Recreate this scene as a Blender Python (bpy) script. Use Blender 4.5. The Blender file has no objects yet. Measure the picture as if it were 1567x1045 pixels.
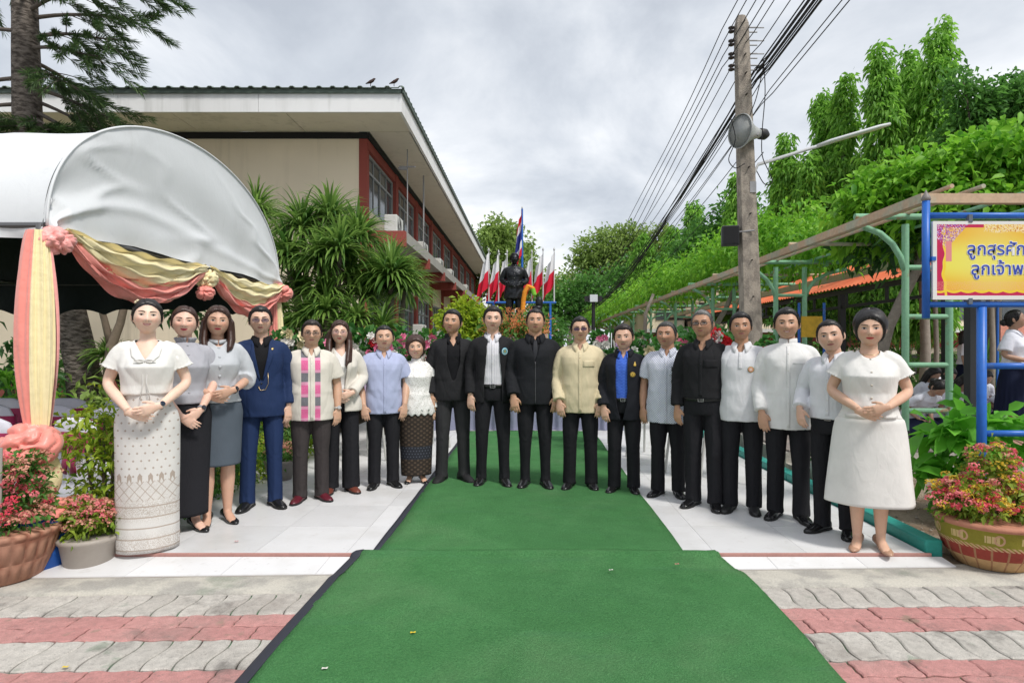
import bpy, bmesh, math, random
import numpy as np
from mathutils import Vector, Matrix, Euler
from mathutils.bvhtree import BVHTree

SC = bpy.context.scene
COL = SC.collection
R = math.radians
PI = math.pi

# ---------------------------------------------------------------- camera
FPX, CX, CY, HC = 940.0, 812.0, 533.0, 1.33     # focal length and vanishing point in photo pixels, lens height
IW, IH = 1567.0, 1045.0
cam_d = bpy.data.cameras.new('camera')
cam = bpy.data.objects.new('camera', cam_d)
COL.objects.link(cam)
cam.location = (0, 0, HC)
cam.rotation_euler = (R(90), 0, 0)
cam_d.sensor_width = 36.0
cam_d.sensor_fit = 'HORIZONTAL'
cam_d.lens = 36.0 * FPX / IW
cam_d.shift_x = -(CX - IW / 2) / IW
cam_d.shift_y = (CY - IH / 2) / IW
cam_d.clip_start = 0.05
cam_d.clip_end = 600
SC.camera = cam

def at(px, py, Y):
    return Vector(((px - CX) * Y / FPX, Y, HC - (py - CY) * Y / FPX))
def onz(px, py, z=0.0):
    Y = FPX * (HC - z) / (py - CY)
    return Vector(((px - CX) * Y / FPX, Y, z))

# ---------------------------------------------------------------- sky and light
SUN_EL, SUN_AZ = 54.0, 138.0        # azimuth clockwise from +Y
W = bpy.data.worlds.new('World'); SC.world = W; W.use_nodes = True
nt = W.node_tree; nt.nodes.clear()
o_ = nt.nodes.new('ShaderNodeOutputWorld'); bg = nt.nodes.new('ShaderNodeBackground')
sky = nt.nodes.new('ShaderNodeTexSky'); sky.sky_type = 'NISHITA'; sky.sun_disc = False
sky.sun_elevation = R(SUN_EL); sky.sun_rotation = R(SUN_AZ); sky.air_density = 1.0; sky.dust_density = 2.0
tc = nt.nodes.new('ShaderNodeTexCoord')
sp = nt.nodes.new('ShaderNodeSeparateXYZ'); nt.links.new(tc.outputs['Generated'], sp.inputs[0])
def wmath(op, a, b=None):
    n = nt.nodes.new('ShaderNodeMath'); n.operation = op
    for i, v in enumerate((a, b)):
        if v is None: continue
        if isinstance(v, (int, float)): n.inputs[i].default_value = v
        else: nt.links.new(v, n.inputs[i])
    return n.outputs[0]
zz = wmath('ADD', wmath('ABSOLUTE', sp.outputs[2]), 0.42)
cb = nt.nodes.new('ShaderNodeCombineXYZ')
nt.links.new(wmath('DIVIDE', sp.outputs[0], zz), cb.inputs[0]); nt.links.new(wmath('DIVIDE', sp.outputs[1], zz), cb.inputs[1])
cb.inputs[2].default_value = 3.1
n1 = nt.nodes.new('ShaderNodeTexNoise'); n1.inputs['Scale'].default_value = 1.9; n1.inputs['Detail'].default_value = 7; n1.inputs['Roughness'].default_value = 0.58; n1.inputs['Distortion'].default_value = 0.35
nt.links.new(cb.outputs[0], n1.inputs['Vector'])
rp = nt.nodes.new('ShaderNodeValToRGB'); nt.links.new(n1.outputs[0], rp.inputs[0])
e = rp.color_ramp.elements
e[0].position = 0.36; e[0].color = (0.46, 0.495, 0.55, 1)
e[1].position = 0.70; e[1].color = (0.97, 0.97, 0.97, 1)
k = rp.color_ramp.elements.new(0.47); k.color = (0.58, 0.615, 0.665, 1)
k = rp.color_ramp.elements.new(0.585); k.color = (0.74, 0.765, 0.80, 1)
cs = nt.nodes.new('ShaderNodeVectorMath'); cs.operation = 'SCALE'; cs.inputs[3].default_value = 6.2
nt.links.new(rp.outputs[0], cs.inputs[0])
mx = nt.nodes.new('ShaderNodeMix'); mx.data_type = 'RGBA'; mx.inputs[0].default_value = 0.93
nt.links.new(sky.outputs[0], mx.inputs[6]); nt.links.new(cs.outputs[0], mx.inputs[7])
nt.links.new(mx.outputs[2], bg.inputs[0]); bg.inputs[1].default_value = 0.1
nt.links.new(bg.outputs[0], o_.inputs[0])

sd = bpy.data.lights.new('sun', 'SUN'); sd.energy = 1.5; sd.angle = R(10); sd.color = (1.0, 0.96, 0.9)
sun = bpy.data.objects.new('sun', sd); COL.objects.link(sun)
az = R(SUN_AZ); el = R(SUN_EL)
sdir = Vector((math.sin(az) * math.cos(el), math.cos(az) * math.cos(el), math.sin(el)))
sun.rotation_euler = (-sdir).to_track_quat('-Z', 'Y').to_euler()
sun.location = sdir * 40
SC.view_settings.view_transform = 'Standard'
SC.view_settings.look = 'None'
SC.view_settings.gamma = 1.0
SC.view_settings.exposure = 1.0

# ---------------------------------------------------------------- shader helpers
class E:
    """a scalar shader expression"""
    def __init__(s, nt, sock): s.nt = nt; s.s = sock
    def m(s, op, a=None, b=None, first=None):
        n = s.nt.nodes.new('ShaderNodeMath'); n.operation = op
        ins = [s if first is None else first] + [v for v in (a, b) if v is not None]
        if first is not None: ins = [first, s]
        for i, v in enumerate(ins):
            if isinstance(v, E): s.nt.links.new(v.s, n.inputs[i])
            else: n.inputs[i].default_value = v
        return E(s.nt, n.outputs[0])
    def __add__(s, o): return s.m('ADD', o)
    __radd__ = __add__
    def __mul__(s, o): return s.m('MULTIPLY', o)
    __rmul__ = __mul__
    def __sub__(s, o): return s.m('SUBTRACT', o)
    def __rsub__(s, o): return s.m('SUBTRACT', first=o)
    def __truediv__(s, o): return s.m('DIVIDE', o)
    def __lt__(s, o): return s.m('LESS_THAN', o)
    def __gt__(s, o): return s.m('GREATER_THAN', o)
    def abs(s): return s.m('ABSOLUTE')
    def sin(s): return s.m('SINE')
    def frac(s): return s.m('FRACT')
    def floor(s): return s.m('FLOOR')
    def pingpong(s, k): return s.m('PINGPONG', k)
    def sq(s): return s * s
    def mx(s, o): return s.m('MAXIMUM', o)
    def mn(s, o): return s.m('MINIMUM', o)
    def smooth(s, a, b, lo=0.0, hi=1.0):
        n = s.nt.nodes.new('ShaderNodeMapRange'); n.interpolation_type = 'SMOOTHSTEP'
        s.nt.links.new(s.s, n.inputs[0])
        for i, v in enumerate((a, b, lo, hi)): n.inputs[i + 1].default_value = v
        return E(s.nt, n.outputs[0])

class Mat:
    def __init__(s, name, rough=0.6, spec=0.35, metal=0.0):
        s.m = bpy.data.materials.new(name); s.m.use_nodes = True
        s.nt = s.m.node_tree
        s.b = s.nt.nodes['Principled BSDF']
        s.b.inputs['Roughness'].default_value = rough
        s.b.inputs['Metallic'].default_value = metal
        s.b.inputs['Specular IOR Level'].default_value = spec
        s._tc = None
    def tc(s, which='Object'):
        if s._tc is None: s._tc = s.nt.nodes.new('ShaderNodeTexCoord')
        return s._tc.outputs[which]
    def attr(s, name, out='Vector'):
        n = s.nt.nodes.new('ShaderNodeAttribute'); n.attribute_name = name
        return n.outputs[out]
    def xyz(s, vec=None):
        n = s.nt.nodes.new('ShaderNodeSeparateXYZ'); s.nt.links.new(vec or s.tc(), n.inputs[0])
        return [E(s.nt, o) for o in n.outputs]
    def vec(s, x, y, z):
        n = s.nt.nodes.new('ShaderNodeCombineXYZ')
        for i, v in enumerate((x, y, z)):
            if isinstance(v, E): s.nt.links.new(v.s, n.inputs[i])
            else: n.inputs[i].default_value = v
        return n.outputs[0]
    def noise(s, scale, detail=3, vec=None, rough=0.55, dist=0.0):
        n = s.nt.nodes.new('ShaderNodeTexNoise'); s.nt.links.new(vec or s.tc(), n.inputs['Vector'])
        n.inputs['Scale'].default_value = scale; n.inputs['Detail'].default_value = detail
        n.inputs['Roughness'].default_value = rough; n.inputs['Distortion'].default_value = dist
        return E(s.nt, n.outputs[0])
    def vor(s, scale, vec=None, out=0, feat='F1'):
        n = s.nt.nodes.new('ShaderNodeTexVoronoi'); n.feature = feat; s.nt.links.new(vec or s.tc(), n.inputs['Vector'])
        n.inputs['Scale'].default_value = scale
        return E(s.nt, n.outputs[out])
    def rnd(s):
        n = s.nt.nodes.new('ShaderNodeObjectInfo'); return E(s.nt, n.outputs['Random'])
    def mix(s, f, a, b, mode='MIX'):
        n = s.nt.nodes.new('ShaderNodeMix'); n.data_type = 'RGBA'; n.blend_type = mode
        for i, v in ((0, f), (6, a), (7, b)):
            if isinstance(v, E): s.nt.links.new(v.s, n.inputs[i])
            elif isinstance(v, (int, float)): n.inputs[i].default_value = v
            elif isinstance(v, (tuple, list)): n.inputs[i].default_value = (v[0], v[1], v[2], 1)
            else: s.nt.links.new(v, n.inputs[i])
        return n.outputs[2]
    def mul(s, c, f):
        """colour times scalar expression"""
        n = s.nt.nodes.new('ShaderNodeVectorMath'); n.operation = 'SCALE'
        if isinstance(c, (tuple, list)): n.inputs[0].default_value = c[:3]
        else: s.nt.links.new(c, n.inputs[0])
        if isinstance(f, E): s.nt.links.new(f.s, n.inputs[3])
        else: n.inputs[3].default_value = f
        return n.outputs[0]
    def color(s, c):
        if isinstance(c, (tuple, list)): s.b.inputs['Base Color'].default_value = (c[0], c[1], c[2], 1)
        else: s.nt.links.new(c, s.b.inputs['Base Color'])
        return s
    def rough(s, e):
        s.nt.links.new(e.s, s.b.inputs['Roughness']); return s
    def bump(s, h, strength=0.3, dist=0.01):
        n = s.nt.nodes.new('ShaderNodeBump'); n.inputs['Strength'].default_value = strength; n.inputs['Distance'].default_value = dist
        s.nt.links.new(h.s, n.inputs['Height']); s.nt.links.new(n.outputs[0], s.b.inputs['Normal'])
        return s

MATS = {}
def std(name, col, rough=0.6, var=0.12, scale=6.0, bump=0.0, bscale=60.0, metal=0.0, rnd=0.0, spec=0.35, bdist=0.01, trans=0.0):
    """plain surface: colour with soft mottling, optional per-object variation and fine relief"""
    if name in MATS: return MATS[name]
    m = Mat(name, rough, spec, metal)
    f = m.noise(scale, 4) * (2 * var) + (1 - var)
    f = f * (m.noise(scale * 7, 2) * var + (1 - var * 0.5))
    if rnd: f = f * (m.rnd() * (2 * rnd) + (1 - rnd))
    m.color(m.mul(col, f))
    if bump: m.bump(m.noise(bscale, 3), bump, bdist)
    MATS[name] = m.m
    return m.m

# ---------------------------------------------------------------- mesh helpers
def ell(c, u, v, ru, rv, n=24, p=2.0):
    t = np.linspace(0, 2 * PI, n, endpoint=False)
    ct, st = np.cos(t), np.sin(t)
    if p != 2.0:
        ct = np.sign(ct) * np.abs(ct) ** (2 / p); st = np.sign(st) * np.abs(st) ** (2 / p)
    c = np.asarray(c, float); u = np.asarray(u, float); v = np.asarray(v, float)
    return c + np.outer(ct * ru, u) + np.outer(st * rv, v)

class MB:
    def __init__(s): s.v = []; s.f = []; s.n = 0; s.mi = []
    def add(s, verts, faces, mi=0):
        verts = np.asarray(verts, float).reshape(-1, 3)
        o = s.n; s.v.append(verts); s.n += len(verts)
        s.f.extend([[i + o for i in f] for f in faces]); s.mi.extend([mi] * len(faces))
        return s
    def loft(s, rings, cap=True, closed=True, mi=0):
        rings = [np.asarray(r, float) for r in rings]
        k, n = len(rings), len(rings[0]); F = []
        for i in range(k - 1):
            for j in range(n if closed else n - 1):
                a = i * n + j; b = i * n + (j + 1) % n
                F.append((a, b, b + n, a + n))
        if cap and closed:
            F.append(tuple(range(n - 1, -1, -1))); F.append(tuple((k - 1) * n + j for j in range(n)))
        return s.add(np.concatenate(rings), F, mi)
    def sweep(s, pts, rad, n=10, ref=(1, 0, 0), cap=True, p=2.0, mi=0):
        P = np.asarray(pts, float); k = len(P); rings = []
        T = np.zeros_like(P)
        T[1:-1] = P[2:] - P[:-2]; T[0] = P[1] - P[0]; T[-1] = P[-1] - P[-2]
        T /= np.linalg.norm(T, axis=1)[:, None] + 1e-12
        ref = np.asarray(ref, float); u = ref - T[0] * ref.dot(T[0])
        if np.linalg.norm(u) < 1e-3:
            ref = np.array([0, 1.0, 0.2]); u = ref - T[0] * ref.dot(T[0])
        u /= np.linalg.norm(u)
        for i in range(k):
            u = u - T[i] * u.dot(T[i]); u /= np.linalg.norm(u) + 1e-12
            w = np.cross(T[i], u)
            r = rad[i] if hasattr(rad, '__len__') else rad
            ru, rv = (r if hasattr(r, '__len__') else (r, r))
            rings.append(ell(P[i], u, w, ru, rv, n, p))
        return s.loft(rings, cap, mi=mi)
    def box(s, c, size, rot=None, mi=0):
        x, y, z = [d / 2 for d in size]
        V = np.array([[-x, -y, -z], [x, -y, -z], [x, y, -z], [-x, y, -z], [-x, -y, z], [x, -y, z], [x, y, z], [-x, y, z]])
        if rot is not None: V = V @ np.array(rot.to_matrix() if hasattr(rot, 'to_matrix') else rot).T
        return s.add(V + np.asarray(c, float), [(0, 3, 2, 1), (4, 5, 6, 7), (0, 1, 5, 4), (1, 2, 6, 5), (2, 3, 7, 6), (3, 0, 4, 7)], mi)
    def bb(s, x0, x1, y0, y1, z0, z1, mi=0):
        return s.box(((x0 + x1) / 2, (y0 + y1) / 2, (z0 + z1) / 2), (x1 - x0, y1 - y0, z1 - z0), mi=mi)
    def lathe(s, prof, n=32, c=(0, 0, 0), cap=True, mi=0):
        return s.loft([ell((c[0], c[1], c[2] + z), (1, 0, 0), (0, 1, 0), r, r, n) for r, z in prof], cap, mi=mi)
    def ball(s, c, r, nu=12, nv=8, mi=0, rot=None):
        r = np.asarray(r if hasattr(r, '__len__') else (r, r, r), float)
        rings = []
        for i in range(nv + 1):
            ph = -PI / 2 + PI * (i + (0.06 if i == 0 else -0.06 if i == nv else 0)) / nv
            rings.append(np.stack([np.cos(np.linspace(0, 2 * PI, nu, False)) * math.cos(ph), np.sin(np.linspace(0, 2 * PI, nu, False)) * math.cos(ph), np.full(nu, math.sin(ph))], 1) * r)
        if rot is not None: rings = [q @ np.array(rot).T for q in rings]
        return s.loft([q + np.asarray(c, float) for q in rings], True, mi=mi)
    def prism(s, poly, y0, y1, axis='y', mi=0):
        """extrude a 2D outline (a,b): axis y -> (a,y,b); axis x -> (x,a,b); axis z -> (a,b,z)"""
        n = len(poly)
        def pt(a, b, t): return (a, t, b) if axis == 'y' else (t, a, b) if axis == 'x' else (a, b, t)
        V = [pt(a, b, y0) for a, b in poly] + [pt(a, b, y1) for a, b in poly]
        F = [tuple(range(n)), tuple(range(2 * n - 1, n - 1, -1))] + [(i, i + n, (i + 1) % n + n, (i + 1) % n) for i in range(n)]
        return s.add(V, F, mi)
    def grid(s, P, mi=0):
        P = np.asarray(P, float); a, b = P.shape[:2]
        F = [(i * b + j, i * b + j + 1, (i + 1) * b + j + 1, (i + 1) * b + j) for i in range(a - 1) for j in range(b - 1)]
        return s.add(P.reshape(-1, 3), F, mi)
    def mesh(s, name='mesh', smooth=False):
        me = bpy.data.meshes.new(name)
        V = np.concatenate(s.v) if s.v else np.zeros((0, 3))
        me.from_pydata(V.tolist(), [], s.f)
        if any(s.mi): me.polygons.foreach_set('material_index', s.mi)
        if smooth: me.shade_smooth()
        me.update()
        return me
    def build(s, name, mat, parent=None, smooth=False, fixn=False):
        me = s.mesh(name, smooth)
        if fixn: fix_normals(me)
        return obj(name, me, mat, parent)

def fix_normals(me):
    bm = bmesh.new(); bm.from_mesh(me); bmesh.ops.recalc_face_normals(bm, faces=bm.faces); bm.to_mesh(me); bm.free()

def obj(name, me, mat=None, parent=None, loc=None):
    o = bpy.data.objects.new(name, me); COL.objects.link(o)
    if mat is not None and len(me.materials) == 0:
        for m_ in (mat if isinstance(mat, (list, tuple)) else [mat]): me.materials.append(m_)
    if parent is not None: o.parent = parent
    if loc is not None: o.location = loc
    return o
def empty(name, loc=(0, 0, 0), rz=0.0):
    o = bpy.data.objects.new(name, None); COL.objects.link(o); o.location = loc; o.rotation_euler = (0, 0, rz)
    o.empty_display_size = 0.1
    return o
def tag(o, label, cat, group=None):
    o['label'] = label; o['category'] = cat
    if group: o['group'] = group
    return o
def struct(o): o['kind'] = 'structure'; return o
def stuff(o): o['kind'] = 'stuff'; return o
def copy_tree(o, parent=None):
    c = o.copy(); COL.objects.link(c); c.parent = parent
    for ch in o.children: copy_tree(ch, c)
    return c
def bevel(o, w=0.004, seg=2, ang=35):
    m = o.modifiers.new('bevel', 'BEVEL'); m.width = w; m.segments = seg; m.limit_method = 'ANGLE'; m.angle_limit = R(ang)
    return o
def solid(o, t, off=-1.0):
    m = o.modifiers.new('solid', 'SOLIDIFY'); m.thickness = t; m.offset = off; return o

def remesh(mb, voxel, smooth=2, ratio=None, fac=0.5):
    me = mb.mesh('tmp'); fix_normals(me)
    o = bpy.data.objects.new('tmp', me); COL.objects.link(o)
    m = o.modifiers.new('r', 'REMESH'); m.mode = 'VOXEL'; m.voxel_size = voxel; m.use_smooth_shade = True
    if smooth:
        q = o.modifiers.new('s', 'SMOOTH'); q.factor = fac; q.iterations = smooth
    if ratio:
        q = o.modifiers.new('d', 'DECIMATE'); q.ratio = ratio
    dg = bpy.context.evaluated_depsgraph_get()
    out = bpy.data.meshes.new_from_object(o.evaluated_get(dg), depsgraph=dg)
    bpy.data.objects.remove(o); bpy.data.meshes.remove(me)
    out.materials.clear(); out.shade_smooth()
    return out
def vco(me):
    a = np.empty(len(me.vertices) * 3, np.float32); me.vertices.foreach_get('co', a); return a.reshape(-1, 3).astype(float)
def vset(me, a): me.vertices.foreach_set('co', np.asarray(a, np.float32).ravel()); me.update()
def vnorm(me):
    a = np.empty(len(me.vertices) * 3, np.float32); me.vertex_normals.foreach_get('vector', a); return a.reshape(-1, 3).astype(float)
def snoise(P, scale, seed=0, octaves=3):
    """cheap smooth vector noise from warped sines"""
    rng = np.random.RandomState(seed); out = np.zeros(len(P)); amp = 1.0; tot = 0
    for o in range(octaves):
        for _ in range(4):
            d = rng.normal(size=3); d /= np.linalg.norm(d); d *= scale * (2 ** o)
            w = rng.normal(size=3); w /= np.linalg.norm(w); w *= scale * (2 ** o) * 0.6
            out += amp * np.sin(P @ d + rng.rand() * 6.28 + 1.3 * np.sin(P @ w + rng.rand() * 6.28)); tot += amp
        amp *= 0.5
    return out / tot * 2
def sstep(x, a, b):
    t = np.clip((x - a) / (b - a), 0, 1); return t * t * (3 - 2 * t)

def cloth(name, col, rough=0.85, wr=0.35, pat=None, sheen=0.0, spec=0.2, weave=420):
    """woven fabric: base colour (or a pattern of person-space coordinates) with wrinkles and weave"""
    if name in MATS: return MATS[name]
    m = Mat(name, rough, spec)
    x, y, z = m.xyz()
    c = pat(m, x, y, z) if pat else col
    f = m.noise(9, 3) * 0.22 + 0.89
    m.color(m.mul(c, f))
    big = m.noise(9, 2, vec=m.vec(x * 1.6, y * 1.6, z * 0.8), dist=1.2)
    m.bump(big * 0.5 + m.noise(weave, 1) * 0.03, wr, 0.03)
    MATS[name] = m.m
    return m.m

# ================================================================ ground
def mat_ground():
    m = Mat('earth', .95, .1)
    n = m.noise(.6, 5); f = m.noise(14, 4)
    c = m.mix(n.smooth(.35, .65), (.15, .125, .095), (.21, .18, .145)); m.color(m.mul(c, f * .6 + .7)); m.bump(f, .6, .02); return m.m
mb = MB(); mb.grid([[(-150, -20, -.14), (150, -20, -.14)], [(-150, 260, -.14), (150, 260, -.14)]])
struct(mb.build('ground', mat_ground()))

# lower paving: joint bed and wavy pavers
def mat_joint():
    m = Mat('paver_joint', .95, .1); n = m.noise(9, 4)
    c = m.mix(n.smooth(.46, .60), (.05, .045, .038), (.04, .17, .07)); m.color(m.mul(c, m.noise(120, 2) * .8 + .6)); m.bump(m.noise(150, 2), .6, .01); return m.m
paving = MB(); paving.bb(-5.2, 5.2, -1.5, 3.53, -.13, -.072)
paving = struct(paving.build('paving', mat_joint())); paving.rotation_euler = (0, 0, .0266)
def mat_paver(name, col, alt):
    m = Mat(name, .9, .15); g = m.rnd(); w = m.tc()
    geo = m.nt.nodes.new('ShaderNodeNewGeometry'); pos = geo.outputs['Position']
    st = m.noise(3.2, 5, vec=pos, rough=.65); fine = m.noise(260, 2, vec=pos); mid = m.noise(28, 4, vec=pos)
    c = m.mix(g * .9, col, alt); c = m.mix(m.noise(.55, 4, vec=pos).smooth(.4, .65) * .5, c, (.42, .37, .33))
    c = m.mix(st.smooth(.54, .72) * .7, c, (.13, .12, .11)); c = m.mix(m.noise(1.1, 5, vec=pos, rough=.7).smooth(.5, .7) * .45, c, (.24, .21, .185)); c = m.mix(m.noise(75, 3, vec=pos).smooth(.58, .72) * .5, c, (.20, .18, .165))
    c = m.mix(m.noise(5.5, 3, vec=pos).smooth(.64, .72) * .35, c, (.10, .20, .11))
    m.color(m.mul(c, (fine * .9 + .55) * (mid * .6 + .7))); m.bump(fine + mid * .8, .9, .006); return m.m
PAV_G = mat_paver('grey_paver', (.55, .52, .475), (.47, .445, .405)); PAV_R = mat_paver('red_paver', (.54, .28, .26), (.48, .235, .22))
PL, PW = .276, .138
def wavy(t): return .0115 * math.sin(2 * PI * t)
def paver_mesh(mat, wavy=wavy):
    """wave-sided paver, long axis along local x, centred"""
    g = .0036; L, W_ = PL, PW; out = []
    n = 12
    for i in range(n + 1): t = i / n; out.append((-L / 2 + g + (L - 2 * g) * t, -W_ / 2 + g + wavy(t)))
    for i in range(1, 6): t = i / 6; out.append((L / 2 - g + .5 * wavy(t), -W_ / 2 + g + (W_ - 2 * g) * t))
    for i in range(n, -1, -1): t = i / n; out.append((-L / 2 + g + (L - 2 * g) * t, W_ / 2 - g + wavy(t)))
    for i in range(5, 0, -1): t = i / 6; out.append((-L / 2 + g + .5 * wavy(t), -W_ / 2 + g + (W_ - 2 * g) * t))
    A = np.array(out); In = A * np.array([(L - .014) / L, (W_ - .014) / W_])
    mb = MB(); V = [np.c_[A, np.full(len(A), -.02)], np.c_[A, np.full(len(A), -.005)], np.c_[In, np.zeros(len(A))]]
    n = len(A); F = [(i + k * n, (i + 1) % n + k * n, (i + 1) % n + (k + 1) * n, i + (k + 1) * n) for k in (0, 1) for i in range(n)] + [tuple(range(2 * n, 3 * n))]
    mb.add(np.concatenate(V), F); me = mb.mesh('paver'); me.materials.append(mat); return me
PG, PR = paver_mesh(PAV_G), paver_mesh(PAV_R, lambda t: .0065 * math.sin(4 * PI * t))
rng = random.Random(4)
def put_paver(me, x, y, rz):
    o = bpy.data.objects.new('paver', me); COL.objects.link(o); o.parent = paving
    o.location = (x, y, -.060 + rng.uniform(-.0025, .002)); o.rotation_euler = (rng.uniform(-.008, .008), rng.uniform(-.008, .008), rz + rng.uniform(-.008, .008))
rows = [('g', 3.53)]; y = 3.53
seq = ['g', 'r', 'r', 'g', 'r', 'r']; far = MB()
XL = 3.35
for k, kind in enumerate(seq):
    if kind == 'g':
        x = -XL
        while x < XL: put_paver(PG, x, y - PL / 2, PI / 2); x += PW
        y -= PL
    else:
        x = -XL + (PL / 2 if k % 2 else 0)
        while x < XL: put_paver(PR, x, y - PW / 2, 0); x += PL
        y -= PW
# pavers beyond and behind the lens as one part
def rest(name, mats, items):
    mb = MB()
    for me, x, yy, rz in items:
        V = vco(me); c, s = math.cos(rz), math.sin(rz); Q = V.copy(); Q[:, 0] = V[:, 0] * c - V[:, 1] * s + x; Q[:, 1] = V[:, 0] * s + V[:, 1] * c + yy; Q[:, 2] -= .0605
        mb.add(Q, [list(p_.vertices) for p_ in me.polygons], 0 if me is PG else 1)
    o = mb.build(name, mats, paving); stuff(o)
it = []
yy = y
for k, kind in enumerate(['g', 'r', 'r'] * 2):
    if kind == 'g':
        x = -XL
        while x < XL: it.append((PG, x, yy - PL / 2, PI / 2)); x += PW
        yy -= PL
    else:
        x = -XL + (PL / 2 if k % 2 else 0)
        while x < XL: it.append((PR, x, yy - PW / 2, 0)); x += PL
        yy -= PW
yy = 3.53
for k, kind in enumerate(['g', 'r', 'r'] * 3):
    st_, me_, dp_, rz_ = (PW, PG, PL, PI / 2) if kind == 'g' else (PL, PR, PW, 0); x0 = -XL + (PL / 2 if kind == 'r' and k % 2 else 0)
    x = x0 - st_
    while x > -5.0: it.append((me_, x, yy - dp_ / 2, rz_)); x -= st_
    x = x0
    while x < XL: x += st_
    while x < 5.0: it.append((me_, x, yy - dp_ / 2, rz_)); x += st_
    yy -= dp_
rest('far_pavers', [PAV_G, PAV_R], it)

def mat_concrete():
    m = Mat('old_concrete', .95, .12); n = m.noise(5, 5); f = m.noise(90, 3)
    c = m.mix(n.smooth(.4, .62), (.48, .455, .40), (.34, .325, .295)); c = m.mix(m.noise(2.3, 4).smooth(.58, .7) * .5, c, (.16, .20, .15))
    m.color(m.mul(c, f * .6 + .7)); m.bump(f + n, .6, .008); return m.m
CONC = mat_concrete()
def yr(x): return 3.53 + .0266 * x
rngn = np.random.RandomState(3)
xs = np.linspace(-5.2, 5.2, 90)
G = []
for x in xs:
    yf = yr(x) + .004 + .010 * rngn.rand() + .008 * math.sin(x * 5); yb = 3.84 + .026 * x + .035
    G.append([(x, yf, -.075), (x, yf + .012, -.060 + .004 * rngn.rand()), (x, (yf + yb) / 2, -.057 + .004 * rngn.rand()), (x, yb, -.056)])
mb = MB(); mb.grid(G); struct(mb.build('concrete_strip', CONC, None, True, True))

# ---------------------------------------------------------------- tiled platform
def mat_tile():
    m = Mat('white_tile', .35, .4); geo = m.nt.nodes.new('ShaderNodeNewGeometry'); pos = geo.outputs['Position']
    n = m.noise(2.0, 5, vec=pos); d = m.noise(30, 4, vec=pos)
    c = m.mix(n.smooth(.45, .72) * .6, (.70, .70, .705), (.57, .56, .54)); c = m.mix(d.smooth(.62, .76) * .35, c, (.36, .33, .29)); c = m.mix(m.noise(7, 5, vec=pos, rough=.7).smooth(.58, .72) * .3, c, (.42, .40, .37))
    m.color(m.mul(c, m.rnd() * .12 + .92)); m.rough(m.noise(12, 3, vec=pos) * .3 + .25); return m.m
TILE = mat_tile()
GROUT = std('grout', (.36, .33, .30), .9, .2, 20)
mb = MB(); mb.bb(-3.0, 2.57, 3.992, 20.0, -.13, -.004)
platform = struct(mb.build('platform', GROUT))
tb = MB(); tb.bb(-.2985, .2985, -.2985, .2985, -.012, 0); tme = tb.mesh('tile'); tme.materials.append(TILE)
def put_tile(x0, x1, y0, y1, parent):
    if abs(x1 - x0 - .6) < .01 and abs(y1 - y0 - .6) < .01: me = tme
    else:
        b = MB(); b.bb(-(x1 - x0) / 2 + .0015, (x1 - x0) / 2 - .0015, -(y1 - y0) / 2 + .0015, (y1 - y0) / 2 - .0015, -.012, 0); me = b.mesh('tile'); me.materials.append(TILE)
    o = bpy.data.objects.new('tile', me); COL.objects.link(o); o.parent = parent; o.location = ((x0 + x1) / 2, (y0 + y1) / 2, rng.uniform(-.0006, .0006))
xe = [-3.0 + .6 * i for i in range(10)] + [2.57]
for i in range(len(xe) - 1):
    if xe[i + 1] - xe[i] < .02: continue
    for j in range(18):
        put_tile(xe[i], xe[i + 1], 4.0 + .6 * j, 4.6 + .6 * j, platform)
# low ramp down to the paving
mb = MB()
xl0, xr0 = -2.995, 2.66
def rampz(x, t):      # t 0 top edge, 1 bottom edge
    yb = 3.84 + .026 * x * 1.0; yb = 3.69 + (x + 3.0) / 5.7 * .19
    return (x * (1 + .012 * t), 3.975 * (1 - t) + yb * t, -.022 * (1 - t) - .052 * t)
V = [rampz(x, t) for x in (xl0, xr0) for t in (0, 1)]; V2 = [(a, b, -.13) for a, b, c in V]
mb.add(V + V2, [(0, 2, 3, 1), (4, 5, 7, 6), (0, 1, 5, 4), (2, 6, 7, 3), (1, 3, 7, 5), (0, 4, 6, 2)])
ramp = struct(mb.build('ramp', GROUT, None, False, True))
xs = np.linspace(xl0, xr0, 11)
for i in range(10):
    b = MB(); g = .0015; q = [rampz(xs[i] + g, .0), rampz(xs[i + 1] - g, .0), rampz(xs[i + 1] - g, .97), rampz(xs[i] + g, .97)]
    q = np.array(q); b.add(np.concatenate([q + (0, 0, -.002), q + (0, 0, .005)]), [(0, 3, 2, 1), (4, 5, 6, 7), (0, 1, 5, 4), (1, 2, 6, 5), (2, 3, 7, 6), (3, 0, 4, 7)])
    b.build('tile', TILE, ramp, False, True)
mb = MB(); mb.bb(-3.01, 2.60, 3.980, 3.997, -.10, .0025); struct(bevel(mb.build('step_edge', std('red_edge_strip', (.42, .22, .19), .7, .25, 9)), .003))

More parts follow.
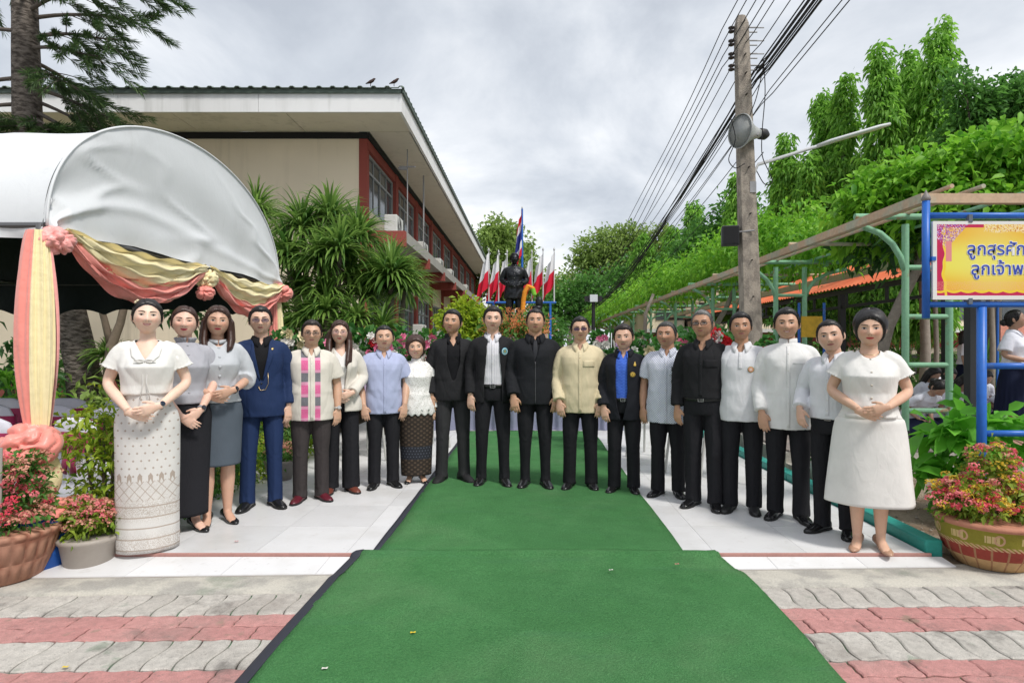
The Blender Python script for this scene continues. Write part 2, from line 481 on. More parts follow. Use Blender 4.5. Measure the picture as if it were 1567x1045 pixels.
# teal kerb on the right of the platform, soil behind it
def mat_teal():
    m = Mat('teal_paint', .5, .35); n = m.noise(7, 5); c = m.mix(n.smooth(.6, .72) * .6, (.03, .30, .25), (.28, .30, .27)); m.color(m.mul(c, m.noise(40, 3) * .4 + .8)); return m.m
TEAL = mat_teal()
for i in range(8):
    b = MB(); y0 = 4.02 + i * 1.1; b.bb(2.585, 2.70, y0, y0 + 1.092, -.14, .075); o = bevel(b.build('kerb', TEAL), .012, 2); struct(o)
def mat_soil():
    m = Mat('dry_soil', .95, .1); n = m.noise(2.5, 5); f = m.noise(45, 4)
    c = m.mix(n.smooth(.4, .65), (.20, .145, .10), (.30, .24, .18)); m.color(m.mul(c, f * .9 + .55)); m.bump(f + m.noise(12, 3), .9, .03); return m.m
G = [[(x, y, -.060 + .018 * math.sin(x * 4 + y * 2.2) * math.sin(y * 3.1) + .012 * rngn.rand()) for x in np.linspace(2.71, 7.5, 40)] for y in np.linspace(3.95, 7.1, 30)]
mb = MB(); mb.grid(G); struct(mb.build('soil', mat_soil(), None, True, True))
st = MB()
for i in range(500): st.ball((rngn.uniform(2.75, 5.0), rngn.uniform(4.0, 6.9), -.045), tuple(rngn.uniform(.004, .016, 3) * (1, 1, .6)), 6, 4)
stuff(tag(st.build('gravel', std('gravel_stone', (.30, .26, .22), .9, .3, 30), None, True), 'scattered small stones on the bare soil beside the kerb', 'gravel'))
# raised walk on the right
def mat_walk():
    m = Mat('walk_paving', .9, .15); x, y, z = m.xyz(); n = m.noise(3, 5)
    c = m.mix(n.smooth(.4, .6), (.30, .255, .23), (.25, .225, .21)); m.color(m.mul(c, m.noise(60, 3) * .5 + .75)); m.bump(m.noise(40, 3), .4, .01); return m.m
mb = MB(); mb.bb(2.9, 14.0, 6.98, 16.0, -.14, .145); mb.bb(2.9, 14.0, 6.80, 6.98, -.14, .03); walk = struct(mb.build('raised_walk', CONC))
wt = mat_walk(); sl = MB(); sl.bb(-.198, .198, -.198, .198, -.02, 0); slm = sl.mesh('slab'); slm.materials.append(wt)
for i in range(14):
    for j in range(12):
        o = bpy.data.objects.new('slab', slm); COL.objects.link(o); o.parent = walk; o.location = (3.15 + .4 * i, 7.2 + .4 * j, .17 + rng.uniform(-.003, .003))

# lawn on the left
def mat_lawn():
    m = Mat('lawn_soil', .95, .1); m.color(m.mul(m.mix(m.noise(1.5, 4).smooth(.4, .6), (.035, .085, .018), (.16, .14, .08)), m.noise(60, 3) * .8 + .6)); return m.m
mb = MB(); mb.grid([[(x, y, -.075 + .02 * math.sin(x * 2 + y) + .42 * float(sstep(np.array([y]), 7.0, 11.5)[0])) for x in np.linspace(-22, -3.02, 30)] for y in np.linspace(3.7, 14, 30)])
struct(mb.build('lawn', mat_lawn(), None, True, True))

# ---------------------------------------------------------------- green carpet
def mat_turf():
    m = Mat('green_turf', .95, .1); f = m.noise(170, 2); n = m.noise(1.6, 4); st = m.noise(5, 3)
    c = m.mix(n.smooth(.35, .65), (.105, .315, .105), (.13, .36, .13)); c = m.mix(f.smooth(.42, .62), c, (.070, .24, .080))
    c = m.mix(m.noise(330, 1).smooth(.58, .66) * .7, c, (.13, .34, .15)); x, y, z = m.xyz(); ln = m.noise(3.2, 3, vec=m.vec(x * .25, y * 2.2, z)); c = m.mix(ln.smooth(.56, .66) * .3, c, (.095, .27, .12)); c = m.mix(m.noise(.9, 5, rough=.65).smooth(.48, .68) * .34, c, (.20, .36, .17)); c = m.mix(m.noise(2.4, 5, rough=.7).smooth(.6, .75) * .3, c, (.06, .17, .06)); m.color(m.mul(c, (st * .35 + .82) * (m.noise(85, 3) * .55 + .80))); m.bump(f + m.noise(400, 1) + m.noise(85, 2), 1.0, .012); return m.m
TURF = mat_turf()
cp = empty('carpet_runner', (0, 4, 0)); tag(cp, 'long green artificial turf runner down the middle of the platform', 'carpet')
# upper piece
G = []
for y in np.linspace(4.0, 9.85, 50):
    G.append([(x + .006 * math.sin(y * 3), y - 4, .010 + .004 * math.sin(x * 3 + y * 5) * math.sin(y * 2.3) + .002 * rngn.rand()) for x in np.linspace(-.99, 1.0, 24)])
mb = MB(); mb.grid(G); solid(mb.build('turf', TURF, cp, True, True), .008, -1)
mb = MB(); mb.grid([[(x, y - 4, .006 + .002 * math.sin(y * 9)) for x in (-1.035, -1.01, -.985)] for y in np.linspace(4.0, 9.85, 40)]); solid(mb.build('edge_binding', std('black_binding', (.03, .033, .045), .7), cp, True, True), .004, -1)
c2 = empty('entrance_carpet', (0, 3, -.05)); tag(c2, 'wide green turf carpet over the ramp and the pavers', 'carpet')
def cz(x, y):
    yb = 3.69 + (x + 3.0) / 5.7 * .19
    base = -.05 if y < yb else -.05 + (y - yb) / (3.945 - yb) * .032 if y < 3.945 else -.018 + min(1, (y - 3.945) / .025) * .024
    return base + .012
ys = np.concatenate([np.linspace(1.2, 3.6, 40), np.linspace(3.62, 4.005, 40)])
def xlr(y):
    return -1.165 + .004 * math.sin(y * 4) + .07 * max(0, (y - 3.7) / .3), 1.30 + .012 * math.sin(y * 2.3) - .10 * max(0, (y - 3.75) / .25)
G = []
for y in ys:
    a, b = xlr(y); G.append([(a + (b - a) * t, y - 3, cz(a + (b - a) * t, y) + .05 + .004 * math.sin(t * 9 + y * 7) * math.sin(y * 3.1 + t * 2) + .003 * rngn.rand()) for t in np.linspace(0, 1, 40)])
mb = MB(); mb.grid(G); solid(mb.build('turf', TURF, c2, True, True), .009, -1)
mb = MB(); mb.grid([[(xlr(y)[0] + d, y - 3, cz(xlr(y)[0], y) + .05 + h) for d, h in ((-.055, -.009), (-.04, -.002), (.0, .004), (.01, .004))] for y in ys]); solid(mb.build('edge_binding', std('black_binding', 0), c2, True, True), .004, -1)
# fallen petals
pm = [std('petal_yellow', (.75, .55, .03), .7), std('petal_white', (.7, .68, .62), .7), std('petal_pink', (.6, .2, .2), .7)]
for i, (px, py, z, k, words) in enumerate([(632, 969, -.035, 0, 'tiny yellow fallen petal on the turf carpet near its bound edge'), (1036, 864, -.01, 2, 'tiny pink fallen petal on the carpet over the ramp'), (497, 1024, -.035, 1, 'tiny white fallen petal on the turf carpet'), (935, 873, -.02, 1, 'tiny white petal near the carpet fold'), (362, 829, .003, 2, 'tiny reddish petal on the white tiles beside the suited man'), (100, 1022, -.055, 0, 'tiny yellow petal on the wavy grey pavers')]):
    q = onz(px, py, z); b = MB(); b.grid([[(-.012, -.008, .002), (.0, -.010, .006), (.012, -.006, .003)], [(-.013, .006, .004), (0, .008, .001), (.012, .009, .005)]])
    o = b.build('petal', pm[k], None, True, True); o.location = q + Vector((0, 0, .004)); tag(o, words, 'petal')

# ================================================================ school building
YB, XB = 14.0, -3.72
bld = empty('school_building', (XB, YB, -.13)); tag(bld, 'long two-storey cream school building with red columns and deep white eaves', 'building')
def bpart(name, fn, mat, parent=None, smooth=False):
    b = MB(); fn(b)
    for V in b.v: V -= np.array((XB, YB, -.13))
    if parent is not None and parent is not bld: pass
    return b.build(name, mat, parent or bld, smooth)
def mat_wall(name, c1, c2):
    m = Mat(name, .85, .2); n = m.noise(.7, 5); x, y, z = m.xyz(); s = m.noise(3, 4, vec=m.vec(x * 1.0, y, z * .12))
    c = m.mix(s.smooth(.5, .72) * .55, c1, c2); c = m.mix(m.noise(.9, 6, rough=.7).smooth(.55, .75) * .35, c, c2); c = m.mix((m.noise(5, 4, vec=m.vec(x, y, z * .05)) + m.noise(.5, 3) * .6).smooth(.88, 1.1) * .35, c, (c2[0] * .6, c2[1] * .6, c2[2] * .58)); m.color(m.mul(c, n * .2 + .9)); m.bump(m.noise(60, 3), .15, .01); return m.m
CREAM = mat_wall('cream_wall', (.80, .69, .53), (.70, .60, .46)); REDP = mat_wall('red_brown_paint', (.30, .075, .060), (.20, .06, .05)); WHITE = mat_wall('white_fascia', (.80, .80, .80), (.66, .66, .65)); SOF = mat_wall('soffit_board', (.76, .71, .61), (.66, .62, .53))
YE = 47.5
bpart('end_wall', lambda b: b.bb(-24, XB - .192, YB, YB + .2, -.13, 6.26), CREAM)
bpart('side_wall', lambda b: b.bb(XB - .4, XB - .195, YB + .203, YE, -.13, 6.26), CREAM)
DGAP = std('dark_gap', (.02, .02, .02), .9)
bpart('vent_strip', lambda b: (b.bb(-24, XB + .0, YB - .03, YB - .002, 6.10, 6.24), b.bb(XB + .002, XB + .04, YB, YE, 6.10, 6.24)), DGAP)
ZS = 6.245; XO, YO = -2.72, 12.68
for i in range(9): bpart('soffit_panel', lambda b, i=i: b.bb(XB - .0 - 2.4 * (i + 1) + .008 + (1.0 if i == 0 else 1.0), XB - 2.4 * i - .008 + 1.0, YO + .05, YB - .05, ZS, ZS + .03), SOF)
for i in range(15): bpart('soffit_panel', lambda b, i=i: b.bb(XB + .06, XO - .05, YB - .03 + 2.3 * i + .008, YB - .03 + 2.3 * (i + 1) - .008, ZS, ZS + .03), SOF)
for i in range(8): bpart('fascia_board', lambda b, i=i: b.bb(XO - 2.9 * (i + 1) + .004, XO - 2.9 * i - (.004 if i else 0), YO, YO + .06, ZS - .04, 6.64), WHITE)
for i in range(12): bpart('fascia_board', lambda b, i=i: b.bb(XO + .002, XO + .06, YO + 2.9 * i + (.004 if i else -.002), YO + 2.9 * (i + 1) - .004, ZS - .04, 6.64), WHITE)
def mat_roof():
    m = Mat('green_roof_sheet', .6, .4); m.color(m.mul(m.mix(m.noise(1.2, 4).smooth(.4, .7), (.13, .18, .145), (.18, .22, .18)), m.noise(20, 3) * .3 + .85)); return m.m
ROOFM = mat_roof()
def roof_front(b):
    for k in range(75):
        x0 = XO + .12 - k * .28
        b.grid([[(x0 - .28 * t, YO - .10 + d, 6.66 + d * .2 + h) for t, h in ((0, 0), (.12, .032), (.3, .032), (.42, 0), (1, 0))] for d in (0, max(.05, min(7, k * .28)))])
def roof_side(b):
    for k in range(125):
        y0 = YO - .12 + k * .28
        b.grid([[(XO + .12 - d, y0 + .28 * t, 6.66 + d * .2 + h) for t, h in ((0, 0), (.12, .032), (.3, .032), (.42, 0), (1, 0))] for d in (0, max(.05, min(7, k * .28)))])
rf = bpart('roof', roof_front, ROOFM); solid(rf, .012, -1); r2 = bpart('roof', roof_side, ROOFM); solid(r2, .012, -1)
bpart('eave_trim', lambda b: (b.bb(-24, XO + .08, YO - .05, YO - .002, 6.58, 6.66), b.bb(XO + .062, XO + .11, YO - .05, YE, 6.58, 6.66)), std('dark_eave', (.09, .12, .10), .6))
# bays of the long side
GLASS = Mat('window_glass', .08, .6); GLASS.color(GLASS.mul(GLASS.mix(GLASS.noise(.8, 2).smooth(.4, .6), (.035, .042, .048), (.10, .115, .125)), 1.0)); GLASS = GLASS.m
FRAME = std('grey_window_frame', (.30, .31, .31), .5)
NB = 11
for k in range(NB + 1):
    y = YB + 3.0 * k
    bpart('column', lambda b: b.bb(XB - .19, XB + .0 + (.03 if k else .0), y - (.01 if k == 0 else .14), y + .16, -.13, 6.10), REDP)
bpart('beam', lambda b: b.bb(XB - .19, XB + .012, YB + .02, YE, 5.88, 6.09), REDP)
for k in range(NB):
    y0 = YB + 3.0 * k + .17; y1 = YB + 3.0 * (k + 1) - .15
    for (z0, z1, zt) in ((4.55, 5.87, 5.45), (1.15, 3.0, 2.5)):
        w = bpart('window', lambda b: (b.bb(XB - .14, XB - .06, y0, y1, z0, z0 + .06), b.bb(XB - .14, XB - .06, y0, y1, z1 - .06, z1), b.bb(XB - .13, XB - .065, y0 + .05, y1 - .05, zt - .025, zt + .025), b.bb(XB - .14, XB - .06, y0, y0 + .05, z0 + .06, z1 - .06), b.bb(XB - .14, XB - .06, y1 - .05, y1, z0 + .06, z1 - .06)), FRAME)
        n = 4
        for i in range(n):
            a, c = y0 + .05 + (y1 - y0 - .1) * i / n, y0 + .05 + (y1 - y0 - .1) * (i + 1) / n
            if k < 6 or i % 2 == 0: bpart('pane', lambda b: b.bb(XB - .105 - .01 * (i % 2), XB - .095 - .01 * (i % 2), a + .015, c - .015, z0 + .06, zt - .025), GLASS, w)
            bpart('mullion', lambda b: b.bb(XB - .12, XB - .075, c - .02, c + .02, z0 + .06, z1 - .06), FRAME, w) if i < n - 1 else None
        bpart('pane', lambda b: b.bb(XB - .105, XB - .095, y0 + .05, y1 - .05, zt + .025, z1 - .06), GLASS, w)
    bpart('spandrel', lambda b: b.bb(XB - .18, XB - .05, y0, y1, 3.0, 4.55), CREAM); bpart('spandrel', lambda b: b.bb(XB - .18, XB - .05, y0, y1, -.13, 1.15), CREAM)
LEDGE = mat_wall('ledge_concrete', (.36, .35, .32), (.22, .21, .19))
bpart('ledge', lambda b: b.bb(XB - .0, -2.86, YB - .03, YE, 3.80, 3.93), LEDGE); bpart('ledge_trim', lambda b: b.bb(-2.858, -2.83, YB - .03, YE, 3.74, 3.99), LEDGE)
for k in range(NB + 1):
    y = YB + 3.0 * k
    bpart('bracket', lambda b: b.bb(XB + .032, -2.75 if k == 0 else -2.80, y - .04, y + .14, 3.52 if k else 3.60, 3.795 if k else 3.96), REDP) if k else bpart('bracket', lambda b: b.bb(XB + .005, -2.82, y - .20, y - .035, 3.62, 3.97), REDP)
# air conditioners on the ledge
def ac_unit(x, y, z, label, s=1.0):
    t = empty('air_conditioner', (x, y, z)); tag(t, label, 'air conditioner', 'air conditioners on the building ledges')
    b = MB(); b.bb(-.15, .15, -.36, .36, 0.04, .50); bevel(b.build('casing', std('ac_casing', (.60, .60, .57), .5), t), .02)
    b = MB()
    for i in range(6): b.lathe([(.06 + .035 * i, 0), (.066 + .035 * i, .006)], 24, cap=False)
    o = b.build('fan_grille', std('ac_grille', (.12, .12, .12), .5), t); o.rotation_euler = (0, R(90), 0); o.location = (.152, -.08, .27); o.scale = (.85, .85, 1)
    b = MB(); b.bb(-.15, .15, -.36, -.30, 0, .04); b.bb(-.15, .15, .30, .36, 0, .04); b.build('foot', std('ac_foot', (.1, .1, .1), .7), t)
    return t
acw = ['nearest the end wall', 'on the second bay', 'on the third bay', 'on the fourth bay', 'on the sixth bay', 'on the eighth bay']
for i, (k, dy) in enumerate([(0, .6), (1, 1.2), (2, 1.5), (3, 1.4), (5, 1.2), (7, 1.4)]): ac_unit(-3.25, YB + 3 * k + dy, 3.935, 'beige outdoor air conditioner on the upper ledge ' + ['beside the cream end wall', 'of the second window bay', 'of the third window bay', 'of the fourth window bay', 'of the sixth window bay', 'of the eighth window bay'][i])
for i, y in enumerate((18.8, 23.2)): 
    b_ = ac_unit(-3.40, y, 1.55, ['beige air conditioner on a wall bracket behind the dracaena', 'beige air conditioner on a wall bracket beside the yellow-green shrub'][i])
    q = MB(); q.bb(-.31, .25, -.45, -.41, -.04, 0); q.bb(-.31, .25, .41, .45, -.04, 0); q.build('wall_bracket', std('ac_foot', 0), b_)
for i, (y, h) in enumerate([(15.2, 2.6), (17.5, 2.9)]):
    t = empty('antenna_mast', (-3.05, y, 3.93)); tag(t, ['thin aerial mast beside the first upper window', 'tall thin aerial mast beside the second upper window'][i], 'antenna', 'aerial masts on the ledge')
    b = MB(); b.sweep([(0, 0, 0), (0, 0, h)], .014, 8); b.build('mast', std('galvanised', (.32, .32, .33), .5), t)
    b = MB()
    if i == 0: b.bb(-.2, .2, -.02, .02, h * .72, h * .72 + .03); b.bb(-.22, -.02, -.03, .03, h * .72 - .06, h * .72)
    else: b.sweep([(0, 0, h * .3), (0, 0, h * .95)], .022, 8)
    b.build('aerial', std('galvanised', 0), t)
# two birds on the roof
for i, (px, lab) in enumerate([(567, 'small dark bird on the roof edge, further from the roof corner'), (603, 'small dark bird on the roof edge beside the roof corner')]):
    c = at(px, 134, YO - .08); t = empty('bird', (c.x, c.y, 6.70)); tag(t, lab, 'bird', 'birds on the roof edge')
    b = MB(); b.sweep([(-.10, 0, .05), (-.05, 0, .07), (.0, 0, .09), (.05, 0, .12), (.07, 0, .145), (.085, 0, .15), (.11, 0, .148)], [.008, .02, .035, .030, .022, .018, .002], 10, (0, 1, 0)); b.sweep([(0, .012, 0), (0, .012, .06)], .004, 6); b.sweep([(0, -.012, 0), (0, -.012, .06)], .004, 6); b.build('body', std('bird_feathers', (.06, .035, .03), .8), t, True)
# annex far left
an = empty('school_annex', (-17.2, 20, -.13)); tag(an, 'pink and white school block with green roof beyond the lawn', 'building')
def apart(name, mat, *bx):
    b = MB()
    for q in bx: b.bb(*q)
    return b.build(name, mat, an)
apart('wall', mat_wall('pink_wall', (.50, .30, .27), (.4, .25, .22)), (-6, 2.2, 0, 6, .13, 2.3)); apart('balcony_wall', mat_wall('pale_wall', (.55, .45, .42), (.45, .4, .36)), (-6, 2.25, -.5, -.3, 1.2, 1.9)); apart('floor_beam', REDP, (-6, 2.25, -.6, 0, .95, 1.19))
for i in range(4): apart('column', REDP, (-5.6 + 2.5 * i, -5.45 + 2.5 * i + .1, -.29, -.1, .13, 3.0))
apart('roof', std('teal_roof', (.05, .20, .15), .5), (-6.5, 2.8, -1.2, 6.5, 2.75, 2.95))
# red picket wall behind the lawn
lw = MB(); lw.bb(-11, -4.6, 12.3, 12.5, -.13, .72); tag(lw.build('low_wall', mat_wall('faded_red_wall', (.36, .11, .085), (.2, .12, .09))), 'low faded red garden wall behind the lawn under the tent', 'wall')
# building behind the students on the right
rb = empty('cream_hall', (16, 27, -.13)); tag(rb, 'cream building with red band behind the students and palms', 'building')
for name, mat, q in (('wall', CREAM, (-11, 12, 0, 6, 0, 4.2)), ('red_band', REDP, (-11, 12, -.05, -.002, 1.5, 2.15)), ('upper_ledge', WHITE, (-11, 12, -.5, -.052, 2.15, 2.3)), ('dark_opening', std('dark_opening', (.03, .03, .03), .8), (-10, 11, -.03, -.004, .3, 1.2))):
    b = MB(); b.bb(*q); b.build(name, mat, rb)
for i in range(12):
    b = MB(); b.bb(-10.5 + 1.9 * i, -9.2 + 1.9 * i, -.04, -.004, 2.7, 3.6); b.build('window', GLASS, rb)
# long teal roof beyond the pergola
tr = empty('covered_walkway', (5.4, 34, .1)); tag(tr, 'long pavilion with pale teal corrugated roof at the end of the grounds', 'pavilion')
def mat_teal_roof():
    m = Mat('pale_teal_sheet', .45, .4); m.color(m.mul(m.mix(m.noise(.4, 4).smooth(.35, .65), (.20, .40, .38), (.32, .50, .50)), m.noise(3, 3) * .2 + .9)); return m.m
b = MB(); TR = mat_teal_roof()
for k in range(170):
    y0 = .33 * k
    b.grid([[(-2.1 * s_, y0 + .33 * t, 2.45 + 2.0 * (1 - s_) * (1 - .25 * s_) + h) for t, h in ((0, 0), (.15, .05), (.4, .05), (.55, 0), (1, 0))] for s_ in (0, .5, 1)])
b.build('roof', TR, tr, False, True)
b = MB(); b.bb(-2.1, -2.0, 0, 56, 2.2, 2.42); b.build('eave_beam', std('pale_trim', (.5, .48, .42), .7), tr)
for i in range(8):
    b = MB(); b.bb(-2.0, -1.85, .2 + 7.8 * i, .35 + 7.8 * i, -.2, 2.4); b.build('post', std('pale_trim', 0), tr)
# ================================================================ plants
def leaf_mat(name, dark, light, rough=.5, trans=.42):
    if name in MATS: return MATS[name]
    m = Mat(name, rough, .35); a = E(m.nt, m.attr('tone', 'Fac'))
    c = m.mix(a, dark, light); m.color(m.mul(c, m.noise(25, 2) * .3 + .85))
    tr = m.nt.nodes.new('ShaderNodeBsdfTranslucent'); m.nt.links.new(m.mul(c, 1.25), tr.inputs[0])
    mx_ = m.nt.nodes.new('ShaderNodeMixShader'); mx_.inputs[0].default_value = trans
    out = m.nt.nodes['Material Output']; m.nt.links.new(m.b.outputs[0], mx_.inputs[1]); m.nt.links.new(tr.outputs[0], mx_.inputs[2]); m.nt.links.new(mx_.outputs[0], out.inputs[0])
    MATS[name] = m.m; return m.m
BARK = std('grey_bark', (.16, .13, .105), .95, .35, 12, .8, 40, bdist=.03)
NR = np.random.RandomState(11)
def leaf_cloud(P, D, L, Wd, tone, fold=.25, droop=.25, rs=None, fine=False, lite=False):
    """P base points, D unit leaf directions, L lengths -> mesh of folded leaves (6 vertices, 4 triangles each)"""
    rs = rs or NR; n = len(P); up = rs.normal(size=(n, 3)) * .6 + np.array((0, 0, 1.0))
    S = np.cross(D, up); S /= np.linalg.norm(S, axis=1)[:, None] + 1e-9; N = np.cross(S, D)
    L = np.broadcast_to(L, (n,))[:, None]; Wd = np.broadcast_to(Wd, (n,))[:, None]
    b = P; mid = P + D * L * .5 - N * 0; tip = P + D * L + np.array((0, 0, -1.0)) * L * droop
    l = mid + S * Wd * .5 + N * Wd * fold; r_ = mid - S * Wd * .5 + N * Wd * fold
    K = 5
    if fine:      # rounder blade bending along its length
        dz = np.array((0, 0, -1.0)) * L * droop
        m1 = P + D * L * .30 + dz * .06; m2 = P + D * L * .68 + dz * .40; h = Wd * .5; f_ = N * Wd * fold * .6
        V = np.stack([P, m1 + S * h * .92 + f_, m2 + S * h * .80 + f_, tip, m2 - S * h * .80 + f_, m1 - S * h * .92 + f_, m1, m2], 1).reshape(-1, 3); K = 8
        tri = [(0, 1, 6), (1, 2, 7), (1, 7, 6), (2, 3, 7), (3, 4, 7), (4, 5, 6), (4, 6, 7), (5, 0, 6)]
    elif lite: V = np.stack([b, l, tip, r_], 1).reshape(-1, 3); tri = [(0, 1, 2), (0, 2, 3)]; K = 4
    else:
        V = np.stack([b, l, tip, r_, mid], 1).reshape(-1, 3); tri = [(0, 1, 4), (1, 2, 4), (2, 3, 4), (3, 0, 4)]
    o = np.arange(n)[:, None] * K
    F = np.concatenate([o + np.array([t_]) for t_ in tri], 0)
    me = bpy.data.meshes.new('leaves'); me.vertices.add(len(V)); me.vertices.foreach_set('co', V.astype(np.float32).ravel())
    nf = len(F); me.loops.add(nf * 3); me.loops.foreach_set('vertex_index', F.astype(np.int32).ravel()); me.polygons.add(nf)
    me.polygons.foreach_set('loop_start', np.arange(0, nf * 3, 3, dtype=np.int32)); me.update(calc_edges=True)
    a = me.attributes.new('tone', 'FLOAT', 'POINT'); a.data.foreach_set('value', np.repeat(np.clip(tone, 0, 1), K).astype(np.float32))
    if fine: me.shade_smooth()
    me.validate(); return me
def unit(v): return v / (np.linalg.norm(v, axis=1)[:, None] + 1e-9)
def blob_points(balls, n, shell=.55, rs=None):
    """points in a union of ellipsoids (cx,cy,cz,rx,ry,rz), denser near the surface, with outward directions"""
    rs = rs or NR; B = np.array(balls, float); w = (B[:, 3] * B[:, 4] * B[:, 5]) ** (2 / 3); w /= w.sum()
    k = rs.choice(len(B), n, p=w); d = unit(rs.normal(size=(n, 3))); r = rs.rand(n) ** (1 / 3) * (1 - shell) + shell * rs.uniform(.75, 1.06, n)
    lump = 1 + .18 * np.sin(d[:, 0] * 7 + k) * np.sin(d[:, 1] * 6 + 2 * k) + .12 * np.sin(d[:, 2] * 11 + k)
    P = B[k, :3] + d * B[k, 3:] * (r * lump)[:, None]; return P, d, k
def clumped(balls, n, per=14, spread=.12, rs=None, shell=.55):
    """leaves gathered in sprigs"""
    rs = rs or NR; m = max(1, n // per); C, d, k = blob_points(balls, m, shell, rs)
    P = np.repeat(C, per, 0) + rs.normal(size=(m * per, 3)) * spread; D = unit(np.repeat(d, per, 0) * .8 + rs.normal(size=(m * per, 3)) * .75 + np.array((0, 0, .15)))
    tone = np.repeat(rs.rand(m), per) * .55 + rs.rand(m * per) * .45
    return P, D, tone
def plant(name, label, cat, loc, group=None):
    t = empty(name, loc); tag(t, label, cat, group); return t
def crown(parent, balls, n, L, Wd, mat, per=14, spread=.12, droop=.25, name='crown', shell=.55, down=0.0, rs=None, fine=False, lite=False):
    P, D, tone = clumped(balls, n, per, spread, rs, shell)
    if down: D = unit(D + np.array((0, 0, -down)))
    Ls = L * (.7 + .6 * (rs or NR).rand(len(P)))
    me = leaf_cloud(P, D, Ls, Ls * Wd / L, tone, droop=droop, rs=rs, fine=fine, lite=lite); o = obj(name, me, mat, parent); stuff(o); return o
def trunk_mesh(parent, paths, mat=BARK, name='trunk', n=10):
    b = MB()
    for pts, rad in paths:
        pts = np.array(pts, float); b.sweep(pts, rad, n, (1, 0, .1))
    return b.build(name, mat, parent, True)

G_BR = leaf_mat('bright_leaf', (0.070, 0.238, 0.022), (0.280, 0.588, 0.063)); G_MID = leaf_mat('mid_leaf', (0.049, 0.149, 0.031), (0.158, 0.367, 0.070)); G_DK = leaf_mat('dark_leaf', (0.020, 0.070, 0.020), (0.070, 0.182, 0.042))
G_YL = leaf_mat('yellow_green_leaf', (0.140, 0.280, 0.017), (0.532, 0.620, 0.056)); G_OL = leaf_mat('olive_leaf', (0.137, 0.227, 0.057), (0.386, 0.524, 0.137)); G_ASH = leaf_mat('ashoka_leaf', (0.093, 0.251, 0.038), (0.362, 0.679, 0.095))

# ---- leaning pine behind the tent
pb = Vector((-7.45, 10.4, .25)); pine = plant('pine_tree', 'tall leaning pine with drooping tufted branches behind the white tent', 'tree', pb)
tp = [(0, 0, -.2)] + [tuple(at(x, y, 10.4) - pb) for x, y in ((126, 560), (108, 480), (76, 350), (50, 240), (42, 180), (40, 90), (38, 0), (37, -120), (36, -260))]
def mat_pinebark():
    m = Mat('pine_bark', .95, .15); x, y, z = m.xyz(); v = m.noise(9, 5, vec=m.vec(x * 1.0, y, z * 2.5))
    m.color(m.mix(v.smooth(.35, .65), (.07, .058, .05), (.21, .18, .155))); m.bump(v, 1.0, .06); return m.m
trunk_mesh(pine, [(tp, [.30, .25, .235, .225, .215, .21, .20, .18, .15, .1])], mat_pinebark(), n=16)
rs = np.random.RandomState(5); bp, nP, nD, nT, nL = [], [], [], [], []
def needle_branch(o, d, L, droop):
    pts = []; q = np.array(o, float); d = np.array(d, float); n = 9
    for i in range(n + 1):
        pts.append(q.copy()); t = i / n; dd = d.copy(); dd[2] += -droop * t * 1.6 + (1.1 * droop * max(0, t - .65) * 3); dd /= np.linalg.norm(dd); q = q + dd * L / n
    return pts
def tufts(pts, dens=26, nl=.15):
    for i in range(2, len(pts)):
        a, b = pts[i - 1], pts[i]
        for j in range(dens):
            f = rs.rand(); p_ = a * (1 - f) + b * f; ax = (b - a) / np.linalg.norm(b - a); r_ = rs.normal(size=3); r_ -= ax * r_.dot(ax); r_ /= np.linalg.norm(r_)
            nP.append(p_); nD.append(ax * .85 + r_ * .55 + np.array((0, 0, .12))); nT.append(rs.rand()); nL.append(nl * (.6 + .7 * rs.rand()))
for (px, py), (dx, dy, dz), L, dr in [((40, 60), (1, -.2, .10), 2.3, .35), ((40, 20), (1, -.4, .25), 2.6, .45), ((42, 110), (.9, -.5, -.1), 1.7, .45), ((40, 150), (.8, .2, -.25), 1.8, .3), ((44, 180), (.9, -.5, -.35), 2.0, .25), ((44, 200), (.7, -.3, -.1), 1.1, .3), ((40, 50), (-1, -.3, .05), 1.8, .4), ((40, 120), (-1, -.2, -.1), 1.8, .4), ((42, 160), (-.9, -.4, -.15), 1.6, .3), ((40, 0), (.5, -.9, .15), 1.8, .5), ((40, -30), (1, .1, .2), 3.0, .45), ((40, -60), (-.8, .4, .1), 2.2, .4), ((40, -70), (.9, -.5, .15), 2.9, .6), ((40, 90), (.3, 1, 0), 1.8, .4), ((40, -100), (1, .3, .1), 2.6, .5), ((46, 212), (.5, -.6, .2), .8, .3), ((44, 190), (-.6, -.6, 0), .9, .3), ((40, 30), (.9, .3, .35), 2.4, .35), ((40, 75), (.95, -.3, -.05), 2.1, .3), ((40, -20), (.8, -.6, .3), 2.5, .4), ((40, 130), (1, .1, -.3), 2.1, .15), ((42, 165), (.9, -.1, -.45), 2.3, .1)]:
    o = np.array(at(px, py, 10.4) - pb); m_ = needle_branch(o, np.array((dx, dy, dz)) / np.linalg.norm((dx, dy, dz)), L * .80, dr); bp.append((m_, [.035 * (1 - i / 11) + .004 for i in range(len(m_))])); tufts(m_[3:], 40)
    for i in range(3, len(m_) - 1):
        for s in (-1, 1):
            if rs.rand() < .95:
                ax = m_[i + 1] - m_[i]; sd_ = np.cross(ax, (0, 0, 1.0)); sd_ /= np.linalg.norm(sd_) + 1e-6; d2 = ax / np.linalg.norm(ax) * .8 + sd_ * s * .7 + np.array((0, 0, rs.uniform(-.45, .25)))
                tw = needle_branch(m_[i], d2 / np.linalg.norm(d2), rs.uniform(.4, .95), .35); bp.append((tw[::2], [.010, .008, .007, .006, .004])); tufts(tw[2:], 22)
trunk_mesh(pine, bp, std('pine_twig', (.12, .10, .085), .9), 'branch', 6)
